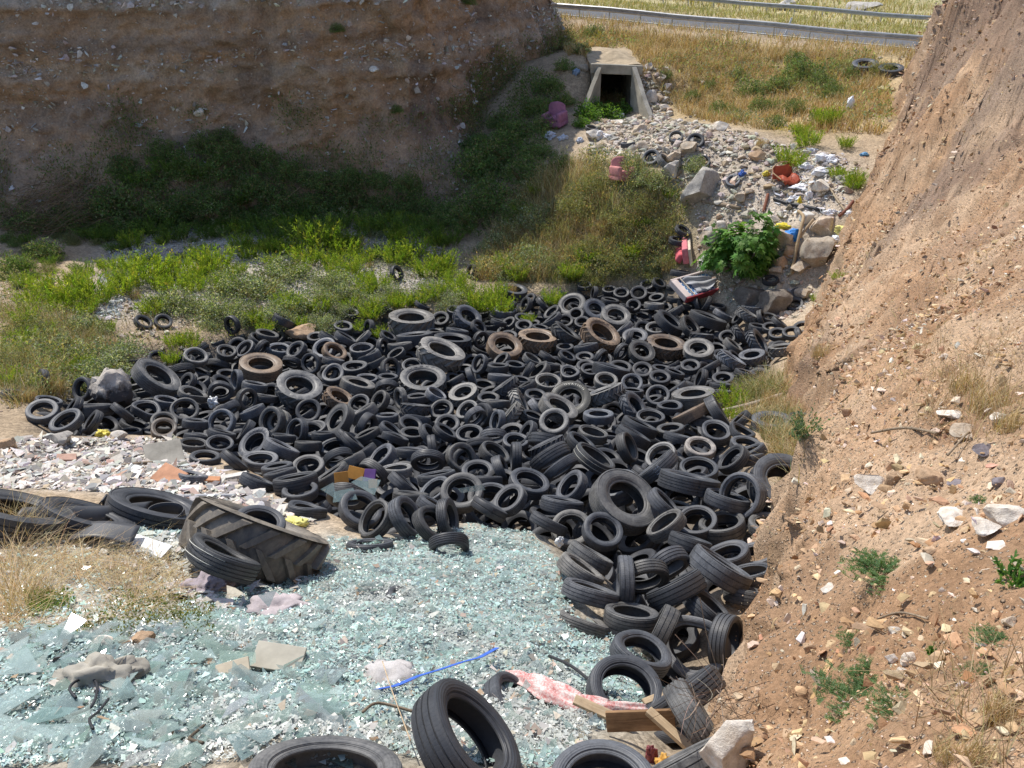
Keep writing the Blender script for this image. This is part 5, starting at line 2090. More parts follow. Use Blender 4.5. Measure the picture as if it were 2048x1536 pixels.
351,2552,-145,-67,-7,74,31,
-651,1810,-27,38,12,92,30,
299,2014,-52,41,-18,89,28,
-137,1246,132,39,-32,86,29,
-525,1971,-61,13,5,99,33,
-492,2180,-100,17,-42,89,33,
-552,1493,41,48,-2,88,33,
277,1538,71,30,39,87,28,
-87,1532,42,-32,-61,73,30,
-47,1840,-30,-17,-20,97,34,
637,2564,-150,28,-27,92,31,
718,2486,-133,48,38,79,29,
-648,1924,-49,15,9,98,33,
616,2235,-87,-42,24,87,29,
275,1024,241,14,-22,96,30,
1,2379,-123,-34,1,94,32,
240,807,286,11,52,85,31,
333,1166,191,47,37,80,33,
458,2147,-83,38,-35,86,32,
-294,2176,-98,-4,-36,93,32,
-922,1882,-18,-4,10,99,30,
691,2184,-59,-3,16,99,31,
386,2674,-161,24,45,86,29,
-363,1913,-53,32,-37,87,32,
-332,1443,62,-41,-9,91,34,
-677,2143,-88,24,27,93,29,
-385,1386,79,-48,-36,80,28,
418,1675,37,-11,54,83,30,
199,764,304,3,-14,99,31,
-947,2212,-82,-5,21,98,28,
611,1920,-3,15,-1,99,31,
-27,1129,174,45,-8,89,32,
74,1039,220,31,-34,89,27,
-458,1680,-3,-24,29,93,32,
259,2297,-112,13,-30,94,29,
426,2402,-129,-12,-8,99,33,
67,1592,44,-21,23,95,29,
46,1661,24,30,17,94,32,
18,1901,-36,-5,-9,100,28,
-1053,2044,-36,-30,-48,82,34,
-351,1329,96,66,5,75,33,
-833,1638,31,-17,48,86,33,
-371,2652,-142,-10,12,99,28,
249,1804,-2,13,65,75,30,
43,2224,-101,-5,38,92,30,
-44,1916,-42,-22,-19,96,30,
530,1930,-17,-30,33,90,32,
-618,1690,1,5,-5,100,30,
-832,1540,63,-61,3,79,32,
-953,2135,-69,-11,19,98,30,
-242,1748,-17,17,-20,96,29,
126,1387,107,40,40,82,30,
-450,1848,-43,31,-9,95,29,
594,2036,-36,26,21,94,29,
-182,1364,87,8,47,88,32,
-865,2297,-96,56,1,83,27,
178,2291,-111,11,19,97,33,
-913,1649,43,5,8,100,28,
-229,2171,-96,10,32,94,28,
-184,1556,32,-26,-17,95,34,
-33,2287,-113,-22,14,96,33,
-106,2460,-133,-3,4,100,30,
166,2493,-136,36,-20,91,30,
228,2438,-131,-16,-15,98,28,
-797,2379,-106,-41,18,90,34,
245,867,265,-2,3,100,33,
185,1382,110,1,48,88,30,
-223,2496,-138,7,3,100,33,
-226,2614,-145,29,-34,89,28,
-41,2004,-65,-22,-57,79,29,
-915,2055,-58,35,7,94,30,
-39,1648,19,-44,-16,88,29,
606,2680,-152,22,36,91,30,
45,2747,-157,-42,48,77,34,
677,2377,-113,39,-23,89,31,
-423,2345,-122,42,-11,90,32,
-554,1825,-33,37,18,91,29,
63,1101,199,-41,-34,85,29,
310,2222,-102,-17,-33,93,29,
-743,2287,-103,40,19,90,30,
451,1828,2,-36,-22,91,32,
84,2275,-109,-54,2,84,30,
-503,2432,-125,-31,17,93,30,
-262,2290,-114,5,36,93,27,
-129,2607,-145,7,-21,97,32,
202,2728,-160,-12,-32,94,28,
182,1987,-50,-11,12,99,31,
-423,2027,-72,5,3,100,33,
80,1801,-8,17,22,96,29,
-676,2296,-112,33,22,92,33,
-996,1946,-23,23,-10,97,32,
-225,1837,-35,51,17,84,33,
-269,2684,-146,-21,9,97,29,
-764,1767,-5,20,8,98,28,
-711,2472,-116,-39,20,90,28,
7,1434,78,55,33,77,33,
-740,2173,-91,-9,46,89,34,
446,1738,22,13,38,92,29,
-118,1012,220,-15,6,99,32,
-286,1305,108,-21,-3,98,27,
76,942,236,-31,-16,94,33,
202,1763,7,7,-34,94,33,
516,2394,-127,-53,6,84,28,
-453,2092,-85,-17,-16,97,33,
61,2442,-129,-9,-55,83,31,
-73,1422,73,58,-24,78,33,
-67,2737,-151,37,-41,83,29,
-603,2130,-87,-18,-41,90,27,
758,2293,-76,16,-39,91,31,
-150,2253,-109,-33,40,85,31,
-174,1953,-55,10,-6,99,27,
-639,2348,-116,58,-8,81,33,
-760,1627,28,-17,6,98,32,
235,2868,-161,24,30,92,28,
236,1589,55,19,-28,94,29,
-899,1590,59,63,-35,69,31,
-137,2019,-67,-2,-29,96,30,
-72,2392,-126,-27,3,96,31,
-408,1770,-23,-28,19,94,32,
107,2374,-122,40,-31,86,33,
299,1475,89,45,17,88,33,
373,2114,-76,-22,-39,89,34,
-552,1645,7,27,29,92,29,
379,1784,9,-44,45,78,29,
-286,2476,-136,-41,-25,88,31,
563,2735,-152,-44,18,88,29,
-166,2427,-134,49,40,77,34,
241,1446,94,-21,23,95,33,
-415,2477,-133,4,35,94,33,
71,1997,-55,-21,-38,90,29,
281,2790,-168,-25,-32,91,30,
-458,1613,10,27,-48,83,30,
53,1732,7,-28,40,87,32,
-836,1949,-42,41,12,90,31,
593,2131,-63,1,-44,90,33,
254,1874,-14,7,2,100,34,
-705,2016,-65,24,-2,97,28,
50,1358,105,-1,-55,84,33,
-144,1785,-19,-26,-12,96,30,
-365,1560,27,4,-9,100,28,
428,2225,-97,18,21,96,34,
-1033,1782,14,-43,-38,82,31,
35,2598,-144,-49,23,84,30,
547,1790,21,21,-16,97,33,
238,1687,34,34,-45,83,29,
-994,1672,45,4,-11,99,32,
201,1842,-9,-17,3,98,32,
-994,1848,-2,-21,2,98,33,
92,2491,-133,65,-1,76,33,
-83,2189,-98,5,-30,95,33,
-528,2521,-130,7,27,96,31,
468,2013,-46,26,-13,96,32,
-243,1365,88,4,-35,93,28,
-184,2098,-83,-5,44,90,27,
151,1921,-36,46,-21,86,34,
-113,1864,-34,-54,15,83,32,
-841,1886,-30,-28,-2,96,30,
-151,2744,-150,-1,33,94,29,
-306,1210,141,-49,22,84,28,
-519,1408,73,-14,9,99,29,
-155,2546,-141,-26,32,91,30,
632,2488,-141,-17,-18,97,29,
-133,2684,-150,6,21,98,31,
24,1212,157,28,15,95,28,
-214,1018,214,-17,-22,96,33,
-509,1768,-21,-35,5,94,32,
259,1323,135,-30,21,93,29,
-893,2127,-76,28,25,93,32,
-856,1472,87,56,24,79,29,
116,1750,5,31,-5,95,32,
455,2648,-156,-6,-23,97,30,
0,1515,57,17,5,98,33,
-61,2659,-148,-4,-12,99,31,
-155,1433,60,23,-17,96,28,
-64,1703,5,-54,-24,80,33,
148,1111,208,15,12,98,29,
366,1296,147,-15,-7,99,29,
302,2396,-131,-2,-54,84,30,
560,2261,-99,-16,-52,84,30,
-553,1721,-11,49,-34,80,28,
-741,1953,-50,-4,45,89,32,
223,946,251,-22,-21,95,28,
-770,1542,52,-24,-58,78,31,
335,2808,-177,43,21,88,27,
-261,1148,168,-8,-11,99,31,
-642,1985,-60,16,38,91,31,
-822,1706,16,-1,-13,99,29,
-821,2130,-81,-3,-27,96,27,
463,2828,-174,11,35,93,32,
371,1993,-50,17,32,93,29,
374,1528,68,-43,-17,89,34,
753,2207,-52,26,-28,92,34,
194,2226,-100,16,-11,98,32,
-23,1745,-5,37,-15,92,32,
8,1608,29,-40,-40,83,30,
-411,1486,46,-70,13,71,29,
-379,1822,-33,-1,-6,100,30,
-445,1327,101,14,-34,93,34,
-713,2372,-112,18,-25,95,34,
743,2430,-116,21,-30,93,31,
214,1147,195,24,-47,85,33,
158,2421,-128,19,-2,98,27,
27,2302,-115,35,44,83,30,
-394,2101,-89,38,-30,87,28,
-745,1694,7,-46,-6,89,28,
533,2925,-143,24,6,97,30,
176,2812,-161,-38,34,86,29,
-369,2587,-145,-17,-44,88,27,
-27,2521,-138,-57,-7,82,28,
143,1045,232,-58,18,79,32,
182,669,330,-1,48,88,34,
144,2875,-155,14,-41,90,28,
75,1441,85,19,2,98,34,
108,2143,-85,18,25,95,30,
-974,2054,-50,6,-15,99,27,
-117,1112,183,-51,-41,75,31,
9,983,229,-5,-37,93,29,
317,1844,-5,6,-14,99,32,
505,2750,-165,-35,-66,67,31,
318,2299,-113,47,-6,88,30,
-270,1929,-54,4,-23,97,30,
2,2073,-76,-43,-17,89,27,
445,2923,-156,2,-2,100,29,
-146,2154,-92,5,-44,90,33,
-66,1590,31,-54,-37,76,29,
379,2180,-89,-29,20,94,29,
518,2656,-156,38,-36,85,30,
140,2091,-74,17,31,93,34,
-241,1084,192,-16,-50,85,30,
82,1911,-34,26,31,92,29,
-503,2258,-108,55,-16,82,28,
499,2329,-116,-25,-65,71,28,
-185,1701,-2,6,-8,99,27,
405,2834,-175,47,-22,85,28,
-903,1815,-4,-43,-31,85,30,
101,2216,-106,-26,-45,86,30,
-284,2606,-144,10,62,78,27,
-966,1605,63,12,-32,94,32,
-48,2795,-154,-17,23,96,31,
-484,1907,-50,-2,-14,99,29,
603,2426,-131,21,-6,98,28,
413,2603,-149,13,-15,98,29,
604,2618,-152,-19,19,96,34,
99,1223,161,24,25,94,34,
-687,1687,7,-7,3,100,29,
173,843,277,-49,14,86,30,
136,719,328,5,-32,95,32,
-370,1635,7,-9,-35,93,30,
-853,2047,-63,38,16,91,29,
155,1297,135,-41,11,91,31,
374,2478,-137,-26,1,97,29,
-14,1364,92,-17,-41,89,33,
195,2374,-126,-11,6,99,28,
285,2643,-156,18,-33,93,29,
-216,2351,-122,-39,-43,81,28,
-531,1582,22,29,2,96,27,
-916,1471,97,-4,16,99,29,
417,2328,-117,-3,32,95,33,
262,2588,-148,4,-4,100,32,
-609,2508,-126,39,-38,84,30,
-594,1765,-22,6,-39,92,34,
467,2073,-62,-54,-32,78,33,
420,2768,-173,-4,56,83,28,
-249,1429,67,37,-7,93,33,
-1017,2117,-55,-25,20,95,29,
-793,1990,-57,-19,-26,95,34,
384,1401,111,-1,16,99,32,
359,2367,-125,34,17,92,33,
-310,1539,34,-20,43,88,28,
-98,2300,-114,-23,-61,76,34,
-454,1403,73,-9,-23,97,28,
110,1632,37,-31,29,90,31,
768,2369,-95,-10,49,87,29,
-126,1672,8,-30,1,95,34,
-309,1883,-46,25,-30,92,30,
280,1382,113,-42,-12,90,27,
-63,1325,104,18,16,97,28,
48,2116,-81,-10,55,83,32,
-334,2122,-88,13,65,75,29,
-105,1176,161,-28,-18,94,27,
-491,1480,49,1,1,100,33,
-133,1613,21,-9,17,98,29,
-21,2160,-91,-21,-18,96,29,
36,2519,-136,26,7,96,32,
-532,2360,-118,2,11,99,31,
44,1847,-22,-9,12,99,32,
-340,2446,-132,-8,-20,98,29,
-330,1143,168,-13,2,99,33,
308,1627,47,1,27,96,31,
-207,2043,-73,-34,3,94,33,
703,2264,-79,-51,26,82,34,
220,1922,-29,20,-14,97,31,
334,1361,124,35,39,85,31,
205,1029,239,14,-50,86,32,
347,2631,-158,-25,-11,96,31,
420,1890,-15,-57,18,80,32,
-235,2420,-130,38,-15,91,30,
161,2562,-139,12,2,99,28,
-248,1683,0,-7,-25,97,33,
670,2627,-149,45,43,78,34,
146,1682,26,44,9,89,33,
-1030,2179,-65,-14,50,85,34,
-119,1347,93,-1,0,100,32,
-306,1375,83,21,-38,90,34,
-554,2028,-71,6,0,100,32,
72,2856,-154,0,17,99,28,
698,2548,-141,-5,-12,99,33,
324,979,255,15,-41,90,33,
215,2667,-155,-21,-13,97,33,
281,929,250,-3,16,99,34,
449,2468,-137,57,2,82,32,
479,1684,39,38,17,91,29,
-322,2534,-141,32,-16,93,31,
-653,1752,-12,15,-15,98,29,
-461,1557,25,53,-10,84,31,
524,2097,-62,-14,-25,96,31,
-168,1074,197,22,23,95,32,
-459,1974,-63,2,-6,100,33,
-371,1219,137,17,-13,98,32,
-155,2369,-125,-2,-55,84,33,
96,2573,-138,15,46,87,30,
-661,2081,-78,-20,25,95,33,
256,2193,-97,-43,36,83,32,
-431,2219,-103,-8,23,97,29,
-705,1862,-32,-18,9,98,28,
-679,2220,-99,-12,42,90,32,
-221,1246,127,52,30,80,32,
-39,2598,-144,-8,30,95,27,
-974,1775,14,45,-2,89,29,
-590,1953,-57,-3,37,93,33,
90,1288,134,-3,-24,97,28,
290,1933,-30,-3,-8,100,32,
497,2258,-101,-13,-7,99,32,
27,1959,-48,-5,47,88,29,
-447,2411,-129,11,-43,90,34,
-552,2180,-96,32,16,93,28,
317,1782,9,-24,29,93,32,
-234,2227,-108,-19,-14,97,32,
161,924,248,49,34,80,29,
306,1282,147,-37,33,87,32,
295,2854,-169,-19,-18,96,32,
-262,2552,-143,31,16,94,33,
356,1454,95,-8,7,99,31,
2,2459,-133,1,-17,99,34,
290,2533,-145,-11,33,94,30,
-47,1190,160,55,40,73,29,
-753,2428,-111,28,5,96,34,
-370,1990,-65,-26,17,95,32,
625,1979,-17,36,23,90,32,
134,787,297,-18,21,96,32,
-896,1937,-33,63,19,76,28,
-301,1734,-14,8,1,100,28,
-656,2438,-119,40,-31,86,32,
571,1851,7,24,-43,87,28,
377,1215,172,-28,9,95,29,
-511,2587,-133,-9,35,93,29,
571,2558,-149,14,17,97,29,
449,2709,-166,17,-49,86,32,
-108,1958,-54,-2,35,94,31,
-796,2248,-97,28,54,79,31,
-1056,1876,0,-1,-15,99,28,
-601,1591,24,26,54,80,29,
369,2271,-108,1,-21,98,28,
-182,1494,47,-51,29,81,33,
-926,2272,-88,-46,14,88,29,
-48,1476,58,28,-18,94,29,
480,1890,-15,37,3,93,30,
81,2679,-150,1,-43,90,33,
115,1159,186,2,-23,97,29,
214,1523,75,-38,-15,91,31,
9,2822,-157,-60,34,73,33,
-165,2310,-116,12,24,96,30,
-942,1547,79,-28,-1,96,29,
117,2034,-65,-34,-27,90,30,
139,982,243,26,-31,91,27,
227,1250,160,26,-23,94,29,
-425,2283,-112,21,-16,97,27,
-85,1770,-14,25,-34,91,33,
134,1454,88,-58,-14,81,31,
-33,2225,-104,41,-21,89,31,
-210,2705,-148,-19,15,97,31,
-715,1796,-19,-3,-2,100,32,
-699,1570,38,-1,53,85,31,
-467,2507,-132,15,23,96,29,
399,2046,-59,30,-26,92,31,
595,2785,-133,4,3,100,28,
-168,974,228,14,9,99,31,
661,2126,-49,1,3,100,30,
]
REST = np.array(REST).reshape(-1, 7) / 100.0
# ------------------------------------------------------------------ tyres
def rubber_mat(name):
    t = NT(name)
    oi = t.n("ShaderNodeObjectInfo")
    co = t.n("ShaderNodeTexCoord")
    uv = co.outputs["UV"]
    ob = co.outputs["Object"]
    sp = t.n("ShaderNodeSeparateXYZ")
    t.l(uv, sp.inputs[0])
    add = t.n("ShaderNodeVectorMath", operation='ADD')
    t.l(ob, add.inputs[0])
    cmb = t.n("ShaderNodeCombineXYZ")
    t.l(t.math('MULTIPLY', oi.outputs["Random"], 40.0), cmb.inputs[0])
    t.l(cmb.outputs[0], add.inputs[1])
    v3 = add.outputs[0]
    f = t.noise(2.2, 5, .7, v3, .6)
    g = t.noise(14, 4, .7, v3)
    dust = t.math('MULTIPLY', t.ramp(f, [(.30, .25), (.66, 1.0)]), t.ramp(g, [(.25, .45), (.7, 1.0)]))
    sepd = t.n("ShaderNodeSeparateColor")
    t.l(oi.outputs["Color"], sepd.inputs[0])
    c = t.mix((.026, .027, .031), oi.outputs["Color"], dust)
    # sidewall: circular ridges; tread: cross cuts
    tread = t.math('MULTIPLY', t.math('GREATER_THAN', sp.outputs[1], .40), t.math('LESS_THAN', sp.outputs[1], .60))
    zig = t.math('ABSOLUTE', t.math('SUBTRACT', t.math('FRACT', t.math('MULTIPLY', sp.outputs[1], 25.0)), .5))
    cut = t.math('SINE', t.math('ADD', t.math('MULTIPLY', sp.outputs[0], 2 * math.pi * 74), t.math('MULTIPLY', zig, 5.0)))
    cut = t.math('GREATER_THAN', cut, .72)
    cut = t.math('MULTIPLY', t.math('MULTIPLY', cut, tread), -1.0)
    rid = t.math('MULTIPLY', t.math('SINE', t.math('MULTIPLY', sp.outputs[1], 260.0)), t.math('SUBTRACT', 1.0, tread))
    t.bump(t.math('ADD', t.math('ADD', cut, t.math('MULTIPLY', rid, .16)), t.math('MULTIPLY', g, .35)), .55, .006)
    t.out(c, t.ramp(f, [(.3, .42), (.7, .68)]), .5)
    return t.m


M_RUB = rubber_mat("weathered rubber")


def tyre_profile(kind, wid, ri, var):
    """closed (r, z, v) section for a tyre of outer radius 1"""
    w2 = wid / 2
    h = 1 - ri
    o = []
    # bead to shoulder
    o += [(ri, -.72 * w2), (ri + .03, -.80 * w2), (ri + .07, -.80 * w2), (ri + .10 * h + .05, -.90 * w2), (ri + .45 * h, -1.0 * w2), (ri + .68 * h, -.98 * w2), (ri + .86 * h, -.92 * w2)]
    n_bead = len(o)
    if kind == 'car':
        sh = [(1 - .055, -.86 * w2), (1 - .022, -.78 * w2)]
        gr = [-.42, 0, .42] if var % 3 == 0 else ([-.5, -.17, .17, .5] if var % 3 == 1 else [-.3, .3])
        tr = []
        for g in gr:
            gw = .045
            for dz, dr in ((-gw - .012, 0), (-gw, .028), (gw, .028), (gw + .012, 0)):
                zz = (g + dz) * w2
                tr.append((1 - .014 * abs(g) - dr, zz))
    elif kind == 'truck':
        sh = [(1 - .05, -.97 * w2), (1 - .012, -.92 * w2)]
        tr = []
        for g in [-.5, -.17, .17, .5]:
            for dz, dr in ((-.055, 0), (-.04, .026), (.04, .026), (.055, 0)):
                tr.append((1 - dr, (g + dz) * w2))
    else:
        sh = [(.80, -.99 * w2), (.85, -.88 * w2)]
        tr = [(.895 - .03 * abs(g) ** 2, g * w2) for g in (-.6, -.3, 0, .3, .6)]
    if kind == 'low':
        o = [(ri, -.74 * w2), (ri + .10, -.9 * w2), (ri + .6 * h, -.98 * w2)]
        sh = [(.96, -.88 * w2)]
        tr = [(1, -.6 * w2), (1, -.1 * w2), (.97, 0), (1, .1 * w2), (1, .6 * w2)]
    outer = o + sh + tr + [(r, -z) for r, z in sh[::-1]] + [(r, -z) for r, z in o[::-1]]
    th = .06 if kind != 'tractor' else .05
    inner = [(ri, .62 * w2), (ri + .04, .70 * w2), (ri + .4 * h, .82 * w2), (ri + .7 * h, .78 * w2), (.89 - th, .66 * w2), (.90 - th, .3 * w2), (.90 - th, 0)]
    if kind == 'low':
        inner = [(ri, .6 * w2), (ri + .5 * h, .8 * w2), (.92, 0)]
    inner = inner + [(r, -z) for r, z in inner[:-1][::-1]]
    prof = outer + inner
    no = len(outer)
    nt0, nt1 = len(o), len(o) + len(sh) * 2 + len(tr) - 1
    v = []
    for i in range(len(prof)):
        if i < nt0:
            v.append(.40 * i / nt0)
        elif i <= nt1:
            v.append(.405 + .19 * (i - nt0) / (nt1 - nt0))
        elif i < no:
            v.append(.605 + .30 * (i - nt1) / (no - nt1))
        else:
            v.append(.92 + .08 * (i - no) / (len(prof) - no))
    return np.array(prof), np.array(v)


def tyre_mesh(name, kind, wid, ri, seed, nseg=72, lug_n=18, squash=.0):
    r = npr(seed)
    prof, v = tyre_profile(kind, wid, ri, seed)
    m = len(prof)
    a = np.arange(nseg) * 2 * np.pi / nseg
    R = prof[:, 0][None] * np.ones((nseg, 1))
    Z = prof[:, 1][None] * np.ones((nseg, 1))
    # carcasses sag and warp a little
    sag = 1 + squash * np.cos(2 * a + r.uniform(0, 6)) + squash * .5 * np.cos(3 * a + r.uniform(0, 6))
    R = R * sag[:, None]
    Z = Z + (squash * .6 * np.sin(2 * a + r.uniform(0, 6)))[:, None]
    pinch = 1 - squash * 2.2 * (np.cos(a + r.uniform(0, 6))[:, None] * .5 + .5) * (1 - (prof[:, 0][None] - ri) / (1 - ri))
    Z = Z * pinch
    V = np.stack([R * np.cos(a)[:, None], R * np.sin(a)[:, None], Z], -1).reshape(-1, 3)
    U = np.stack([np.repeat((a / (2 * np.pi))[:, None], m, 1), np.repeat(v[None], nseg, 0)], -1).reshape(-1, 2)
    i, j = np.meshgrid(np.arange(nseg), np.arange(m), indexing='ij')
    i2, j2 = (i + 1) % nseg, (j + 1) % m
    F = np.stack([i * m + j, i2 * m + j, i2 * m + j2, i * m + j2], -1).reshape(-1, 4)
    if kind == 'tractor' or kind == 'block':
        LV, LF, off = [], [], len(V)
        w2 = wid / 2
        for k in range(lug_n):
            for sd_ in (-1, 1):
                a0 = (k + (.5 if sd_ > 0 else 0)) * 2 * np.pi / lug_n
                da = 2 * np.pi / lug_n
                st = 6
                base = len(LV)
                wear = r.uniform(.7, 1)
                for q in range(st + 1):
                    t = q / st
                    z = sd_ * w2 * (-.06 + 1.06 * t)
                    ac = a0 + da * (.85 * t + .12 * t * t)
                    hw = da * (.14 + .07 * t) * r.uniform(.9, 1.1)
                    top = .985 - .02 * t - (.10 if q == st else 0)
                    bot = .875 - (.06 * t * t) - (.04 if q == st else 0)
                    top = bot + (top - bot) * wear
                    for (aa, rr) in ((ac - hw * 1.25, bot - .02), (ac - hw * .85, top), (ac + hw * .85, top), (ac + hw * 1.25, bot - .02)):
                        LV.append((rr * math.cos(aa), rr * math.sin(aa), z))
                for q in range(st):
                    for e in range(3):
                        b0 = base + q * 4 + e
                        LF.append((b0, b0 + 1, b0 + 5, b0 + 4))
                LF.append((base, base + 1, base + 2, base + 3))
                e0 = base + st * 4
                LF.append((e0 + 3, e0 + 2, e0 + 1, e0))
        LV = np.array(LV)
        V = np.concatenate([V, LV])
        F = np.concatenate([F, np.array(LF) + off])
        U = np.concatenate([U, np.tile([[.5, .2]], (len(LV), 1))])
    me = np_mesh(name, V, F, M_RUB, None, True, U)
    bm = bmesh.new()
    bm.from_mesh(me)
    bmesh.ops.recalc_face_normals(bm, faces=bm.faces[:])
    bm.to_mesh(me)
    bm.free()
    me.set_sharp_from_angle(angle=math.radians(38))
    return me


TY = {
    'c': [tyre_mesh("car_tyre", 'car', .62, ri, k, 72, squash=s) for k, (ri, s) in enumerate([(.66, .004), (.64, .012), (.70, .006), (.65, .025), (.62, .008), (.68, .04), (.72, .014), (.63, .07), (.74, .02), (.67, .10)])],
    't': [tyre_mesh("truck_tyre", 'truck', .54, ri, 20 + k, 80, squash=s) for k, (ri, s) in enumerate([(.56, .004), (.57, .015), (.55, .01)])],
    'a': [tyre_mesh("tractor_tyre", 'tractor', .64, ri, 30 + k, 80, ln, s) for k, (ri, ln, s) in enumerate([(.56, 18, .005), (.58, 20, .012), (.54, 15, .008)])],
}
KIND = {'c': ('car_tyre', 'car tyre'), 't': ('truck_tyre', 'truck tyre'), 'a': ('tractor_tyre', 'tractor tyre')}
DUST = {'': [(.095, .099, .110), (.130, .132, .140), (.112, .119, .132), (.16, .155, .146)], 'g': [(.21, .20, .18), (.25, .235, .21)], 'n': [(.33, .225, .14), (.30, .21, .135)], 'w': [(.52, .46, .40)],
        'm': [(.33, .28, .215)], 'OVATION': [(.16, .15, .115)], 'label': [(.048, .05, .055)], 'stripe': [(.085, .085, .083)]}


def tyre_pose(c, n, R, spin):
    n = Vector(n).normalized()
    q = Vector((0, 0, 1)).rotation_difference(n)
    return Matrix.Translation(c) @ q.to_matrix().to_4x4() @ Matrix.Rotation(spin, 4, 'Z')


# unmistakable tyres, and what one can call them: photograph column,row -> label
OWN = {
    (521, 735): "truck tyre with sandy tan upper face at the left rim of the heap",
    (597, 779): "big tractor tyre showing its knobbly edge beside the tan faced truck tyre",
    (823, 647): "large pale grey tractor tyre lying flat at the back rim of the heap",
    (934, 637): "dark tractor tyre leaning back, just right of the large pale grey tractor tyre",
    (881, 709): "grey lugged tractor tyre tilted forward in the middle of the heap",
    (905, 686): "thin tractor tyre lying behind the grey tilted lugged tractor tyre",
    (846, 766): "tractor tyre with saw toothed rim below the grey tilted lugged one",
    (928, 789): "small pale lugged tyre leaning left in mid heap",
    (678, 799): "muddy lugged tyre with ribs facing left beside the knobbly tractor tyre",
    (1008, 695): "bald tyre with a rusty brown face in the middle of the heap",
    (1075, 681): "tan muddy tractor tyre lying flat just right of the rusty brown faced tyre",
    (1200, 671): "brown muddy tractor tyre tilted towards the front behind the two flat tan ones",
    (1331, 695): "clay covered tan tractor tyre with crisp lugs at the right of the heap",
    (1230, 636): "big grey truck tyre facing the camera near the back of the heap",
    (1187, 621): "truck tyre leaning behind the big grey truck tyre at the back",
    (1146, 612): "dark truck tyre leftmost of three leaning ones at the back of the heap",
    (1142, 801): "truck tyre with the raised white word OVATION on its sidewall",
    (1210, 790): "black tractor tyre showing a row of deep slanting lugs beside the white lettered tyre",
    (1267, 814): "lugged tyre turned open to the right beside the row of deep slanting lugs",
    (1116, 818): "smooth grey tyre leaning against the front of the white lettered tyre",
    (1268, 612): "small tan toothed tyre near the patterned bed frame",
    (1387, 794): "wide grey truck tyre lying with a pale rim at the right edge of the heap",
    (1400, 897): "whitish bleached tyre with a rusty inside near the right of the heap",
    (1316, 936): "tyre on edge with a white paper label stuck on its grooved tread",
    (1380, 969): "block treaded truck tyre with orange brown edge right of the labelled tread",
    (1567, 985): "huge smooth tractor tyre half hidden behind the crest of the earth bank",
    (1483, 991): "large upright tyre standing in front of the huge half hidden tractor tyre",
    (512, 1085): "enormous worn muddy tractor tyre lying in the broken glass",
    (518, 1050): "car tyre dropped inside the enormous muddy tractor tyre",
    (445, 1120): "black tyre with thin white tread stripes leaning on the enormous tractor tyre",
    (807, 1038): "tyre standing on edge where the heap meets the broken glass",
    (933, 1460): "nearest tyre leaning on edge in the broken glass beside the blue strap",
    (642, 1520): "tyre lying flat in broken glass at the bottom edge of the picture",
    (1205, 1577): "tyre cut off by the bottom edge beneath the broken boards",
    (1389, 1297): "upright tyre facing the camera close to the bank at the bottom of the heap",
    (1253, 1369): "tyre standing half buried in broken glass beside the red and white cloth",
    (1027, 1350): "tyre buried in broken glass with one shoulder out at the end of the blue strap",
    (815, 1172): "tyre almost wholly buried in the broken glass with only a small arc showing",
    (925, 987): "tyre facing the camera with glass panes in its hole at the front of the heap",
    (1233, 973): "dark tyre resting on top of the big slack ring at the right front",
    (1249, 1002): "big slack tyre ring folded round the dark tyre lying on it",
    (1145, 1059): "pale dusty tyre facing the camera at the corner of the glass slope",
    (167, 778): "tyre standing on edge against the burnt boulder at the left",
    (312, 756): "big dark tyre leaning in the weeds right of the burnt boulder",
    (793, 545): "lone car tyre standing among weeds beyond the heap",
    (943, 540): "tyre overgrown by weeds to the right of the lone standing one",
    (1391, 275): "black car tyre lying tilted on top of the rubble below the road slope",
    (1352, 273): "worn tyre on the rubble filled with white litter, left of the tilted black one",
    (1303, 310): "tyre leaning on a dark plank on the upper rubble",
    (1330, 326): "torn strip of tyre lying beside the leaning tyre on the upper rubble",
    (1388, 323): "left tyre of the overlapping pair above the great rubble boulder",
    (1406, 319): "right tyre of the overlapping pair above the great rubble boulder",
    (1256, 287): "small tyre seen from its tread on sandy rubble below the culvert",
    (1187, 303): "tyre sunk in rubble at the edge of the green mound",
    (1467, 358): "small tyre next to a blue rag right of the great boulder",
    (1183, 256): "tyre in shade at the foot of the culvert weeds",
    (1730, 131): "left one of two big tyres lying on the slope below the road",
    (1782, 137): "right one of two big tyres lying on the slope below the road",
    (1598, 589): "upper one of two tyres leaning on rubble at the foot of the earth bank",
    (1590, 608): "lower one of two tyres leaning on rubble at the foot of the earth bank",
    (10, 993): "truck tyre lying at the left edge of the picture behind the straw",
    (160, 1000): "truck tyre flattened in the middle of three lying in a row by the straw",
    (293, 993): "truck tyre lying right of the other two in the row by the straw",
    (86, 825): "tyre lying open towards the camera at the far left end of the heap",
    (135, 849): "tyre slumped forward below the far left tyre on the rubble's edge",
    (189, 820): "tyre lying on its side showing grooved tread below the burnt boulder",
    (328, 861): "small tan rimmed tyre on the edge of the pale rubble",
    (383, 942): "tyre lying alone on the pale rubble at the left front of the heap",
}
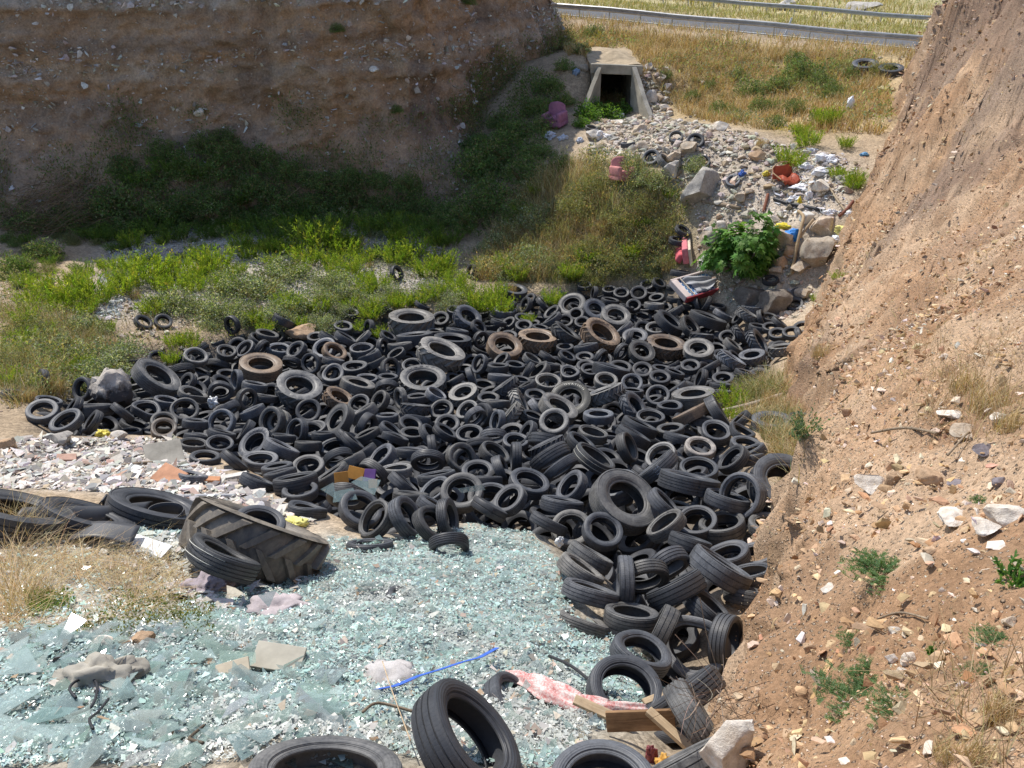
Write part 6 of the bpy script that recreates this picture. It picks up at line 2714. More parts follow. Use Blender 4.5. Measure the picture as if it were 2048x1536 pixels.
LANDMARKS = [(240, 790, "the burnt boulder"), (521, 735, "the tan faced truck tyre"), (597, 779, "the knobbly tractor tyre"), (823, 647, "the large pale tractor tyre"), (881, 709, "the grey tilted tractor tyre"),
             (846, 766, "the saw toothed tractor tyre"), (1008, 695, "the rusty faced tyre"), (1075, 681, "the flat tan tractor tyre"), (1200, 671, "the brown tilted tractor tyre"), (1331, 695, "the tan clay tractor tyre"),
             (1230, 636, "the big grey truck tyre"), (1142, 801, "the white lettered tyre"), (1387, 794, "the wide pale rimmed tyre"), (1400, 897, "the bleached tyre"), (1316, 936, "the labelled tread"),
             (1380, 969, "the orange edged tyre"), (1567, 985, "the huge half hidden tractor tyre"), (512, 1085, "the enormous muddy tractor tyre"), (807, 1038, "the tyre standing by the glass"), (1389, 1297, "the upright tyre by the bank"),
             (925, 987, "the tyre holding glass panes"), (1249, 1002, "the big slack ring"), (1395, 572, "the patterned bed frame"), (1475, 510, "the fig bush"), (1545, 600, "the boulder under the fig bush"), (730, 970, "the orange box"),
             (1145, 1059, "the pale dusty tyre"), (1210, 790, "the row of deep lugs"), (928, 789, "the small pale lugged tyre"), (1253, 1369, "the tyre half buried in glass"), (590, 650, "the earth clod in the weeds"), (1190, 1420, "the red and white cloth"),
             (1116, 818, "the smooth grey leaning tyre"), (450, 860, "the left end of the heap"), (1500, 720, "the right end of the heap")]


def where(px, py, own=False):
    c = sorted((math.hypot(px - a, (py - b) * 1.4), a, b, n) for a, b, n in LANDMARKS if not (abs(a - px) < 8 and abs(b - py) < 8))
    return c


def side(px, py, a, b):
    dx, dy = px - a, (py - b) * 1.4
    g = math.degrees(math.atan2(-dy, dx)) % 360
    return ["right of", "behind and right of", "behind", "behind and left of", "left of", "in front and left of", "in front of", "in front and right of"][int((g + 22.5) // 45) % 8]


def pose_word(n, k):
    az = abs(n[2])
    if az > .86:
        return "lying flat"
    if az > .6:
        return "lying tilted"
    if az > .32:
        return "leaning"
    return "standing on edge"


tyre_objs = {}


def build_tyres():
    r = npr(77)
    used = {}
    recs = []
    for x, y, z, nx, ny, nz, Ro, Ri, W_, k, tone, px, py in TYRES:
        var = int(r.integers(0, len(TY[k])))
        if tone in ('w', 'OVATION'):
            var = 0
        if tone == 'm':
            var = 2
        me = TY[k][var]
        o = bpy.data.objects.new(KIND[k][0], me)
        spin = r.uniform(0, 6.28)
        M = tyre_pose((x, y, z), (nx, ny, nz), Ro, spin)
        if tone in ('OVATION', 'label', 'stripe'):
            # turn a known side of the tyre up towards the sky
            q = Vector((0, 0, 1)).rotation_difference(Vector((nx, ny, nz)).normalized()).to_matrix().to_4x4()
            best = max(range(72), key=lambda s: (q @ Matrix.Rotation(s * math.pi / 36, 4, 'Z') @ Vector((1, 0, 0))) @ Vector((0, -.35, 1) if tone != 'label' else (-.2, -1, .75)))
            M = Matrix.Translation((x, y, z)) @ q @ Matrix.Rotation(best * math.pi / 36, 4, 'Z')
        wz = {'c': .62, 't': .54, 'a': .64}[k]
        o.matrix_world = M @ Matrix.Diagonal((Ro, Ro, W_ / wz, 1))
        c = DUST[tone][int(r.integers(0, len(DUST[tone])))]
        s = float(np.clip(np.exp(r.normal(0, .42)), .55, 1.25 if py > 1000 else 2.2))
        o.color = (c[0] * s, c[1] * s, c[2] * s, 1)
        link(o)
        recs.append((o, px, py, k, tone, (nx, ny, nz), Ro))
        tyre_objs[(px, py)] = o
    seen = set()
    pend = []
    for o, px, py, k, tone, n, Ro in recs:
        own = next((v for (a, b), v in OWN.items() if abs(a - px) <= 2 and abs(b - py) <= 2), None)
        if own and own not in seen:
            seen.add(own)
            rename(o, own, "tyre", "old tyres of the dump")
            continue
        pend.append((o, px, py, k, tone, n, Ro))
    for o, px, py, k, tone, n, Ro in pend:
        look = {'': 'black', 'g': 'dusty grey', 'n': 'tan muddy', 'w': 'whitish', 'label': 'labelled black', 'stripe': 'striped black'}.get(tone, 'black')
        if k == 'c' and Ro < .285:
            look = 'small ' + look
        base = f"{look} {KIND[k][1]} {pose_word(n, k)}"
        cand = where(px, py)
        lab = None
        for d, a, b, nm in cand[:3]:
            t = f"{base} {side(px, py, a, b)} {nm}"
            if t not in seen and len(t.split()) <= 16:
                lab = t
                break
        if lab is None:
            for q, (d, a, b, nm) in [(q, c) for q in ("second", "third", "fourth", "fifth") for c in cand[:4]]:
                t = f"{q} {base} {side(px, py, a, b)} {nm}"
                if t not in seen and len(t.split()) <= 16:
                    lab = t
                    break
        lab = lab or base
        seen.add(lab)
        rename(o, lab, "tyre", "old tyres of the dump")
    # the rest of the heap in one mass
    Vs, Fs, Us, off = [], [], [], 0
    low = [tyre_mesh("tyre_mass", 'low', .62, .64, k, 30, squash=.01) for k in (0, 1, 2)]
    dat = []
    for me in low:
        v = np.empty(len(me.vertices) * 3)
        me.vertices.foreach_get("co", v)
        f = np.empty(len(me.loops), np.int32)
        me.loops.foreach_get("vertex_index", f)
        u = np.zeros((len(me.vertices), 2))
        lu = np.empty(len(me.loops) * 2)
        me.uv_layers[0].data.foreach_get("uv", lu)
        u[f] = lu.reshape(-1, 2)
        dat.append((v.reshape(-1, 3), f.reshape(-1, 4), u))
    for i, (x, y, z, nx, ny, nz, Ro) in enumerate(REST):
        v, f, u = dat[i % 3]
        M = np.array(tyre_pose((x, y, z), (nx, ny, nz), Ro, i * 1.7)) @ np.diag((Ro, Ro, Ro, 1))
        Vs.append(v @ M[:3, :3].T + M[:3, 3])
        Fs.append(f + off)
        Us.append(u)
        off += len(v)
    me = np_mesh("tyre_mass", np.concatenate(Vs), np.concatenate(Fs), M_RUB, None, True, np.concatenate(Us))
    me.set_sharp_from_angle(angle=math.radians(38))
    o = mobj("tyre_heap", me)
    o.color = (.06, .06, .064, 1)
    rename(o, kind='stuff')
    for m in low:
        bpy.data.meshes.remove(m)


build_tyres()

M_WHITE = simple("white lettering rubber", (.74, .72, .62), .6, .2, 8)
M_LABEL = simple("paper label", (.82, .82, .80), .5, .08, 5)
M_INK = simple("label print", (.16, .17, .2), .6, .1, 5)


def tyre_lettering(o, word, R0, hgt, zf, mid):
    """raised letters bent round the sidewall; a part of the tyre, in its unit space"""
    cu = bpy.data.curves.new("lettering", 'FONT')
    cu.body = word
    cu.size = 1.0
    cu.align_x = 'CENTER'
    cu.extrude = .02
    cu.space_character = 1.35
    tmp = bpy.data.objects.new("lettering", cu)
    COL.objects.link(tmp)
    dg = bpy.context.evaluated_depsgraph_get()
    me = bpy.data.meshes.new_from_object(tmp.evaluated_get(dg))
    bpy.data.objects.remove(tmp)
    bm = bmesh.new()
    bm.from_mesh(me)
    bmesh.ops.subdivide_edges(bm, edges=[e for e in bm.edges if e.calc_length() > .12], cuts=2)
    for v in bm.verts:
        x, y, z = v.co
        a = mid - x * hgt / R0 * 1.45
        rr = R0 + (y - .35) * hgt
        v.co = (rr * math.cos(a), rr * math.sin(a), zf(rr) + z * .25)
    bm.to_mesh(me)
    bm.free()
    me.materials.clear()
    me.materials.append(M_WHITE)
    return mobj("lettering", me, o)


def tyre_band(o, name, r, z0, z1, a0, a1, mat, n=12, th=.006):
    """a thin patch on the tread, from angle a0 to a1"""
    mb = MB()
    mb.grid(lambda u, v: (r * math.cos(a0 + (a1 - a0) * u), r * math.sin(a0 + (a1 - a0) * u), z0 + (z1 - z0) * v), n, 2, th)
    return mb.build(name, mat, o)


for (px, py), o in list(tyre_objs.items()):
    rec = next(t for t in TYRES if t[11] == px and t[12] == py)
    tone = rec[10]
    if tone == 'OVATION':
        h = 1 - .56
        tyre_lettering(o, "OVATION", .80, .135, lambda rr: .275, 0.0)
    elif tone == 'label':
        if abs(px - 1316) < 3:
            lb = tyre_band(o, "label", 1.006, -.18, .20, -.22, .06, M_LABEL)
            for q in range(4):
                tyre_band(lb, "print", 1.009, -.12, .13 - .05 * (q % 2), -.18 + q * .06, -.155 + q * .06, M_INK, 3, .002)
        else:
            tyre_band(o, "label", 1.006, -.1, .12, -.1, .06, M_LABEL)
    elif tone == 'stripe':
        for q in ((-.11, -.095), (.13, .145)):
            tyre_band(o, "stripe", 1.004, q[0], q[1], 0, 2 * math.pi, M_WHITE, 72, .004)
# ------------------------------------------------------------------ labels for the many
PLACES = LANDMARKS + [(1230, 190, "the culvert"), (1112, 240, "the mauve armchair"), (1243, 343, "the salmon armchair"), (1398, 378, "the great rubble boulder"), (793, 545, "the lone standing tyre"), (150, 380, "the brush pile"),
                      (1575, 355, "the rust red seat"), (1583, 475, "the blue bag"), (1756, 134, "the two big tyres by the road"), (1368, 512, "the pink sofa base"), (905, 270, "the cliff corner"), (2005, 1045, "the big white stone on the bank"),
                      (1450, 1470, "the white rock on the bank edge"), (875, 1355, "the blue strap"), (1650, 320, "the white plastic sheets"), (1120, 450, "the green mound"), (640, 480, "the shadow edge"), (20, 1000, "the truck tyre at the left edge"),
                      (200, 870, "the yellow bag"), (190, 1050, "the long rubber strip"), (1500, 30, "the road"), (300, 540, "the dry stream bed"), (1860, 940, "the stone row on the bank"), (1760, 1160, "the feathery bank weed"), (1560, 790, "the dry weeds at the bank foot")]
_seen_labels = set()


def auto_label(base, px, py, skip=()):
    c = sorted((math.hypot(px - a, (py - b) * 1.3), a, b, n) for a, b, n in PLACES if n not in skip)
    for d, a, b, n in c[:12]:
        t = f"{base} {side(px, py, a, b)} {n}"
        if t not in _seen_labels and len(t.split()) <= 16:
            break
    else:
        for q, (d, a, b, n) in [(q, e) for q in ("second", "third", "fourth", "fifth") for e in c[:12]]:
            t = f"{q} {base} {side(px, py, a, b)} {n}"
            if t not in _seen_labels and len(t.split()) <= 16:
                break
    _seen_labels.add(t)
    return t


# ------------------------------------------------------------------ road furniture
M_STEEL = simple("galvanised steel", (.42, .43, .44), .42, .2, 3, .5, .1, .004)
M_STEEL.node_tree.nodes["Principled BSDF"].inputs["Metallic"].default_value = .55


def road_pt(u, v, dz=0):
    x = 4.2 + u * .8897 + v * .4566
    y = 57.6 - u * .4566 + v * .8897
    return Vector((x, y, float(road_z(np.array(x), np.array(y))) + dz))


def guardrail(v, u0, u1, label, flip):
    o = empty("guardrail", road_pt(0, v), label, "guardrail", "guardrails along the road")
    base = road_pt(0, v)
    prof = [(0, .42), (.045, .46), (.05, .52), (0, .56), (0, .59), (.05, .63), (.045, .69), (0, .73)]
    mb = MB()
    nu = int((u1 - u0) / 2)

    def fn(a, b):
        k = b * (len(prof) - 1)
        i = min(int(k), len(prof) - 2)
        f = k - i
        d = prof[i][0] * (1 - f) + prof[i + 1][0] * f
        z = prof[i][1] * (1 - f) + prof[i + 1][1] * f
        uu = u0 + (u1 - u0) * a
        return road_pt(uu, v + flip * (d + .06), z + .03 * math.sin(uu * .7)) - base
    mb.grid(fn, nu, 7, .006)
    mb.build("rail", M_STEEL, o)
    for k in range(nu + 1):
        uu = u0 + 2 * k
        if uu < -16 or uu > 30:
            continue
        p = road_pt(uu, v) - base
        m = MB()
        m.box((.06, .10, .95), p + Vector((0, 0, .22)), (0, 0, -.474))
        m.box((.05, .12, .12), p + Vector((0, 0, .58)) + Vector((.0, .0, 0)), (0, 0, -.474))
        m.build("post", M_STEEL, o)
    return o


guardrail(0.0, -24, 40, "galvanised guardrail on the near side of the road above the dump", -1)
guardrail(16.5, -30, 44, "farther guardrail beyond the road and its grassy verge", -1)
p = road_pt(12.4, 2.0)
mb = MB().box((.10, .05, 1.0), p + Vector((0, 0, .42)), (.05, .25, 0), .01)
dl = mb.build("delineator", simple("white plastic", (.75, .75, .72), .5, .1))
rename(dl, "thin white marker post leaning behind the near guardrail", "marker post")

# ------------------------------------------------------------------ culvert
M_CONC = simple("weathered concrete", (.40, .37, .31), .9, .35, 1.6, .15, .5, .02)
M_CONCD = simple("streaked shaded concrete", (.30, .275, .225), .9, .4, 1.2, .15, .5, .02)
cul = empty("culvert", CULV, "concrete box culvert opening under the road embankment", "culvert")
W2, H2 = .92, 1.88
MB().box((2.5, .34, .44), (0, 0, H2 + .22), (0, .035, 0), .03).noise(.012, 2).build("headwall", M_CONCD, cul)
for s, m in ((-1, M_CONCD), (1, M_CONC)):  # left walls take a darker concrete, the cliff's shade put into the colour
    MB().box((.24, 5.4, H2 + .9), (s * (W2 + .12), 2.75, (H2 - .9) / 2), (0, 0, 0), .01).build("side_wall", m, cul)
    wl = MB()
    L = 1.7 if s < 0 else 2.1
    ang = .55 if s < 0 else .30

    def wing(u, v, s=s, L=L, ang=ang):
        x = s * (W2 + .02 + L * u * math.sin(ang))
        y = -.17 - L * u * math.cos(ang)
        top = (H2 + .35) * (1 - u) + .32 * u
        return Vector((x, y, -1.0 + (top + 1.0) * v))
    wl.grid(wing, 10, 10, .22 * (-s))
    wl.noise(.02, 1.4, 3 + s)
    wl.build("wing_wall", m, cul)
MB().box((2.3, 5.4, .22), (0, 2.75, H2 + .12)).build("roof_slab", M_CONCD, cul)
MB().box((2.3, .2, H2 + 1.0), (0, 5.5, (H2 - .9) / 2)).build("tunnel_dark_end", simple("tunnel darkness", (.05, .045, .04), .95, .3), cul)  # near-black end panel, the darkness inside the culvert put into its colour
ec = MB()


def cover(u, v):
    x = CULV.x - 1.25 + 2.5 * u
    y = CULV.y + .05 + 6.2 * v
    z0 = float(surf(np.array(x), np.array(CULV.y + .1 + 6.2 * v)))
    z = max(z0, CULV.z + H2 + .30) + .04
    k = min(1, v * 5)
    return Vector((x, y, (CULV.z + H2 + .41) * (1 - k) + max(z, CULV.z + H2 + .41) * k + .05 * math.sin(9 * u + 5 * v)))


ec.grid(cover, 20, 30, .3)
eo = ec.build("embankment_cover", simple("dry bank soil", (.40, .32, .22), .95, .3, 3, .1, .8, .05))
rename(eo, kind='structure')

# ------------------------------------------------------------------ rocks
r_rock = npr(21)
BOULDERS = [
    # px, py of the middle, width in px, height/width, label
    (1398, 380, 82, .85, "great grey white boulder standing alone in the rubble"),
    (1632, 502, 66, .85, "large cream boulder casting a dark shadow beside the earth bank"),
    (1643, 456, 50, .75, "cream boulder directly behind the large one beside the bank"),
    (1565, 480, 52, .8, "boulder under the blue bag"),
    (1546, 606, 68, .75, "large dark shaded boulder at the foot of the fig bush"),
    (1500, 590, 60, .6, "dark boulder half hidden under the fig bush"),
    (1425, 487, 52, .8, "pale boulder left of the fig bush crown"),
    (1412, 530, 36, 1.2, "white slab of rock between the pink sofa base and the fig bush"),
    (1580, 508, 30, .8, "brown boulder below the blue bag"),
    (1563, 522, 30, .8, "pinkish boulder right of the fig bush"),
    (1552, 542, 30, .6, "low boulder near the lower right of the fig bush"),
    (1600, 535, 42, .6, "flat cream boulder in front of the large cream boulder"),
    (1535, 470, 28, .8, "grey boulder between fig bush and blue bag"),
    (1440, 455, 24, .8, "white boulder at the top left of the fig bush"),
    (1441, 258, 32, .7, "white rock at the lower edge of the dry grass slope"),
    (1376, 300, 34, .7, "pale rock under the black tyre on the upper rubble"),
    (1342, 345, 36, 1.0, "white rock in front of the torn tyre strip"),
    (1345, 318, 30, .7, "pale rock right of the torn tyre strip"),
    (1512, 312, 34, .7, "yellowish rock in the middle of the rubble slope"),
    (1284, 296, 30, .6, "pale rock right of the small tread on the sandy rubble"),
    (1188, 272, 34, .6, "white rock in the litter below the mauve armchair"),
    (1278, 258, 32, .5, "broad flat rock below the right wing wall"),
    (1168, 138, 16, .9, "round pale rock at the left top corner of the culvert"),
    (1322, 158, 24, .6, "pale rock on the slope right of the culvert headwall"),
    (1302, 195, 26, 1.0, "white rock against the right wing wall"),
    (1639, 378, 36, .8, "reddish stone block between white plastic and hose"),
    (1498, 390, 20, .7, "small block right of the great boulder"),
    (1480, 398, 30, .6, "flat stone below right of the great boulder"),
    (1610, 590, 40, .5, "pale crumbling rock at the foot of the earth bank"),
    (226, 782, 92, .95, "burnt boulder blackened in front at the left end of the heap"),
    (605, 662, 62, .32, "brown earth clod in weeds at the back rim of the heap"),
    (2004, 1046, 82, .5, "big white stone lying on the earth bank at right"),
    (1862, 938, 62, .5, "long tan stone in the stone row on the bank"),
    (1742, 962, 66, .5, "white jagged stone at the left end of the stone row"),
    (1790, 950, 40, .7, "round tan stone in the middle of the stone row"),
    (1700, 1000, 30, .5, "small tan stone below the stone row"),
    (1968, 900, 42, .4, "purplish grey stone right of the stone row"),
    (1920, 930, 34, .4, "flat tan stone under the purplish grey one"),
    (2000, 950, 36, .6, "tan stone below the purplish grey one"),
    (1930, 870, 60, .35, "thin pale slab behind the stone row"),
    (1990, 855, 34, .5, "white stone at the upper right of the stone row"),
    (1895, 842, 50, .3, "white flat stone left of the upper white stone"),
    (1960, 1090, 56, .4, "flat cream stone below the big white stone"),
    (1905, 1055, 70, .3, "broad tan slab left of the big white stone"),
    (1820, 1300, 34, .9, "white angular stone between the bank weeds"),
    (1810, 1330, 36, .5, "cream stone just below the white angular stone"),
    (2015, 1250, 30, .7, "pale stone at the right side above the lower weeds"),
    (1790, 1255, 24, .8, "pointed pale stone above the white angular one"),
    (1850, 1135, 30, .6, "tan stone at the right of the feathery bank weed"),
    (1620, 1285, 26, .7, "tan stone near the lip of the bank"),
    (1655, 1175, 30, .4, "white chip like stone left of the feathery weed"),
    (1448, 1470, 105, 1.25, "white rock on the bank edge behind bare twigs"),
    (285, 1287, 44, .75, "tan rock on the rubble hump in the glass"),
    (205, 1300, 50, .5, "white lump of plaster on the hump in the glass"),
    (245, 1295, 34, .5, "pale rock between the tan rock and the plaster lump"),
    (550, 1290, 26, .6, "small pink rock alone in the broken glass"),
    (240, 874, 34, .6, "white block beside the yellow bag"),
    (20, 890, 46, .7, "tan building block at the left edge of the rubble"),
    (120, 880, 60, .5, "grey brown block on the left rubble behind the chips"),
    (425, 218, 22, .7, "white rock sticking out of the middle of the cliff"),
    (762, 132, 20, .5, "flat white rock sticking out of the cliff"),
    (1570, 14, 40, .6, "white rock lying beyond the farther guardrail"),
    (1725, 18, 70, .3, "long low grey rock far beyond the road"),
]


def rock_mat(name, c, stain, sscale=1.0):
    t = NT(name)
    co = t.obj()
    f = t.noise(3.2 * sscale, 6, .7, co)
    g = t.noise(18 * sscale, 5, .75, co)
    oi = t.n("ShaderNodeObjectInfo")
    k = t.ramp(oi.outputs["Random"], [(0, .82), (1, 1.12)])
    cc = t.mix(t.ramp(f, [(.32, stain), (.6, c)]), t.ramp(g, [(.3, .7), (.7, 1.25)]), 1.0, 'MULTIPLY')
    cc = t.mix(cc, k, 1.0, 'MULTIPLY')
    t.bump(t.math('ADD', f, t.math('MULTIPLY', g, .6)), .7, .03)
    return t.out(cc, .92, .12)


M_RCREAM = rock_mat("cream limestone", (.52, .45, .36), (.40, .30, .21))
M_RGREY = rock_mat("grey limestone", (.46, .43, .38), (.30, .27, .24))
M_RWHITE = rock_mat("white limestone", (.72, .68, .62), (.56, .46, .35))
M_RDARK = rock_mat("dark shaded rock", (.22, .19, .16), (.12, .10, .085))  # darker rock colour standing for the shade under the fig bush
M_RTAN = rock_mat("tan sandstone", (.50, .36, .24), (.42, .27, .16))
M_RPURP = rock_mat("purplish stone", (.24, .21, .22), (.17, .15, .16))


def burnt_mat():
    t = NT("burnt rock")
    co = t.n("ShaderNodeTexCoord").outputs["Object"]
    sp = t.n("ShaderNodeSeparateXYZ")
    t.l(co, sp.inputs[0])
    f = t.noise(4, 6, .75, co)
    lim = t.math('ADD', sp.outputs[2], t.math('MULTIPLY', t.math('SUBTRACT', f, .5), .9))
    k = t.ramp(t.math('ADD', lim, .0), [(.36, 0), (.62, 1)])
    c = t.mix((.075, .068, .065), t.mix((.56, .50, .43), t.ramp(f, [(.3, .6), (.7, 1.2)]), 1.0, 'MULTIPLY'), k)
    t.bump(f, .8, .05)
    return t.out(c, .92, .15)


def boulder(px, py, wpx, hw, label):
    cliff = py < 230 and px < 800
    if cliff:
        d = 38.0
        q = P(px, py, d)
        i = int(np.argmin(np.abs(CL_Q[:, 0] - q[0])))
        disp = cliff_disp(np.array([CL_S[i]]), np.array([q[2]]))
        x, y = cliff_pt(np.array([i]), np.array([q[2]]), disp)
        loc = Vector((x[0], y[0] - .05, q[2]))
    else:
        loc, d = hit(px, py + wpx * hw * .30)
        if 'bare twigs' in label:
            d = 4.0
            loc = Vector(P(1456, 1478, d)) - Vector((0, 0, .12))
    w_ = wpx / F_PX * d
    V, F = rock(r_rock, 4 if wpx > 30 else 3, 1.0, 11, .20 if 'burnt' in label else .075, 1.8)
    ext = V.max(0) - V.min(0)
    V = (V - (V.max(0) + V.min(0)) / 2) / ext * np.array([w_, w_ * r_rock.uniform(.75, 1.0), w_ * hw * 1.12])
    c = Vector((0, 0, w_ * hw * .34))
    a = r_rock.uniform(-.4, .4)
    ca, sa = math.cos(a), math.sin(a)
    V = V @ np.array([[ca, sa, 0], [-sa, ca, 0], [0, 0, 1]])
    V = V + np.array(c)
    if 'burnt' in label:
        m = burnt_mat()
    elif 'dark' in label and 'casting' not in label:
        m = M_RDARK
    elif 'purplish' in label:
        m = M_RPURP
    elif 'grey' in label:
        m = M_RGREY
    elif 'white' in label:
        m = M_RWHITE
    elif 'tan' in label or 'brown' in label or 'pinkish' in label or 'reddish' in label or 'yellowish' in label:
        m = M_RTAN
    else:
        m = M_RCREAM
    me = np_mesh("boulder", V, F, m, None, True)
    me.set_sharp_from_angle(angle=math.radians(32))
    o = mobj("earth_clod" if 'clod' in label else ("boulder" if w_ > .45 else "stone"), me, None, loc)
    return rename(o, label, "rock", "loose rocks and boulders")


for b in BOULDERS:
    boulder(*b)

# ------------------------------------------------------------------ furniture and rubbish
def cloth_mat(name, c, var=.15, sc_=5, rough=.9, weave=120):
    t = NT(name)
    co = t.obj()
    f = t.noise(sc_, 5, .65, co)
    g = t.noise(weave, 2, .5, co)
    t.bump(t.math('ADD', f, t.math('MULTIPLY', g, .3)), .4, .01)
    return t.out(t.mix(t.ramp(f, [(.3, tuple(x * (1 - var * 1.6) for x in c)), (.7, tuple(min(1, x * (1 + var)) for x in c))]), t.ramp(g, [(.3, .85), (.7, 1.1)]), 1.0, 'MULTIPLY'), rough, .2)


def armchair(label, loc, rot, c, sc_=1.0):
    o = empty("armchair", loc, label, "armchair", None, rot, sc_)
    m = cloth_mat("armchair cloth", c)
    MB().box((.86, .80, .26), (0, 0, .15), (0, 0, 0), .05, 3).noise(.012, 4).build("base", m, o, None, True)
    MB().box((.52, .62, .20), (0, -.08, .36), (.05, 0, 0), .07, 4).noise(.02, 4, 2).build("seat", m, o, None, True)
    for s in (-1, 1):
        MB().box((.20, .80, .42), (s * .36, -.02, .40), (0, s * .06, 0), .085, 4).noise(.015, 4, 4 + s).build("armrest", m, o, None, True)
    mb = MB()

    def bk(u, v):
        x = (u - .5) * .80
        top = .98 - .22 * (2 * u - 1) ** 2
        return Vector((x * (1 - .18 * v), .26 + .14 * v - .05 * math.cos(math.pi * (2 * u - 1)), .25 + (top - .25) * v))
    mb.grid(bk, 12, 10, -.18)
    mb.noise(.015, 4, 9)
    mb.build("backrest", m, o, None, True)
    return o


pl, d = hit(1112, 252)
armchair("mauve armchair in the shade of the cliff left of the culvert", pl + Vector((0, 0, -.03)), (.10, -.12, -.55), (.34, .15, .23), 1.06)
pl, d = hit(1243, 362)
armchair("faded salmon pink armchair half sunk in weeds on the green mound", pl + Vector((0, 0, -.06)), (-.12, .12, .45), (.62, .27, .25), .92)

# pink sofa base standing on end
pl, d = hit(1367, 522)
o = empty("sofa_base", pl + Vector((0, 0, .10)), "pink upholstered sofa base tipped on its long side beside the green mound", "sofa base", None, (0, 0, math.radians(80)))
M_PINK = cloth_mat("pink upholstery", (.62, .20, .22))
M_BEIGE = simple("beige chipboard", (.55, .47, .36), .8, .15, 5)
MB().box((1.55, .10, .62), (0, -.20, .26), (-.22, 0, 0), .015).build("base_board", M_BEIGE, o)
MB().box((1.52, .22, .60), (0, -.035, .30), (-.22, 0, 0), .06, 3).noise(.02, 3).build("padding", M_PINK, o, None, True)
for k in range(3):
    MB().box((.40, .24, .34), (-.45 + k * .46, .16, .16 - .04 * k), (.5, .2 * k, .3 * k), .09, 3).noise(.03, 4, k).build("cushion", cloth_mat("red pink cushion", (.60, .13, .15)), o, None, True)


# bed frame with a patterned mattress cover
def lattice():
    t = NT("blue lattice cloth")
    co = t.n("ShaderNodeTexCoord").outputs["Object"]
    mp = t.n("ShaderNodeMapping")
    mp.inputs["Rotation"].default_value = (0, 0, .785)
    mp.inputs["Scale"].default_value = (9, 9, 9)
    t.l(co, mp.inputs[0])
    ch = t.n("ShaderNodeTexBrick")
    ch.offset = 0
    ch.inputs["Scale"].default_value = 1
    ch.inputs["Mortar Size"].default_value = .11
    ch.inputs["Brick Width"].default_value = 1
    ch.inputs["Row Height"].default_value = 1
    ch.inputs["Color1"].default_value = (.06, .17, .42, 1)
    ch.inputs["Color2"].default_value = (.10, .27, .50, 1)
    ch.inputs["Mortar"].default_value = (.70, .72, .72, 1)
    t.l(mp.outputs[0], ch.inputs[0])
    return t.out(ch.outputs[0], .9, .1)


pl, d = hit(1396, 590)
bf = empty("bed_frame", pl + Vector((0.02, 0, .36)), "shallow bed frame with blue lattice cloth and grey sheet tipped on the heap", "bed frame", None, (math.radians(24), math.radians(-2), math.radians(32)), 1.15)
M_SIDE = simple("dirty white laminate", (.66, .55, .50), .6, .14, 4)
M_RED = simple("dark red board", (.30, .05, .06), .6, .2, 5)
MB().box((1.72, .05, .20), (0, -.40, .0), (0, 0, 0), .008).build("side_board", M_RED, bf)
MB().box((1.72, .05, .20), (0, .40, .0), (0, 0, 0), .008).build("side_board", M_SIDE, bf)
MB().box((.05, .752, .20), (.84, 0, .0), (0, 0, 0), .008).build("end_board", M_SIDE, bf)
MB().box((.22, .752, .20), (-.755, 0, .0), (0, 0, 0), .02).build("end_board", M_SIDE, bf)
MB().box((.03, .75, .03), (-.52, 0, .085)).build("slat", M_BEIGE, bf)
MB().box((1.40, .75, .10), (.10, 0, -.03), (0, 0, 0), .02).build("mattress", lattice(), bf)
g = MB()


def sheet(u, v):
    x = -.42 + .92 * u + .10 * math.sin(5 * v)
    y = (-.36 + .72 * v) * (.35 + .65 * math.sin(math.pi * min(1, u * .75 + .25)))
    return Vector((x, y, .075 + .035 * math.sin(14 * v + 3 * u) + .02 * math.sin(9 * u) + .03 * u))


g.grid(sheet, 24, 28, .006)
g.build("sheet", cloth_mat("grey sheet", (.36, .36, .38), .1), bf, None, True)

# rust red seat with hoop
pl, d = hit(1575, 364)
o = empty("broken_seat", pl + Vector((0, 0, .04)), "rust red padded seat lying open with a bent wooden hoop on the rubble", "seat", None, (.1, -.1, .35))
M_RUST = cloth_mat("rust red vinyl", (.40, .085, .045), .2, 4, .5)
MB().grid(lambda u, v: ((u - .5) * .85 * (1 - .15 * v), .28 + .12 * v + .10 * math.cos(3.1 * (u - .5)) * -1, .05 + .42 * v), 10, 8, .07).noise(.02, 4).build("backrest", M_RUST, o, None, True)
MB().grid(lambda u, v: ((u - .62) * .62, -.36 + .52 * v, .10 + .10 * math.sin(math.pi * v) + .07 * math.sin(7 * u)), 10, 10, .14).noise(.035, 5, 3).build("seat", M_RUST, o, None, True)
MB().tube([(-.40 + .02 * k / 3, -.30 + .05 * k, .16) for k in range(3)] + [(.46 * -math.cos(math.pi * k / 12), .32 + .10 * math.sin(math.pi * k / 12), .30 + .26 * math.sin(math.pi * k / 12)) for k in range(13)], .02, 6).build("hoop", simple("bent wood", (.45, .30, .17), .7), o)


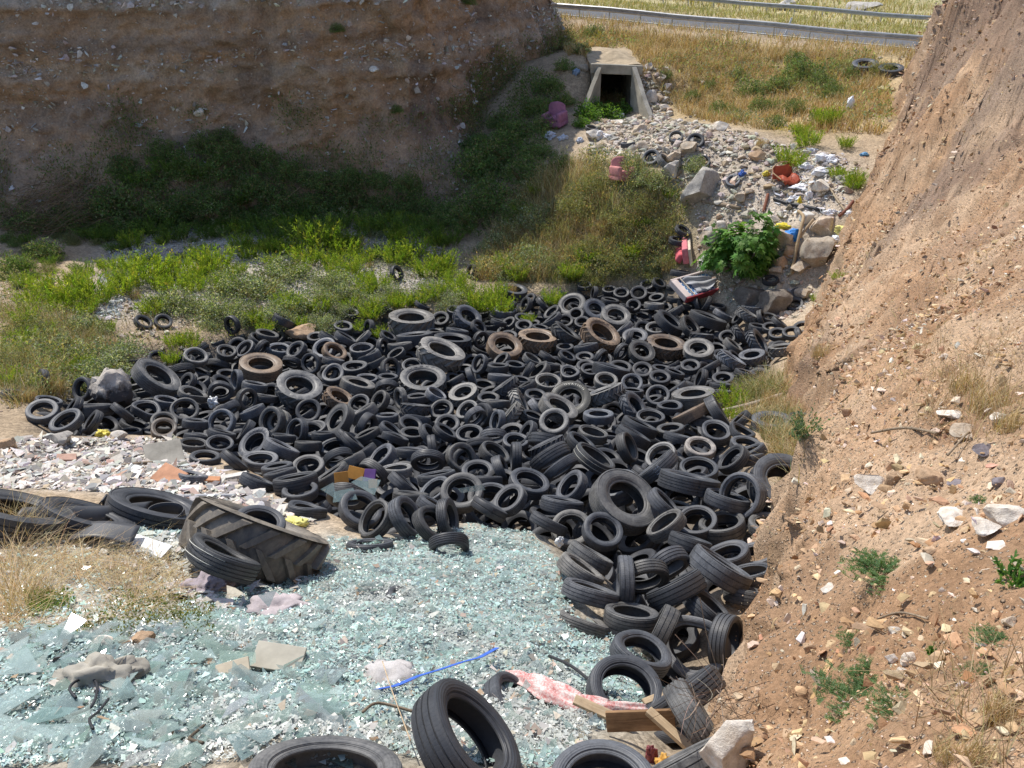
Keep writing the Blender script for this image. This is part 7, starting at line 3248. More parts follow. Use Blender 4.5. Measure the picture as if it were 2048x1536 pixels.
def crumple(name, px, py, wpx, hpx, c, label, cat, mat=None, seed=0, amp=.35, lift=.5, sink=.25, rough=.6):
    """a crumpled bag or rag lying on the ground"""
    pl, d = hit(px, py + hpx * .30)
    w_, h_ = wpx / F_PX * d, hpx / F_PX * d
    V, F = ICO[4]
    V = V.copy()
    n1 = fbm(V[:, 0] * 1.6 + seed, V[:, 1] * 1.6, V[:, 2] * 1.6, 4, seed)
    n2 = np.abs(fbm(V[:, 0] * 3.2 + seed, V[:, 1] * 3.2, V[:, 2] * 3.2, 3, seed + 7))
    V *= (1 + amp * n1 - amp * .9 * n2)[:, None]
    V = (V - (V.max(0) + V.min(0)) / 2) / (V.max(0) - V.min(0))
    V *= np.array([w_, w_ * .75, h_ * 1.1])
    V[:, 2] += h_ * (.5 - sink)
    me = np_mesh(name, V, F, mat or simple(name + " film", c, rough, .22, 9, .4, .5, .02), None, True)
    o = mobj(name, me, None, pl)
    return rename(o, label, cat)


crumple("blue_bag", 1583, 476, 36, 26, (.03, .22, .62), "bright blue plastic bag draped over a boulder", "bag", None, 3, .3, .5, .10)
crumple("yellow_rag", 1567, 452, 34, 12, (.72, .60, .05), "yellow rag behind the blue bag", "rag", None, 5, .4)
crumple("yellow_rag", 1599, 398, 10, 26, (.75, .58, .04), "upright yellow rag beside the dark hose", "rag", None, 6, .4)
crumple("yellow_rag", 1683, 460, 32, 20, (.72, .66, .22), "pale yellow sheet by the foot of the bank", "rag", None, 7, .4)
crumple("white_bag", 1672, 480, 26, 18, (.70, .74, .80), "bluish white bag next to the pale yellow sheet", "bag", None, 8)
crumple("blue_rag", 1485, 350, 18, 16, (.05, .13, .45), "blue rag beside the small tyre on the rubble", "rag", None, 9)
crumple("yellow_rag", 1532, 353, 20, 14, (.55, .45, .05), "dull yellow rag left of the rust red seat", "rag", None, 10)
crumple("white_sack", 1698, 218, 16, 32, (.78, .80, .84), "white sack standing upright on the far slope", "sack", None, 11, .2, .5, .05)
for k, (x, y, w_, h_) in enumerate([(1648, 318, 40, 22), (1668, 322, 34, 18), (1612, 330, 36, 16), (1640, 345, 46, 14), (1625, 300, 30, 12), (1600, 375, 50, 14), (1588, 395, 34, 14), (1618, 388, 18, 22), (1660, 425, 28, 16), (1698, 430, 20, 12), (1595, 590, 14, 14)]):
    crumple("plastic_sheet", x, y, w_, h_, (.74, .74, .77), auto_label("crumpled white plastic sheet", x, y, ("the white plastic sheets",)), "plastic sheet", None, 20 + k, .55, .5, .3)["group"] = "plastic litter on the rubble"
crumple("blue_board", 1728, 310, 20, 9, (.10, .25, .42), "small blue sheet at the top of the rubble by the bank", "sheet", None, 40)
crumple("yellow_rag", 1770, 180, 34, 12, (.62, .56, .28), "dirty pale yellow cloth on the slope by the bank", "rag", None, 41)
crumple("red_rag", 1748, 222, 26, 12, (.30, .10, .09), "dark red rag in the dry grass near the white sack", "rag", None, 42)
crumple("blue_sheet", 1152, 145, 18, 14, (.22, .30, .42), "bluish sheet in shade by the left culvert corner", "sheet", None, 43)
for k, (x, y, w_, h_) in enumerate([(1100, 272, 26, 18), (1125, 275, 24, 14), (1160, 282, 18, 12), (1200, 270, 30, 20), (1215, 275, 20, 12)]):
    crumple("plastic_bag", x, y, w_, h_, (.55, .58, .66) if k < 3 else (.76, .73, .72), auto_label("pale crumpled plastic bag", x, y), "bag", None, 50 + k, .5)["group"] = "bags below the mauve armchair"
crumple("yellow_bag", 208, 870, 34, 20, (.75, .62, .10), "yellow plastic bag at the edge of the left rubble", "bag", None, 60, .5)
crumple("yellow_papers", 590, 1043, 60, 24, (.78, .72, .22), "yellow and white wrappers beside the enormous tractor tyre", "wrappers", None, 61, .6, .5, .35)
crumple("white_paper", 430, 812, 22, 22, (.80, .80, .78), "white paper scrap among tyres on the left of the heap", "paper", None, 62, .5, .5, -.2)
crumple("lilac_cloth", 415, 1163, 120, 46, (.44, .38, .41), "lilac grey cloth bunched below the striped tyre", "cloth", cloth_mat("lilac cloth", (.42, .36, .39)), 63, .5, .5, .35)
crumple("lilac_cloth", 560, 1200, 150, 50, (.44, .38, .41), "lilac grey cloth half covered by glass right of the first cloth", "cloth", cloth_mat("dusty lilac cloth", (.46, .40, .40)), 64, .5, .5, .50)
crumple("grey_blanket", 770, 1335, 200, 70, (.5, .47, .44), "dusty grey blanket spread in the glass above the blue strap", "blanket", cloth_mat("dusty blanket", (.50, .47, .45)), 65, .35, .5, .62)
crumple("rubble_hump", 190, 1345, 190, 110, (.40, .36, .31), "grey lump of concrete with plaster crust in the glass", "concrete lump", M_CONC, 66, .4, .5, .45)
crumple("red_rag", 1303, 1495, 26, 60, (.24, .06, .07), "dark red rag under the broken boards", "rag", None, 67, .5, .5, .2)
crumple("ochre_rag", 1328, 1515, 40, 40, (.55, .30, .06), "ochre rag under the broken boards at the bottom", "rag", None, 68, .5)
crumple("white_rag", 1118, 1087, 20, 24, (.80, .80, .78), "white paper stuck under the pale dusty tyre", "paper", None, 69, .4, .5, 0)
crumple("white_rag", 1302, 1405, 22, 20, (.78, .78, .80), "white rag at the foot of the tyre half buried in glass", "rag", None, 70, .4)


def pipe(name, pts, rpx, mat, label, cat, lift=.05, n=8, taper=1.0):
    """a hose, pole or stick lying from point to point (image column,row, extra lift)"""
    w_ = []
    dd = 0
    for q in pts:
        pl, d = hit(q[0], q[1])
        dd = d
        w_.append(pl + Vector((0, 0, lift + (q[2] if len(q) > 2 else 0))))
    r0 = rpx / F_PX * dd
    # smooth the run
    P2 = []
    for i in range(len(w_) - 1):
        a, b, c, e = w_[max(i - 1, 0)], w_[i], w_[i + 1], w_[min(i + 2, len(w_) - 1)]
        for k in range(6):
            t = k / 6
            P2.append(.5 * ((2 * b) + (c - a) * t + (2 * a - 5 * b + 4 * c - e) * t * t + (3 * b - a - 3 * c + e) * t ** 3))
    P2.append(w_[-1])
    base = P2[0].copy()
    rad = [r0 * (1 - (1 - taper) * i / (len(P2) - 1)) for i in range(len(P2))]
    o = MB().tube([p - base for p in P2], rad, n).build(name, mat, None, base, True)
    return rename(o, label, cat)


M_HOSE = simple("black hose", (.035, .035, .038), .5, .2, 4)


def wood(name, a, b, axis=0):
    t = NT(name)
    mp = t.n("ShaderNodeMapping")
    k = [26, 26, 26]
    k[axis] = 1.6
    mp.inputs["Scale"].default_value = k
    t.l(t.obj(), mp.inputs[0])
    f = t.noise(1.0, 6, .7, mp.outputs[0], .8)
    g = t.noise(5, 4, .7, t.obj())
    t.bump(f, .6, .006)
    return t.out(t.mix(t.ramp(f, [(.3, a), (.65, b)]), t.ramp(g, [(.3, .65), (.65, 1.1)]), 1.0, 'MULTIPLY'), .85, .15)


M_WOOD = wood("grey weathered wood", (.20, .15, .10), (.36, .28, .20))
M_PLANK = wood("brown plank", (.14, .075, .04), (.33, .20, .105))
M_PALEW = wood("pale split wood", (.40, .28, .17), (.60, .47, .31))
pipe("hose", [(1548, 398), (1575, 408), (1605, 416), (1645, 421)], 4, M_HOSE, "thick black hose lying across the white litter", "hose")
pipe("hose", [(1632, 366), (1655, 375), (1672, 398), (1690, 424)], 2.2, simple("tan hose", (.36, .28, .18), .6), "thin tan hose curving down by the foot of the bank", "hose")
pipe("timber", [(1404, 408), (1440, 416), (1480, 424)], 4, M_WOOD, "dark timber pole in front of the great boulder", "pole")
pipe("stake", [(1535, 394), (1531, 410), (1527, 424)], 3, simple("rusty iron", (.25, .10, .06), .8), "rusty brown stake left of the black hose", "stake")
pipe("stake", [(1706, 405), (1694, 420), (1677, 434)], 3, simple("rusty iron bar", (.22, .09, .06), .8), "rusty bar leaning at the foot of the bank", "bar")
pipe("branch", [(1594, 440, .3), (1602, 462, .45), (1597, 490, .5), (1588, 525, .35), (1582, 556, .05)], 3.2, simple("peeled branch", (.40, .29, .17), .8), "tall bent branch hanging in front of the blue bag", "branch", .05)
pipe("branch", [(1622, 468, .45), (1606, 488, .45), (1596, 502, .4)], 2.6, simple("peeled twig", (.36, .26, .16), .8), "short branch leaning on the large cream boulder", "branch", .05)
pipe("pipe", [(345, 1001), (420, 998), (470, 996)], 5, simple("grey plastic pipe", (.52, .52, .52), .5, .1), "grey plastic pipe lying on the left rubble", "pipe", .05)
pipe("timber", [(248, 937), (280, 934), (306, 932)], 4, M_WOOD, "short dark timber on the pale left rubble", "timber", .04)
pipe("plank", [(1322, 322, .1), (1350, 334, .1), (1358, 344, .05)], 5, M_WOOD, "dark plank under the leaning tyre on the upper rubble", "plank", .08)
pipe("plank", [(1360, 345), (1352, 360)], 4, M_WOOD, "short dark plank left of the great boulder", "plank", .08)
pipe("cable", [(160, 1420), (148, 1405), (165, 1390), (195, 1388), (204, 1410), (190, 1440), (150, 1452)], 3, M_HOSE, "black cable loop lying on the glass at lower left", "cable", .10)
pipe("cable", [(225, 1425), (205, 1450), (192, 1480), (200, 1500)], 3, M_HOSE, "second black cable trailing right of the cable loop", "cable", .10)
pipe("cable", [(410, 1460), (388, 1475), (385, 1500), (412, 1510)], 3.5, simple("brown cable", (.10, .075, .05), .6), "brown bent strip of rubber on the glass right of the cables", "rubber strip", .10)
pipe("stick", [(730, 1460), (760, 1440), (830, 1452)], 3, M_WOOD, "bent grey stick in glass left of the nearest tyre", "stick", .10)
pipe("stick", [(772, 1400, .3), (790, 1450, .2), (824, 1520, .1)], 1.3, M_PALEW, "thin straw stalk rising in front of the nearest tyre", "stalk", .05)
pipe("dark_strip", [(1098, 1322), (1140, 1350), (1180, 1382), (1212, 1404)], 3.5, M_HOSE, "narrow black strip lying on glass right of the buried tyre", "strip", .10)
pipe("stick", [(1740, 880), (1800, 890), (1870, 880)], 3, M_WOOD, "dark branch lying along the stone row on the bank", "branch", .06)
pipe("stick", [(1890, 930, .05), (1925, 895, .03), (1935, 880, .03)], 2.2, M_WOOD, "forked twig rising from the stone row", "twig", .04)
pipe("stick", [(1760, 1220), (1800, 1228), (1855, 1240)], 2.4, M_WOOD, "dark stick below the feathery bank weed", "stick", .03)
pipe("stick", [(1440, 832), (1500, 818), (1560, 800)], 5, simple("grey log", (.34, .28, .22), .9, .3), "grey split log lying in the dry weeds at the bank foot", "log", .10)


def board(name, px, py, size, rot, mat, label, cat, lift=.04, bevel=.004, noise_=0.0):
    pl, d = hit(px, py)
    mb = MB().box(size, (0, 0, 0), (0, 0, 0), bevel)
    if noise_:
        mb.noise(noise_, 4, int(px))
    o = mb.build(name, mat, None, pl + Vector((0, 0, lift)))
    o.rotation_euler = rot
    return rename(o, label, cat)


M_GLASSP = None
board("board", 1278, 1470, (.44, .13, .035), (1.1, -.16, -.10), M_PLANK, "brown broken board over the dark hollow at the bottom", "board", .20)
board("board", 1205, 1438, (.42, .07, .03), (.2, .22, -.35), M_PALEW, "narrow pale board left of the brown broken board", "board", .10)
board("board", 1340, 1495, (.38, .055, .04), (.1, .25, -.75), M_PALEW, "pale wooden batten pointing down under the brown board", "batten", .14)
board("board", 1318, 1420, (.30, .05, .03), (.1, .0, .45), M_PALEW, "short splintered batten behind the brown broken board", "batten", .14)
board("panel", 290, 1105, (.62, .20, .02), (.12, .10, -.32), simple("white panel", (.72, .73, .74), .5, .08), "white panel strip lying in the glass left of the enormous tyre", "panel", .06)
board("grey_slab", 332, 925, (.62, .55, .07), (.5, .05, .5), M_CONC, "grey paving slab tilted on the left rubble", "slab", .16, .01, .01)
board("clay_slab", 342, 962, (.50, .34, .05), (.35, .1, -.5), simple("terracotta", (.52, .27, .16), .9), "terracotta slab lying below the grey paving slab", "slab", .10, .008, .01)
board("brick", 134, 925, (.30, .20, .16), (.1, .2, .4), simple("pinkish brick", (.46, .29, .22), .9), "pinkish brown block on the middle of the left rubble", "block", .07, .012, .01)
board("brick", 424, 966, (.26, .12, .10), (.05, .1, .15), simple("orange brick", (.55, .27, .14), .9), "orange hollow brick at the front of the left rubble", "brick", .07, .01)
board("white_board", 460, 962, (.55, .10, .07), (.05, -.1, .2), simple("white beam", (.62, .58, .52), .8), "white concrete beam beside the orange brick", "beam", .06, .008)
board("beige_board", 560, 1330, (.36, .20, .03), (.35, .1, -.1), simple("beige board", (.50, .46, .37), .8, .15), "beige fibre board in glass left of the grey blanket", "board", .10, .004)
board("beige_board", 470, 1360, (.22, .14, .03), (.3, -.1, .3), simple("tan board", (.50, .43, .32), .8, .15), "small tan fibre board left of the beige board", "board", .09, .004)
board("white_block", 1612, 444, (.40, .30, .34), (.2, .1, .5), simple("white enamel", (.64, .62, .57), .5, .1), "dirty white box shaped canister above the blue bag", "canister", .14, .05)
board("crate", 1235, 235, (.55, .35, .30), (.1, .1, .25), simple("grey white crate", (.58, .60, .60), .6, .1), "grey white crate in front of the culvert", "crate", .12, .03)
board("flat_slab", 1232, 247, (.70, .5, .10), (.15, .0, .1), M_RWHITE, "flat white slab below the grey white crate", "slab", .05, .02, .02)

# cardboard box, orange and purple
pl, d = hit(728, 975)
o = empty("cardboard_box", pl + Vector((0, 0, .24)), "torn orange and purple cardboard box lodged between tyres at the heap front", "box", None, (.9, .1, -.25))
MB().box((.26, .20, .03), (-.12, 0, 0), (0, .15, 0), .004).build("panel", simple("orange card", (.62, .29, .06), .7, .15), o)
MB().box((.20, .20, .03), (.12, .02, .01), (0, -.2, .15), .004).build("panel", simple("purple card", (.13, .06, .22), .7, .2), o)
MB().box((.16, .14, .02), (.22, -.10, .05), (0, -.2, .3), .004).build("flap", simple("brown card", (.42, .22, .10), .7, .2), o)
pl, d = hit(688, 1008)
o2 = board("cardboard_scrap", 688, 1005, (.22, .30, .01), (1.1, .2, .6), simple("orange card scrap", (.62, .30, .07), .7, .15), "orange card scrap behind the arching tyre at the heap front", "card", .36)

# blue strap
pts = [(752, 1393, 0), (790, 1382, .01), (840, 1370, .04), (880, 1358, .04), (925, 1350, .05), (960, 1335, .06), (995, 1322, .08)]
w_ = [hit(a, b)[0] + Vector((0, 0, .07 + c)) for a, b, c in pts]
base = w_[0].copy()


def strap(u, v):
    k = u * (len(w_) - 1)
    i = min(int(k), len(w_) - 2)
    f = k - i
    p = w_[i].lerp(w_[i + 1], f) - base
    t = (w_[i + 1] - w_[i]).normalized()
    s = t.cross(Vector((0, 0, 1))).normalized()
    return p + (s * math.cos(.5) + Vector((0, 0, 1)) * math.sin(.5)) * (v - .5) * .046 * (1 + .25 * math.sin(9 * u))


o = MB().grid(strap, 40, 3, .004).build("strap", simple("blue webbing", (.05, .13, .50), .7, .15, 12), None, base)
rename(o, "blue strap stretched over the broken glass", "strap")


def stripes():
    t = NT("red white woven cloth")
    co = t.n("ShaderNodeTexCoord").outputs["UV"]
    co2 = t.obj()
    f = t.noise(60, 3, .7, co2)
    g = t.noise(7, 4, .7, co2)
    c = t.ramp(t.math('ADD', t.math('MULTIPLY', f, .5), t.math('MULTIPLY', g, .5)), [(.40, (.50, .17, .16)), (.5, (.60, .40, .37)), (.58, (.66, .60, .56))])
    t.bump(g, .5, .02)
    return t.out(c, .9, .1)


line = [(1012, 1358, 14), (1050, 1374, 40), (1100, 1396, 52), (1160, 1416, 46), (1220, 1428, 40), (1292, 1432, 28)]
cw = [(hit(a, b)[0], c) for a, b, c in line]
base = cw[0][0].copy()


def cloth(u, v):
    k = u * (len(cw) - 1)
    i = min(int(k), len(cw) - 2)
    f = k - i
    p = cw[i][0].lerp(cw[i + 1][0], f) - base
    wd = (cw[i][1] * (1 - f) + cw[i + 1][1] * f) / F_PX * 6.4
    t = (cw[i + 1][0] - cw[i][0]).normalized()
    s = t.cross(Vector((0, 0, 1))).normalized()
    return p - s * (v - .5) * wd * 1.05 + Vector((0, 0, .085 + .03 * math.sin(math.pi * v) + .008 * math.sin(30 * u + 6 * v) + .012 * math.sin(17 * v + 9 * u)))


o = MB().grid(cloth, 60, 14, .006).build("cloth", stripes(), None, base, True)
rename(o, "red and white woven cloth lying in the glass behind the broken boards", "cloth")

# strips of cut rubber by the straw
M_RUB2 = simple("cut rubber", (.052, .052, .055), .5, .25, 4, .5, .2, .006)
run = [(48, 1052), (110, 1050), (200, 1046), (300, 1036)]
rw = [hit(a, b)[0] + Vector((0, 0, .12)) for a, b in run]
base = rw[0].copy()


def belt(u, v):
    k = u * (len(rw) - 1)
    i = min(int(k), len(rw) - 2)
    p = rw[i].lerp(rw[i + 1], k - i) - base
    a = -.9 + 2.2 * v
    return p + Vector((.02 * math.sin(8 * u), -.16 * math.sin(a), .14 * math.cos(a) - .05))


rename(MB().grid(belt, 30, 10, .014).build("rubber_strip", M_RUB2, None, base, True), "long strip of cut tyre tread in front of the row of truck tyres", "rubber strip")
pl, d = hit(335, 1055)


def loop_(u, v):
    a = u * 2 * math.pi
    return Vector((.21 * math.cos(a) + .04 * math.sin(2 * a), .22 * math.sin(a) * .8, .06 + (v - .5) * .20 + .04 * math.sin(a)))


rename(MB().grid(loop_, 40, 3, .010).build("rubber_band", M_RUB2, None, pl + Vector((0, 0, .06)), True), "cut rubber hoop standing beside the enormous tractor tyre", "rubber hoop")
pl, d = hit(200, 1088)
rename(MB().grid(lambda u, v: (-.38 + .8 * u, -.16 + .30 * v, .05 + .13 * math.sin(math.pi * u) * (1 - v * .5) + .05 * v), 16, 6, .014).build("rubber_flap", M_RUB2, None, pl + Vector((0, 0, .02)), True), "curved black rubber flap lying in front of the long tread strip", "rubber flap")
pl, d = hit(222, 1010)
rename(MB().grid(lambda u, v: (.20 * math.sin(2.6 * u) + .0, (v - .5) * .16, .05 + .34 * math.sin(math.pi * min(1, u * 1.0)) * (1 - .2 * u)), 18, 3, .012).build("rubber_flap", M_RUB2, None, pl + Vector((-.05, -.35, .0)), True), "arched rubber flap between the flattened and the right truck tyre", "rubber flap")
# ------------------------------------------------------------------ plants
G_BRIGHT = [(.27, .38, .04), (.34, .44, .06), (.20, .32, .035), (.40, .45, .08), (.15, .25, .03)]
G_GREY = [(.24, .28, .17), (.32, .36, .25), (.16, .21, .10), (.20, .27, .11), (.44, .46, .35)]
G_DARK = [(.14, .23, .075), (.18, .28, .09), (.11, .18, .06), (.27, .26, .14)]
G_OLIVE = [(.22, .25, .10), (.28, .29, .13), (.17, .21, .07), (.38, .34, .18), (.31, .33, .20)]
G_FIG = [(.10, .22, .04), (.13, .28, .05), (.075, .17, .03), (.19, .34, .08)]
G_DRY = [(.50, .37, .18), (.58, .45, .24), (.42, .30, .14), (.34, .23, .11), (.62, .51, .31)]
G_BLUE = [(.15, .24, .15), (.20, .30, .20), (.11, .19, .11)]
G_FEATH = [(.16, .27, .12), (.21, .32, .16), (.12, .21, .08)]


def stems_of(r, n, rad, h, lean, seg=5, jitter=.06):
    """curving stems: (n, seg+1, 3)"""
    a = r.uniform(0, 2 * np.pi, n)
    q = np.sqrt(r.random(n)) * rad
    b = np.c_[np.cos(a) * q, np.sin(a) * q, np.zeros(n)]
    d = np.c_[np.cos(a), np.sin(a)] * (lean * (.3 + .7 * q / max(rad, 1e-6)))[:, None] + r.normal(0, .12, (n, 2))
    hh = h * r.uniform(.6, 1.1, n)
    P_ = []
    for k in range(seg + 1):
        t = k / seg
        p = b.copy()
        p[:, :2] += d * hh[:, None] * (t * .6 + .5 * t * t) + r.normal(0, jitter * t * .4, (n, 2)) * h
        p[:, 2] = hh * t * (1 - .18 * t * lean)
        P_.append(p)
    return np.stack(P_, 1)


def stem_mesh(S, w_, col):
    n, m, _ = S.shape
    d = S[:, -1] - S[:, 0]
    s = np.cross(d, np.array([.3, .8, .2]))
    s /= np.linalg.norm(s, axis=1)[:, None] + 1e-9
    V = []
    for k in range(m):
        ww = w_ * (1 - .7 * k / (m - 1))
        V += [S[:, k] - s * ww, S[:, k] + s * ww]
    V = np.stack(V, 1)
    F = np.array([[2 * k, 2 * k + 1, 2 * k + 3, 2 * k + 2] for k in range(m - 1)])
    return V.reshape(-1, 3), (F[None] + (np.arange(n) * 2 * m)[:, None, None]).reshape(-1, 4), np.repeat(col, 2 * m, 0)


def along(r, S, k, lo=.15):
    n, m, _ = S.shape
    t = r.uniform(lo, 1, (n, k)) * (m - 1)
    i = np.minimum(t.astype(int), m - 2)
    f = (t - i)[..., None]
    a = np.take_along_axis(S, i[..., None], 1)
    b = np.take_along_axis(S, (i + 1)[..., None], 1)
    return (a * (1 - f) + b * f).reshape(-1, 3), np.repeat((S[:, -1] - S[:, 0]), k, 0)


def plant_upright(r, cols, n=80, k=20, rad=.62, h=1.25, lean=.42, L=.20, W_=.042):
    S = stems_of(r, n, rad, h, lean)
    p, d = along(r, S, k, .2)
    d = d / np.linalg.norm(d, axis=1)[:, None] * .9 + r.normal(0, .5, p.shape)
    m = len(p)
    base = tint(r, n, cols, .16)
    c = np.repeat(base, k, 0) * (1 + r.normal(0, .15, (m, 1)))
    return joinvf([leaves(r, p, d, r.uniform(.6, 1.2, m) * L, np.full(m, W_), np.clip(c, .01, 1)), stem_mesh(S, .010, tint(r, n, [(.16, .17, .06)]))])


def plant_bushy(r, cols, n=2600, h=.8, L=.085, W_=.05, holes=.10, stems=40):
    q = r.normal(size=(n * 3, 3))
    q /= np.linalg.norm(q, axis=1)[:, None]
    q[:, 2] = np.abs(q[:, 2])
    rr = r.random(n * 3) ** .45
    o = r.uniform(0, 40)
    lump = 1 + .34 * fbm(q[:, 0] * 2 + o, q[:, 1] * 2, q[:, 2] * 2, 3, 5)
    p = q * (rr * lump)[:, None]
    keep = fbm(p[:, 0] * 3.2 + o, p[:, 1] * 3.2, p[:, 2] * 3.2, 2, 9) > -holes - .25 * (1 - rr)
    p = p[keep][:n]
    q = q[keep][:n]
    p[:, 2] *= h
    m = len(p)
    clump = fbm(p[:, 0] * 2.4 + o, p[:, 1] * 2.4, p[:, 2] * 2.4, 2, 19)
    c = tint(r, m, cols, .18) * (1 + .35 * clump)[:, None]
    d = q * .5 + r.normal(0, .8, p.shape)
    S = stems_of(r, stems, .25, h * .9, .9)
    return joinvf([leaves(r, p, d, r.uniform(.6, 1.3, m) * L, np.full(m, W_), np.clip(c, .01, 1)), stem_mesh(S, .012, tint(r, stems, [(.20, .17, .09)]))])


def plant_dry(r, cols, n=260, h=1.2, lean=.6):
    a = r.uniform(0, 2 * np.pi, n)
    q = np.sqrt(r.random(n)) * .55
    b = np.c_[np.cos(a) * q, np.sin(a) * q, np.zeros(n)]
    return joinvf([blades(r, b, h * r.uniform(.4, 1.1, n), lean * r.uniform(.3, 1.2, n), np.full(n, .022), tint(r, n, cols, .2), 4, .7)])


def plant_stalks(r, cols, fl, n=14, h=1.6, k=26, L=.07):
    S = stems_of(r, n, .35, h, .35, 6)
    p, d = along(r, S, k, .25)
    m = len(p)
    tips, dt = along(r, S, 16, .8)
    mt = len(tips)
    tips = tips + r.normal(0, .05, tips.shape)
    return joinvf([leaves(r, p, d * .3 + r.normal(0, .6, p.shape), r.uniform(.5, 1.3, m) * L, np.full(m, L * .45), tint(r, m, cols, .2)), stem_mesh(S, .012, tint(r, n, [(.24, .22, .12)])),
                   leaves(r, tips, r.normal(0, 1, tips.shape), np.full(mt, .06), np.full(mt, .05), tint(r, mt, fl, .1))])


def plant_feather(r, cols, n=26, pin=16, lf=9):
    """low spreading stems with feather shaped leaves"""
    a = r.uniform(0, 2 * np.pi, n)
    Ls = r.uniform(.5, 1.05, n)
    pts, dirs, base_c = [], [], []
    S = []
    for i in range(n):
        d = np.array([math.cos(a[i]), math.sin(a[i])])
        bend = r.normal(0, .6)
        prev = []
        for k in range(7):
            t = k / 6
            an = a[i] + bend * t
            prev.append([math.cos(an) * Ls[i] * t, math.sin(an) * Ls[i] * t, .02 + .16 * math.sin(math.pi * min(1, t * .9)) * r.uniform(.7, 1.2)])
        S.append(prev)
    S = np.array(S)
    p, d = along(r, S, pin, .12)
    m = len(p)
    sgn = np.where(r.random(m) < .5, -1, 1)
    d = d / np.linalg.norm(d, axis=1)[:, None]
    perp = np.c_[-d[:, 1], d[:, 0], np.zeros(m)] * sgn[:, None]
    rd = perp * .8 + d * .5 + np.array([0, 0, .35]) + r.normal(0, .18, p.shape)
    rd /= np.linalg.norm(rd, axis=1)[:, None]
    rl = r.uniform(.13, .22, m)
    parts = [stem_mesh(S, .006, tint(r, n, [(.20, .16, .08)]))]
    pc = tint(r, m, cols, .14)
    for q in range(lf):
        t = (q + 1) / lf
        pp = p + rd * (rl * t)[:, None]
        for s in (-1, 1):
            ld = np.cross(rd, [0, 0, 1.0]) * s + rd * .55 + r.normal(0, .12, p.shape)
            parts.append(leaves(r, pp, ld, np.full(m, .048) * (1.15 - .4 * t), np.full(m, .020), pc))
    return joinvf(parts)


def fig_leaf():
    """a lobed leaf outline as a fan of triangles, length 1"""
    pts = [(0, 0)]
    for ang, rad in [(-120, .34), (-78, .62), (-52, .40), (-32, .86), (-14, .50), (0, 1.0), (14, .50), (32, .86), (52, .40), (78, .62), (120, .34)]:
        a = math.radians(ang)
        pts.append((rad * math.cos(a) + .12, rad * math.sin(a)))
    return np.array(pts)


def plant_fig(r, cols, n=900, h=1.05):
    q = r.normal(size=(n * 2, 3))
    q /= np.linalg.norm(q, axis=1)[:, None]
    q[:, 2] = np.abs(q[:, 2]) * 1.0
    rr = r.random(n * 2) ** .33
    o = 3.3
    lump = 1 + .42 * fbm(q[:, 0] * 1.8 + o, q[:, 1] * 1.8, q[:, 2] * 1.8, 3, 5)
    p = (q * (rr * lump)[:, None])
    keep = fbm(p[:, 0] * 2.4 + o, p[:, 1] * 2.4, p[:, 2] * 2.4, 2, 29) > -.28
    p, q = p[keep][:n], q[keep][:n]
    p[:, 2] = p[:, 2] * h + .28
    m = len(p)
    up = q * .6 + np.array([0, 0, .9]) + r.normal(0, .35, p.shape)
    up /= np.linalg.norm(up, axis=1)[:, None]
    d = np.cross(up, r.normal(size=p.shape))
    d = d / np.linalg.norm(d, axis=1)[:, None] + q * .5
    d -= up * (d * up).sum(1)[:, None]
    d /= np.linalg.norm(d, axis=1)[:, None]
    s = np.cross(up, d)
    lf = fig_leaf()
    L = r.uniform(.13, .25, m)
    V = p[:, None] + (lf[None, :, 0, None] * d[:, None] + lf[None, :, 1, None] * s[:, None] - (np.abs(lf[None, :, 1, None]) * .25 + lf[None, :, 0, None] ** 2 * .2) * up[:, None]) * L[:, None, None]
    k = len(lf)
    F = np.array([[0, i, i + 1] for i in range(1, k - 1)])
    return V.reshape(-1, 3), [(F[None] + (np.arange(m) * k)[:, None, None]).reshape(-1, 3)], np.repeat(tint(r, m, cols, .2), k, 0)


PROTO = {}


def proto(kind):
    if kind in PROTO:
        return PROTO[kind]
    out = []
    for v in range(3):
        r = npr(100 + v * 7 + len(kind) * 31)
        if kind == 'upright':
            d = plant_upright(r, G_BRIGHT)
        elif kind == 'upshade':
            d = plant_upright(r, [(.14, .24, .05), (.18, .28, .06), (.11, .19, .04)], 70, 18, .7, 1.1, .5)  # darker copy of the upright weed, cliff shade put into the leaf colours
        elif kind == 'grey':
            d = plant_bushy(r, G_GREY)
        elif kind == 'dark':
            d = plant_bushy(r, G_DARK, 3000, .9, .09, .05, .2)
        elif kind == 'olive':
            d = plant_bushy(r, G_OLIVE, 3000, .8, .08, .03, .15)
        elif kind == 'scrub':
            d = plant_bushy(r, [(.12, .18, .06), (.16, .23, .08), (.20, .26, .13), (.10, .14, .05)], 2600, 1.0, .11, .05, .12)
        elif kind == 'dry':
            d = plant_dry(r, G_DRY)
        elif kind == 'stalks':
            d = plant_stalks(r, G_GREY, [(.62, .58, .45), (.5, .44, .3)])
        elif kind == 'yellow':
            d = plant_stalks(r, G_OLIVE, [(.62, .52, .05), (.55, .45, .04)], 12, 1.7)
        elif kind == 'vine':
            d = plant_bushy(r, [(.12, .24, .04), (.17, .30, .06), (.08, .17, .03)], 900, .9, .15, .12, .2)
        elif kind == 'bluegreen':
            d = plant_upright(r, G_BLUE, 22, 22, .4, 1.4, .5, .17, .085)
        elif kind == 'feather':
            d = plant_feather(r, G_FEATH)
        elif kind == 'sprig':
            d = plant_upright(r, [(.10, .22, .05), (.14, .28, .07)], 12, 18, .25, 1.1, .7, .26, .15)
        out.append(np_mesh(kind + " plant", d[0], d[1], M_LEAF if kind != 'dry' else M_DRY, d[2]))
    PROTO[kind] = out
    return out


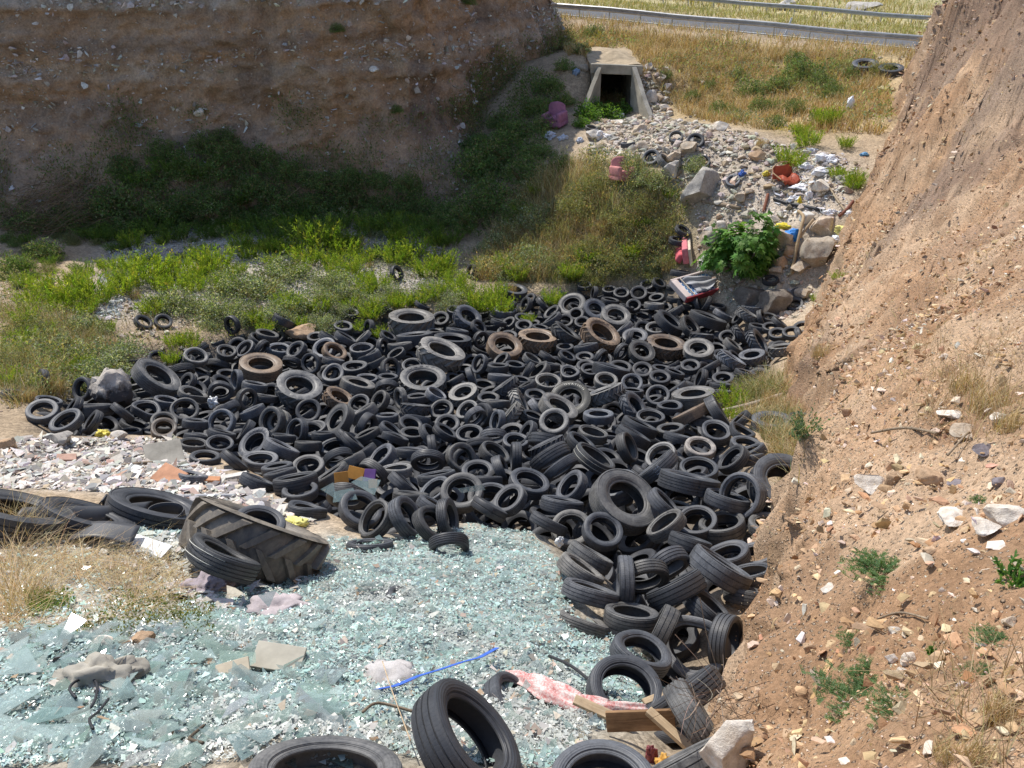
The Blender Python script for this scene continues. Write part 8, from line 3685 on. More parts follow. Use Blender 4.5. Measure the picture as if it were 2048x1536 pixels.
WORDS = {'upright': ("weed_clump", "bright yellow green leafy weed clump", "weed", "bright green weeds on the pit floor"), 'upshade': ("weed_clump", "shaded green weed clump", "weed", "shaded weeds at the cliff foot"),
         'grey': ("bush", "grey green bushy weed", "bush", "grey green bushes"), 'dark': ("shrub", "dark green shrub", "shrub", "dark shrubs at the cliff foot"), 'olive': ("shrub", "olive green scrubby bush", "shrub", "olive bushes on the slopes"),
         'scrub': ("shrub", "mid green shrub", "shrub", "green shrubs on the road slope"),
         'dry': ("grass_tuft", "dry straw coloured grass tuft", "grass tuft", "dry grass tufts"), 'stalks': ("thistle", "tall thin weed with pale seed heads", "weed", "tall seeding weeds"), 'yellow': ("flower_stalk", "tall stalk with yellow flowers", "plant", "yellow flower stalks"),
         'vine': ("vine", "light green broad leaved climber", "plant", "climbers at the culvert"), 'bluegreen': ("weed", "blue green leafy stem", "weed", None), 'feather': ("weed", "feathery green weed spreading flat", "weed", "feathery weeds on the bank"), 'sprig': ("weed", "small dark leafy sprig", "weed", None)}

PLANTS = {
    'upright': [(300, 540, 38), (268, 560, 32), (150, 590, 40), (365, 528, 20), (430, 530, 30), (385, 555, 22), (640, 488, 34), (690, 500, 26), (725, 515, 22), (762, 505, 22), (822, 508, 28), (565, 458, 20), (482, 490, 20), (268, 488, 20), (300, 680, 30),
                (760, 568, 20), (882, 528, 24), (912, 568, 20), (958, 612, 26), (1000, 618, 24), (800, 608, 18), (1105, 602, 20), (1460, 802, 22), (1465, 830, 16), (1575, 322, 24), (1620, 285, 22), (1650, 245, 22), (1690, 292, 14), (1710, 358, 18), (1672, 352, 13),
                (1706, 370, 15), (1600, 268, 18), (90, 575, 24), (50, 565, 20), (600, 545, 18), (668, 545, 18), (540, 495, 18), (452, 565, 18), (508, 642, 14), (530, 658, 16), (604, 648, 13), (1058, 640, 12), (722, 655, 13), (762, 668, 12), (320, 570, 18), (480, 540, 16), (730, 570, 18), (1025, 545, 20),
                (330, 545, 24), (240, 580, 28), (410, 545, 24), (350, 570, 26), (610, 520, 26), (660, 520, 24), (700, 540, 22), (580, 500, 22), (790, 520, 24), (850, 540, 22), (500, 510, 20), (400, 510, 20), (200, 600, 26), (120, 610, 26), (310, 620, 22), (930, 590, 22), (870, 590, 20), (990, 590, 20), (640, 620, 18), (1678, 555, 13), (1630, 600, 10), (340, 720, 16), (700, 610, 18)],
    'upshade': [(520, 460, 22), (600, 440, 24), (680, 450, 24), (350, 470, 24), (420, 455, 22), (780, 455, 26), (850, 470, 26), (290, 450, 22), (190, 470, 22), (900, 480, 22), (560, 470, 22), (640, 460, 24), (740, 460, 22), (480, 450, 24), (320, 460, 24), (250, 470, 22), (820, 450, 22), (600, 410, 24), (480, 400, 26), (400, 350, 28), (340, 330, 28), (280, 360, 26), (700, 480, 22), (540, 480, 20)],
    'grey': [(345, 600, 48), (425, 615, 46), (520, 570, 52), (565, 535, 48), (612, 600, 48), (685, 585, 42), (742, 605, 36), (230, 700, 54), (180, 650, 42), (252, 655, 36), (862, 575, 36), (960, 555, 36), (1012, 545, 30), (432, 665, 40), (482, 625, 36), (560, 625, 40),
             (780, 585, 30), (640, 640, 36), (200, 740, 46), (120, 690, 40), (660, 560, 40), (460, 570, 38), (1060, 520, 40), (1000, 480, 36), (905, 600, 28), (330, 650, 40), (1075, 430, 40), (820, 550, 30), (1390, 330, 24), (1260, 330, 26), (1300, 360, 34)],
    'scrub': [(1612, 140, 46), (1565, 168, 36), (1505, 180, 32), (1440, 218, 26), (1660, 185, 30), (1185, 66, 22), (1165, 98, 20), (1640, 235, 26), (1385, 195, 20), (1525, 215, 28), (1585, 215, 28), (1640, 165, 30), (1590, 118, 26), (1475, 150, 20), (1420, 170, 18), (1550, 245, 24), (1480, 230, 22), (1700, 150, 18), (1240, 92, 14), (1330, 150, 14)],
    'olive': [(1100, 440, 44), (1150, 400, 46), (1200, 360, 42), (1170, 480, 50), (1240, 430, 46), (1290, 470, 44), (1230, 520, 46), (1330, 440, 36), (1340, 510, 32), (1120, 530, 40), (1290, 400, 40), (1060, 480, 40), (1180, 550, 36), (1300, 540, 30), (60, 650, 46), (30, 720, 40), (1530, 780, 34), (1490, 770, 26), (1570, 830, 24), (1760, 140, 22), (1690, 130, 22)],
    'dark': [(230, 400, 50), (300, 350, 44), (370, 330, 44), (430, 330, 44), (470, 300, 36), (340, 400, 50), (420, 390, 46), (500, 370, 44), (560, 400, 46), (630, 400, 40), (700, 390, 42), (760, 400, 40), (830, 410, 36), (960, 330, 50), (1010, 300, 50), (1050, 340, 46), (980, 400, 50), (1030, 260, 40), (1070, 210, 34), (1100, 170, 30), (940, 440, 40), (1040, 420, 36), (900, 420, 34), (140, 440, 46), (60, 440, 44), (90, 500, 40), (1120, 330, 26), (1130, 130, 22), (702, 52, 14), (800, 216, 12), (962, 10, 16), (30, 530, 36), (1080, 300, 34), (250, 330, 34), (330, 300, 34), (400, 290, 34), (450, 275, 30), (520, 320, 36), (580, 340, 36), (640, 360, 34), (700, 350, 30), (760, 360, 28), (820, 370, 26), (540, 420, 40), (260, 450, 36), (200, 430, 40), (380, 430, 40), (470, 440, 36), (660, 440, 34), (740, 430, 34), (870, 440, 30), (960, 280, 34), (920, 300, 30), (1000, 240, 30), (1090, 250, 26), (1130, 200, 22)],
    'dry': [(1420, 130, 26), (1350, 110, 26), (1480, 120, 26), (1280, 90, 22), (1550, 110, 24), (1330, 80, 20), (1240, 105, 22), (1700, 230, 24), (1030, 540, 30), (1210, 450, 26), (1150, 440, 26), (1330, 470, 24), (110, 770, 34), (60, 790, 30), (1540, 800, 40), (1500, 830, 34), (1580, 860, 34), (1550, 900, 36), (1590, 800, 40), (1980, 800, 70), (1930, 770, 60), (2020, 840, 60), (2000, 1400, 60), (1960, 1470, 60), (1640, 700, 30), (1900, 1480, 50), (1520, 290, 20), (1020, 575, 24)],
    'stalks': [(165, 420, 26), (285, 445, 22), (440, 450, 24), (540, 440, 22), (700, 440, 22), (735, 445, 20), (1195, 300, 16), (1130, 310, 20), (30, 560, 26), (1010, 430, 22), (60, 690, 26), (1040, 620, 12)],
    'yellow': [(1555, 265, 16), (1197, 80, 14), (1635, 130, 14), (1520, 70, 12), (1290, 100, 10), (1570, 265, 12), (1400, 190, 14), (1110, 60, 12)],
    'vine': [(1222, 172, 12), (1175, 225, 22), (1215, 222, 24), (1250, 215, 16), (1190, 215, 18), (1165, 245, 16)],
    'bluegreen': [(1602, 890, 34), (1588, 925, 24)],
    'feather': [(1762, 1165, 92), (1700, 1395, 96), (1790, 1415, 84), (1740, 1340, 60), (1985, 1290, 56), (1960, 1350, 44), (1700, 1290, 36), (1960, 1000, 26)],
    'sprig': [(1862, 1300, 24), (2015, 1140, 50), (2030, 1160, 40)],
}


def more_plants():
    """further weeds of the pit floor and slope, where the photograph is full of them"""
    r = npr(515)
    floor = [(30, 560), (200, 545), (300, 500), (520, 455), (760, 470), (960, 490), (1080, 555), (1000, 600), (860, 600), (640, 650), (400, 680), (250, 730), (80, 790), (10, 800)]
    slope = [(1340, 120), (1690, 130), (1690, 240), (1560, 260), (1440, 240), (1350, 210)]
    mound = [(960, 545), (1010, 440), (1090, 360), (1180, 330), (1300, 360), (1370, 410), (1380, 470), (1340, 530), (1240, 555), (1100, 560)]
    shade = [(120, 470), (230, 420), (500, 400), (900, 420), (960, 470), (640, 470), (300, 490)]
    for poly, n, kinds in ((floor, 112, ('upright', 'upright', 'grey', 'dry', 'stalks')), (slope, 30, ('scrub', 'olive', 'dry', 'dry')), (mound, 60, ('olive', 'grey', 'dry', 'upright', 'dry', 'grey')), (shade, 30, ('upshade', 'dark')), ([(180, 500), (280, 450), (520, 430), (780, 435), (950, 450), (940, 490), (700, 475), (420, 480)], 46, ('upshade', 'upright', 'upshade', 'grey', 'stalks')), ([(0, 440), (230, 430), (270, 520), (120, 560), (0, 560)], 34, ('dark', 'upshade', 'olive'))):
        p = np.array(poly, float)
        done = 0
        while done < n:
            q = p.min(0) + r.random((1, 2)) * (p.max(0) - p.min(0))
            if in_poly(q, poly)[0]:
                k = kinds[int(r.integers(0, len(kinds)))]
                y = q[0, 1]
                PLANTS[k].append((int(q[0, 0]), int(y), int(r.uniform(10, 19) * (.7 + max(0, y - 300) / 550))))
                done += 1


more_plants()


def plant_all():
    r = npr(303)
    for kind, lst in PLANTS.items():
        nm, base, cat, grp = WORDS[kind]
        ms = proto(kind)
        for px, py, rad in lst:
            if any(abs(px - a) < rad * .7 + 12 and 0 < py + rad * .45 - b < rad * 1.5 + 6 for a, b in ((793, 545), (943, 540), (326, 640), (285, 645), (464, 652))):
                continue
            oncliff = (py < 230 and px < 970)
            if oncliff:
                q = P(px, py, 38.2)
                i = int(np.argmin(np.abs(CL_Q[:, 0] - q[0])))
                x, y = cliff_pt(np.array([i]), np.array([q[2]]), cliff_disp(np.array([CL_S[i]]), np.array([q[2]])))
                loc, d = Vector((x[0], y[0] - .1, q[2])), 38.0
            else:
                dn = .45 if kind not in ('feather',) else 0
                loc, d = hit(px, py + rad * dn)
                # the talus of the cliff covers the floor at its foot
                if py < 470 and px < 1100:
                    for k in range(60):
                        i = int(np.argmin(np.abs(CL_Q[:, 0] - loc.x)))
                        h = np.array([loc.z])
                        xx, yy = cliff_pt(np.array([i]), h, cliff_disp(np.array([CL_S[i]]), h))
                        if loc.y < yy[0] - .02:
                            break
                        u = -(py + rad * dn - CYP) / F_PX
                        d -= .25
                        loc = Vector(((px - CXP) / F_PX * d, d * CP_ + u * d * SP, 10 + u * d * CP_ - d * SP))
            o = bpy.data.objects.new(nm, ms[int(r.integers(0, 3))])
            s = rad / F_PX * d * r.uniform(.95, 1.1)
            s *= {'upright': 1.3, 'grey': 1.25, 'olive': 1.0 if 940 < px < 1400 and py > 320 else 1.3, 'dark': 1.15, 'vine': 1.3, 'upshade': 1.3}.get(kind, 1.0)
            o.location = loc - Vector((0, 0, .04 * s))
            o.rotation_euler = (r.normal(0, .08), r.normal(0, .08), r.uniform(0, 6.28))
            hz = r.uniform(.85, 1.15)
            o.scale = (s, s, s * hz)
            link(o)
            rename(o, auto_label(base, px, py), cat, grp)


plant_all()

# fig bush
pl, d = hit(1480, 555)
fig = empty("fig_bush", pl, "lush green fig bush with lobed leaves growing out of the boulders", "fig bush")
fs = 68 / F_PX * d
V, F, C = plant_fig(npr(9), G_FIG, 1150)
mobj("foliage", np_mesh("foliage", V * np.array([fs, fs, fs * 1.28]), F, M_LEAF, C), fig)
mb = MB()
rb = npr(4)
for k in range(9):
    a = rb.uniform(0, 6.28)
    q = rb.uniform(.3, .75)
    mb.tube([(0.03 * math.cos(a), .03 * math.sin(a), -.1), (q * .35 * math.cos(a), q * .35 * math.sin(a), .45), (q * .8 * math.cos(a), q * .8 * math.sin(a), 1.0), (q * math.cos(a), q * math.sin(a), 1.45)], [.04, .03, .02, .008], 6)
mb.build("branches", simple("fig bark", (.34, .31, .27), .85, .2), fig, None, True)

# brush pile and loose twigs
def twigs(name, loc, n, R0, h, length, w_, cols, label, cat, seed=1, flat=.35):
    r = npr(seed)
    a = r.uniform(0, 2 * np.pi, n)
    q = np.sqrt(r.random(n)) * R0
    b = np.c_[np.cos(a) * q, np.sin(a) * q, h * (1 - (q / R0) ** 2) * r.random(n) ** .6]
    th = r.uniform(0, 2 * np.pi, n)
    L = length * r.uniform(.5, 1.3, n)
    d = np.c_[np.cos(th), np.sin(th), r.normal(0, flat, n)]
    bend = r.normal(0, .3, (n, 3))
    S = np.stack([b + d * (L * (t - .5))[:, None] + bend * (L * ((t - .5) ** 2 - .1))[:, None] for t in np.linspace(0, 1, 6)], 1)
    V, F, C = stem_mesh(S, w_, tint(r, n, cols, .2))
    V2, F2, C2 = stem_mesh(S + np.array([0, 0, .0]), w_, C[::12][:n] if len(C) >= n * 12 else tint(r, n, cols, .2))
    S3 = S.copy()
    s = np.cross(S[:, -1] - S[:, 0], np.array([.3, .8, .2]))
    me = joinvf([(V, F, C)])
    o = mobj(name, np_mesh(name, me[0], me[1], M_TWIG, me[2]), None, loc)
    return rename(o, label, cat)


pl, d = hit(150, 425)
loc = Vector((pl.x, pl.y - 1.2, pl.z + .1))
twigs("brush_pile", loc, 900, 2.3, 1.7, 1.8, .009, [(.22, .16, .10), (.30, .22, .14), (.15, .11, .075)], "rounded pile of cut dry brushwood at the foot of the cliff on the left", "brush pile", 3)
pl, d = hit(330, 365)
twigs("brush_pile", Vector((pl.x + 6.5, pl.y - 1.0, pl.z + .6)), 320, 2.2, .9, 1.8, .009, [(.26, .19, .12), (.34, .26, .17)], "loose dry branches hanging over the dark shrubs at the cliff foot", "branches", 5)
pl = Vector(P(1432, 1405, 4.4))
twigs("dead_twigs", pl - Vector((0, 0, .10)), 46, .16, .25, .42, .0028, [(.36, .28, .22), (.28, .20, .15)], "bare dead twigs sprouting over the white rock on the bank edge", "twigs", 7, .6)
# ------------------------------------------------------------------ countless things: stones, litter, grass, glass
def settled(q):
    return np.array([land_z(a, b) for a, b in q[:, :2]])


def stones(name, poly, n, lo, hi, cols, sub=1, seed=0, power=1.2, lift=.2, flat=None, tree=True, grow=.0, mat=None):
    r = npr(seed)
    q = spread(r, poly, n, power)
    q = q[fbm(q[:, 0] * .8, q[:, 1] * .8, 0, 3, seed) > -.55 + r.normal(0, .2, len(q))]
    q[:, 2] = settled(q)
    n = len(q)
    dist = np.hypot(q[:, 0], q[:, 1])
    s = lo * (r.random(n) * (1 - (lo / hi) ** 1.6) + (lo / hi) ** 1.6) ** (-1 / 1.6)
    s = np.clip(s * (lo / hi) ** 0, lo, hi) * (1 + grow * dist)
    q[:, 2] += s * lift * .5
    protos = [chip(npr(seed + k), 10 if sub == 1 else 15, .65 if flat is None else flat) for k in range(12)]
    return scatter(name, protos, q, s / 2, rotmats(r, n, .35), tint(r, n, cols, .14), mat or M_STONE)


C_PALE = [(.45, .39, .31), (.53, .47, .39), (.38, .31, .23), (.57, .52, .45), (.37, .29, .20), (.43, .39, .34)]
stones("rubble_stones", RUBBLE, 7500, .07, .55, C_PALE, 2, 41, .3)
stones("stream_gravel", GRAVEL, 7000, .05, .30, [(.44, .42, .39), (.52, .50, .46), (.36, .33, .30), (.48, .42, .35)], 1, 43, .4)
LEFTF = plot([(0, 560), (120, 560), (240, 600), (420, 620), (600, 600), (700, 640), (520, 660), (380, 690), (240, 760), (60, 800), (0, 830)])
stones("floor_stones", LEFTF, 2600, .05, .35, [(.46, .38, .30), (.54, .47, .38), (.38, .30, .22)], 1, 45, .4)
STREAM = plot([(190, 640), (200, 560), (235, 500), (270, 480), (290, 520), (250, 570), (240, 640)])
stones("stream_stones", STREAM, 1600, .08, .34, [(.46, .46, .45), (.56, .55, .52), (.38, .37, .36)], 1, 47, .2)
stones("slope_stones", BANKTOP, 1600, .06, .40, C_PALE, 1, 49, .2)
CULSIDE = plot([(1262, 130), (1330, 150), (1345, 200), (1330, 260), (1295, 235), (1275, 170)])
stones("culvert_rubble", CULSIDE, 420, .12, .7, C_PALE, 2, 51, .2)
# left rubble: chips of tile, plaster and stone
M_CHIP = attr_mat("broken tile and plaster", .85, .2, 25, .25, .3)
C_CHIP = [(.36, .35, .33), (.44, .42, .39), (.30, .27, .23), (.62, .57, .51), (.70, .67, .62), (.52, .46, .39), (.46, .33, .25), (.40, .38, .36), (.56, .48, .40), (.66, .60, .52), (.22, .20, .19), (.60, .55, .49), (.48, .44, .40)]
stones("rubble_chips", CHIPS, 5200, .035, .26, C_CHIP, 1, 53, .5, .6, .22, mat=M_CHIP)


def slabs(r, k):
    """thin broken plates, triangulated prisms"""
    out = []
    for _ in range(k):
        m = int(r.integers(3, 6))
        a = np.sort(r.uniform(0, 2 * np.pi, m))
        while np.diff(np.r_[a, a[0] + 2 * np.pi]).max() > 2.9:
            a = np.sort(r.uniform(0, 2 * np.pi, m))
        R_ = r.uniform(.6, 1.1, m)
        p = np.c_[np.cos(a) * R_, np.sin(a) * R_ * r.uniform(.4, 1)]
        h = .05
        V = np.r_[np.c_[p, np.full(m, -h)], np.c_[p, np.full(m, h)]]
        F = [[m, m + i, m + i + 1] for i in range(1, m - 1)] + [[0, i + 1, i] for i in range(1, m - 1)]
        for i in range(m):
            j = (i + 1) % m
            F += [[i, j, m + j], [i, m + j, m + i]]
        out.append((V, np.array(F)))
    return out


def plates(name, poly, n, lo, hi, cols, mat, seed, power=1.0, tilt=.3, lift=.02, thick=1.0):
    r = npr(seed)
    q = spread(r, poly, n, power)
    n = len(q)
    q[:, 2] = settled(q)
    s = np.clip(lo * r.random(n) ** (-1 / 1.9), lo, hi)
    q[:, 2] += lift * r.random(n) + s * .06
    st = np.c_[np.ones(n), np.ones(n), np.minimum(1, .05 / s) * thick]
    c = tint(r, n, cols, .12)
    if 'crumbs' in name or 'shards' in name:
        # dirt has blown over parts of the glass
        k = (.75 * sstep(.05, .6, fbm(q[:, 0] * .8, q[:, 1] * .8, 0, 4, 88)))[:, None]
        c = c * (1 - k) + np.array((.50, .475, .43)) * k * r.uniform(.7, 1.15, (n, 1))
    return scatter(name, slabs(r, 14), q, s / 2, rotmats(r, n, tilt), c, mat, 'stuff', st)


plates("broken_tiles", CHIPS, 2600, .07, .36, C_CHIP, M_CHIP, 55, .4, .35, .05)
plates("broken_panels", plot([(240, 1060), (380, 1060), (640, 1160), (420, 1230), (330, 1180)]), 420, .05, .3, [(.50, .50, .46), (.58, .55, .50), (.40, .38, .33)], M_CHIP, 56, .4, .3, .05)
plates("pale_litter", plot([(1540, 360), (1600, 300), (1690, 310), (1700, 430), (1600, 440), (1500, 420)]), 900, .06, .40, [(.66, .67, .70), (.74, .74, .74), (.55, .56, .60), (.60, .55, .50)], M_CHIP, 57, .2, .6, .08)

# broken glass
t = NT("broken glass")
co = t.pos()
f = t.noise(1.3, 5, .65, co)
g = t.noise(30, 3, .7, co)
c = t.mix(t.attr(), t.ramp(f, [(.3, .80), (.7, 1.18)]), 1.0, 'MULTIPLY')
t.out(c, t.ramp(g, [(.35, .06), (.75, .45)]), .42)
t.b.inputs["IOR"].default_value = 1.52
M_SHARD = t.m
C_GL = [(.29, .42, .38), (.31, .42, .38), (.36, .48, .44), (.38, .50, .46), (.26, .36, .32), (.35, .48, .44), (.44, .55, .51), (.33, .45, .42), (.42, .46, .41)]
C_GLD = C_GL[:5] + [(.40, .40, .35)]
plates("glass_crumbs", GLASS, 90000, .012, .055, C_GL, M_SHARD, 61, 1.35, .33, .05, .45)
plates("glass_crumbs", GLASS2, 1800, .03, .16, C_GL, M_SHARD, 62, .6, .35, .04, .4)
plates("glass_shards", GLASS, 2600, .035, .11, C_GLD, M_SHARD, 63, 1.1, .34, .06, .14)
LOWER = plot([(0, 1275), (420, 1250), (640, 1330), (700, 1536), (0, 1536)])
plates("glass_crumbs", LOWER, 16000, .014, .06, C_GL, M_SHARD, 64, .8, .33, .06, .45)
plates("debris_chips", GLASS, 1500, .025, .12, [(.42, .34, .26), (.52, .46, .38), (.34, .24, .16), (.25, .22, .19), (.58, .54, .48)], M_CHIP, 65, 1.1, .5, .07, 1)
t = NT("window glass")
t.out((.36, .47, .44), .03, .8)
t.b.inputs["Alpha"].default_value = .42
M_PANE = t.m
PANES = [(60, 1475, 150, "large flat glass sheet at the lower left corner"), (30, 1420, 110, "glass sheet above the large one at the lower left corner"), (140, 1500, 110, "cracked glass sheet right of the large corner sheet"), (60, 1360, 90, "glass sheet at the left edge below the concrete lump"), (250, 1390, 70, "glass piece beside the black cable loop"),
         (300, 1500, 80, "glass piece at the bottom left of the cables"), (540, 1245, 56, "bright glass triangle tipped up in the middle of the glass"), (690, 1045, 60, "bluish pane leaning on a tyre at the heap front"), (745, 1022, 70, "pale pane caught between tyres at the heap front"), (672, 1035, 50, "thin glass pane standing by the half buried tyres"),
         (940, 1030, 50, "bluish pane standing inside the tyre facing the camera"), (500, 1420, 60, "glass plate left of the nearest tyre"), (420, 1330, 54, "glass plate right of the tan rock"), (150, 1290, 80, "clear glass plate behind the plaster lump"), (900, 1095, 44, "pane lying where the glass meets the heap"), (640, 1260, 44, "small pane in the middle of the glass slope"),
         (360, 1450, 54, "glass piece under the second cable"), (680, 1420, 60, "glass plate behind the flat tyre at the bottom"), (40, 1310, 100, "broad thin pane at the left edge of the glass slope"), (1220, 1235, 46, "pane between glass slope and tyres at right")]
rp = npr(66)
t = NT("loose sheet glass")
t.out(t.mix(t.attr(), t.ramp(t.noise(5, 4, .6, t.pos()), [(.3, .5), (.7, .8)]), 1.0, 'MULTIPLY'), .03, .5)
t.b.inputs["Alpha"].default_value = .40
M_SHEET = t.m
plates("glass_sheets", GLASS, 1100, .08, .24, C_GL, M_SHEET, 161, .9, .16, .05, .10)
plates("glass_sheets", LOWER, 700, .10, .38, C_GL, M_SHEET, 162, .5, .16, .06, .08)
for k, (px, py, w_, lb) in enumerate(PANES):
    pl, d = hit(px, py)
    s = w_ / F_PX * d * .62
    V, F = slabs(rp, 1)[0]
    V = V * np.array([s, s * 1.0, .06])
    V[:, 2] *= 1
    up = 'lean' in lb or 'stand' in lb or 'tipped' in lb or 'caught' in lb
    o = mobj("glass_pane", np_mesh("glass_pane", V, F, M_PANE), None, pl + Vector((0, 0, .09 + (.16 if up else 0) + (.2 if 'tyre' in lb and up else 0))))
    o.rotation_euler = (rp.uniform(.6, 1.1) if up else rp.normal(.12, .1), rp.normal(0, .12), rp.uniform(-.6, .6))
    rename(o, lb, "glass pane", "larger glass panes in the dump")

# stones of the bank and the cliff, set into their faces
def on_mesh(name, n, seed, wfn):
    me = bpy.data.objects[name].data
    v = np.empty(len(me.vertices) * 3)
    me.vertices.foreach_get("co", v)
    nn = np.empty(len(me.vertices) * 3)
    me.vertices.foreach_get("normal", nn)
    v, nn = v.reshape(-1, 3), nn.reshape(-1, 3)
    px, py, d = proj(*v.T)
    w_ = wfn(v, px, py, d)
    r = npr(seed)
    i = r.choice(len(v), n, True, w_ / w_.sum())
    return r, v[i], nn[i], d[i]


def face_stones(obj, name, n, seed, wfn, lo, hi, cols, lift, jit, sub=1, grow=None, tilt=.9):
    r, p, nn, d = on_mesh(obj, n, seed, wfn)
    s = np.clip(lo * r.random(n) ** (-1 / 1.7), lo, hi)
    if grow:
        s = s * np.clip(grow(d), .5, 4)
    p = p + r.normal(0, 1, (n, 3)) * (jit(d))[:, None] * np.array([1, 1, .3]) + nn * (s * lift)[:, None]
    protos = [chip(npr(seed + k), 8 if sub == 1 else 12, .32) for k in range(14)]
    return scatter(name, protos, p, s / 2, rotmats(r, n, tilt), tint(r, n, cols, .15), M_STONE)


C_BANK = [(.52, .36, .22), (.56, .43, .29), (.44, .28, .15), (.47, .31, .18), (.58, .48, .37), (.40, .24, .13), (.50, .35, .21)]


def wbank(v, px, py, d):
    ok = (px > 1350) & (px < 2300) & (py > -150) & (py < 1750) & (d > 1)
    cl = .35 + np.clip(fbm(v[:, 0] * .8, v[:, 1] * .8, v[:, 2] * .8, 3, 12) + .5, .05, 1.4)
    return ok * cl


face_stones("bank", "bank_stones", 26000, 71, wbank, .010, .075, C_BANK, .12, lambda d: .012 + .004 * d, 1, lambda d: .75 + .085 * d)
face_stones("bank", "bank_pebbles", 42000, 72, wbank, .006, .022, C_BANK + [(.70, .64, .56)], .15, lambda d: .015 + .004 * d, 1, lambda d: .75 + .08 * d)
face_stones("bank", "bank_cobbles", 1300, 73, lambda v, px, py, d: wbank(v, px, py, d) * (d < 14), .05, .12, C_BANK + [(.68, .62, .54)], .03, lambda d: .02 + .004 * d, 2, lambda d: .8 + .05 * d)


face_stones("bank", "bank_scree", 30000, 74, lambda v, px, py, d: wbank(v, px, py, d) * (d > 8) * d, .022, .13, C_BANK + [(.24, .18, .14), (.33, .22, .14), (.30, .24, .19)], .08, lambda d: .03 + .004 * d, 1, lambda d: .6 + .035 * d)


def wcliff(v, px, py, d):
    ok = (px > -150) & (px < 1200) & (py > -120) & (py < 420) & (v[:, 1] < 75)
    s = np.repeat(CL_S, len(v) // len(CL_S))
    tl = v[:, 2] - .03 * s
    band = .25 + 2.2 * sstep(6.3, 6.7, tl) * sstep(8.8, 8.0, tl) + .8 * sstep(3.9, 4.2, tl) * sstep(5.2, 4.8, tl)
    return ok * band * np.clip(fbm(v[:, 0] * .5, v[:, 2] * .9, 0, 3, 14) + .6, .03, 2)


face_stones("cliff", "cliff_stones", 17000, 75, wcliff, .085, .42, [(.52, .50, .47), (.62, .60, .57), (.42, .37, .32), (.46, .40, .33)], .22, lambda d: d * 0 + .10, 1)

# grass and undergrowth
def grass(name, q, h, hv, lean, w_, cols, seed, mat=M_DRY, seg=2, var=.2):
    r = npr(seed)
    n = len(q)
    V, F, C = blades(r, q, h * r.uniform(1 - hv, 1 + hv, n), lean * r.uniform(.2, 1.4, n), np.full(n, w_), tint(r, n, cols, var), seg)
    o = mobj(name, np_mesh(name, V, F, mat, C))
    o["kind"] = 'stuff'
    return o


def leafy(name, q, hmax, L, W_, cols, seed, var=.2):
    r = npr(seed)
    n = len(q)
    p = q.copy()
    p[:, 2] += hmax * r.random(n) ** .8
    V, F, C = leaves(r, p, r.normal(0, .7, (n, 3)) + np.array([0, 0, .6]), L * r.uniform(.6, 1.3, n), np.full(n, W_), tint(r, n, cols, var))
    o = mobj(name, np_mesh(name, V, F, M_LEAF, C))
    o["kind"] = 'stuff'
    return o


def clumped(seed, poly, n, power, freq, thr, settle=True):
    r = npr(seed)
    q = spread(r, poly, n, power)
    k = fbm(q[:, 0] * freq, q[:, 1] * freq, 0, 3, seed) > thr + r.normal(0, .15, len(q))
    q = q[k]
    q[:, 2] = settled(q)
    return q


SLOPE = [(2.9, 47), (2.6, 55)] + plot([(1740, 112)]) + [(17.2, 41), (14.8, 34), (13.6, 32)] + plot([(1690, 268), (1560, 265), (1450, 250), (1345, 215), (1310, 140)]) + [(6.4, 44.2), (6.4, 46), (3.7, 46)]
ROADSIDE = [tuple(road_pt(u, v)[:2]) for u, v in ((-12, -.2), (32, -.2), (32, -8), (-12, -6))]
grass("dry_grass", clumped(81, SLOPE, 26000, 0, .5, -.45), .42, .5, .7, .030, G_DRY + [(.50, .36, .18), (.46, .33, .15)], 81)
grass("dry_grass", clumped(82, ROADSIDE, 15000, 0, .6, -.5), .40, .5, .7, .034, G_DRY + [(.40, .36, .14)], 82)
leafy("slope_weeds", clumped(83, SLOPE, 9000, 0, .35, .1), .45, .16, .07, G_OLIVE + G_GREY[:2], 83)
VERGE = [tuple(road_pt(u, v)[:2]) for u, v in ((-30, 8.8), (44, 8.8), (44, 16.2), (-30, 16.2))]
FIELD = [tuple(road_pt(u, v)[:2]) for u, v in ((-40, 17), (50, 17), (60, 60), (-40, 60))]
grass("verge_grass", clumped(84, VERGE, 16000, 0, .3, -.6), .28, .5, .6, .05, [(.36, .35, .12), (.42, .38, .16), (.30, .31, .10), (.48, .40, .2)], 84)
grass("field_grass", clumped(85, FIELD, 26000, 0, .12, -.35), .55, .6, .6, .09, [(.48, .40, .20), (.42, .38, .17), (.38, .36, .15), (.54, .45, .26)], 85)
leafy("field_scrub", clumped(86, FIELD, 6000, 0, .15, .25), .9, .3, .14, G_OLIVE, 86)
# the green mound
grass("mound_grass", clumped(87, MOUND, 9000, .2, .8, -.1), .5, .6, .55, .018, G_OLIVE + G_GREY + [(.42, .36, .18), (.36, .30, .14), (.48, .41, .24)], 87, M_LEAF)
leafy("mound_weeds", clumped(88, MOUND, 24000, .2, .8, -.1), .6, .10, .04, G_GREY + G_OLIVE + G_DRY[:2], 88)
grass("mound_straw", clumped(89, MOUND, 9000, .2, .45, .15), .6, .5, .7, .018, G_DRY, 89)
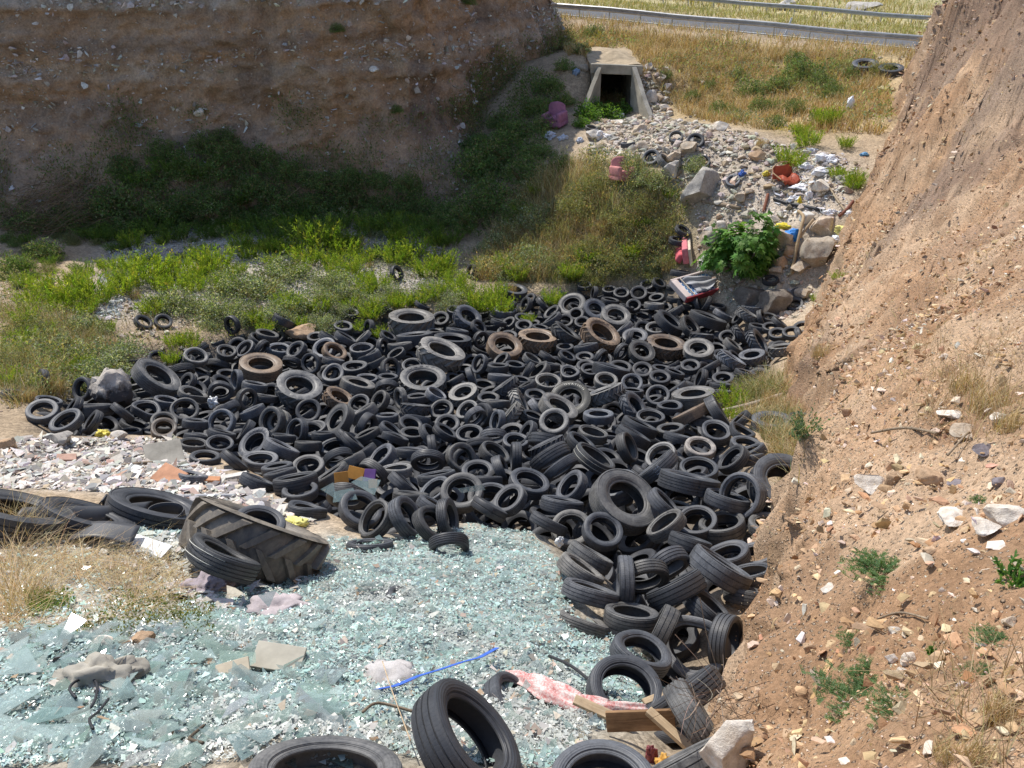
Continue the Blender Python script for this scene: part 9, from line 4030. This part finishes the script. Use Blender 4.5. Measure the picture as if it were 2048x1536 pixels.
# pit floor weeds
FLOORW = plot([(0, 560), (200, 560), (260, 470), (520, 460), (760, 480), (960, 500), (1080, 560), (1040, 590), (900, 605), (700, 640), (520, 655), (380, 690), (250, 730), (60, 800), (0, 830)])
leafy("floor_weeds", clumped(90, FLOORW, 15000, .5, .55, .12), .35, .085, .04, G_GREY + G_OLIVE[:2], 90)
grass("floor_grass", clumped(91, FLOORW, 8000, .5, .55, .1), .32, .5, .7, .014, G_DRY + G_OLIVE, 91)
LEFTW = plot([(0, 620), (130, 640), (260, 700), (260, 760), (140, 780), (40, 815), (0, 830)])
leafy("left_weeds", clumped(92, LEFTW, 9000, .4, .9, .1), .55, .09, .045, G_GREY + G_OLIVE + [(.30, .25, .10)], 92)
grass("left_grass", clumped(93, LEFTW, 7000, .4, .6, -.2), .45, .5, .7, .014, G_DRY + G_OLIVE, 93)
# weeds at the foot of the bank
FOOT = plot([(1440, 800), (1500, 750), (1570, 760), (1620, 830), (1600, 960), (1560, 930), (1500, 850)])
grass("foot_grass", clumped(94, FOOT, 5000, 0, .7, -.4), .40, .5, .8, .012, G_DRY + G_OLIVE, 94)
r_, p_, n_, d_ = on_mesh("bank", 2600, 95, lambda v, px, py, d: wbank(v, px, py, d) * (np.clip(fbm(v[:, 0] * .7, v[:, 1] * .7, 0, 3, 33) - .1, 0, 1)) * (d > 3))
grass("bank_grass", p_, .20, .6, 1.0, .008, G_DRY + [(.24, .26, .10)], 95)
r_, p_, n_, d_ = on_mesh("bank", 1500, 96, lambda v, px, py, d: wbank(v, px, py, d) * (px > 1830) * (((py > 690) & (py < 900)) | (py > 1330)))
grass("bank_straw", p_, .28, .6, 1.5, .0045, [(.34, .24, .13), (.42, .31, .18), (.26, .18, .10)], 96)
# undergrowth of the cliff foot
def wfoot(v, px, py, d):
    return (fbm(v[:, 0] * .55, v[:, 2] * .8, 0, 3, 144) > -.02 + .22 * (v[:, 2] - 2.2)) * (px > -100) & (px < 1150) & (v[:, 2] < 4.9 + 1.6 * fbm(v[:, 0] * .35, v[:, 1] * .2, 0, 3, 44)) & (v[:, 2] > -1) & (v[:, 1] < 60)


r_, p_, n_, d_ = on_mesh("cliff", 26000, 97, wfoot)
leafy("undergrowth", p_ + r_.normal(0, .25, p_.shape) + n_ * .15, .5, .13, .06, G_DARK + [(.24, .19, .11), (.20, .20, .09), (.28, .21, .13)], 97)
r_, p_, n_, d_ = on_mesh("cliff", 18000, 98, wfoot)
grass("foot_stalks", p_ + r_.normal(0, .2, p_.shape), .7, .5, .8, .014, [(.36, .27, .16), (.28, .22, .13), (.16, .19, .07), (.13, .2, .06)], 98)
FRONT = plot([(0, 440), (240, 430), (520, 430), (880, 440), (1000, 400), (1090, 300), (1140, 210), (1060, 150), (900, 370), (0, 400)])
leafy("undergrowth", clumped(99, FRONT, 16000, 0, .35, -.15), .6, .12, .06, G_DARK + [(.15, .17, .08)], 99)
# straw in the left foreground
STR2 = plot([(0, 1010), (60, 1040), (140, 1090), (330, 1120), (400, 1170), (300, 1220), (180, 1250), (0, 1262)])
q = clumped(101, STR2, 4200, .3, 1.6, -.15)
grass("straw", q, .20, .7, 2.2, .0055, [(.50, .37, .19), (.58, .45, .26), (.40, .28, .14), (.46, .36, .24)], 101)
STR3 = plot([(0, 1010), (50, 1030), (110, 1090), (130, 1200), (0, 1255)])
q = clumped(102, STR3, 1500, .3, 1.6, -.2)
grass("straw_stalks", q, .34, .6, 1.1, .0062, [(.52, .39, .20), (.60, .47, .28), (.42, .30, .15)], 102, M_DRY, 4)
plates("glass_crumbs", STR2, 2600, .02, .10, C_GLD + [(.40, .36, .30)], M_SHARD, 166, .4, .3, .04, .4)
stones("straw_rubble", STR2, 900, .02, .14, C_CHIP, 1, 167, .4)
GW = plot([(60, 1230), (240, 1190), (420, 1190), (440, 1290), (330, 1300), (200, 1270), (60, 1290)])
leafy("glass_weeds", clumped(103, GW, 2600, .3, 1.6, .05), .14, .035, .014, [(.17, .20, .07), (.22, .23, .10), (.12, .16, .05), (.30, .26, .13)], 103)
leafy("glass_weeds", clumped(104, plot([(0, 1230), (20, 1230), (20, 1300), (0, 1300)]) if False else plot([(50, 1185), (150, 1190), (150, 1230), (60, 1230)]), 900, .3, 1.6, -.3), .12, .035, .015, [(.18, .26, .07), (.13, .2, .05)], 104)
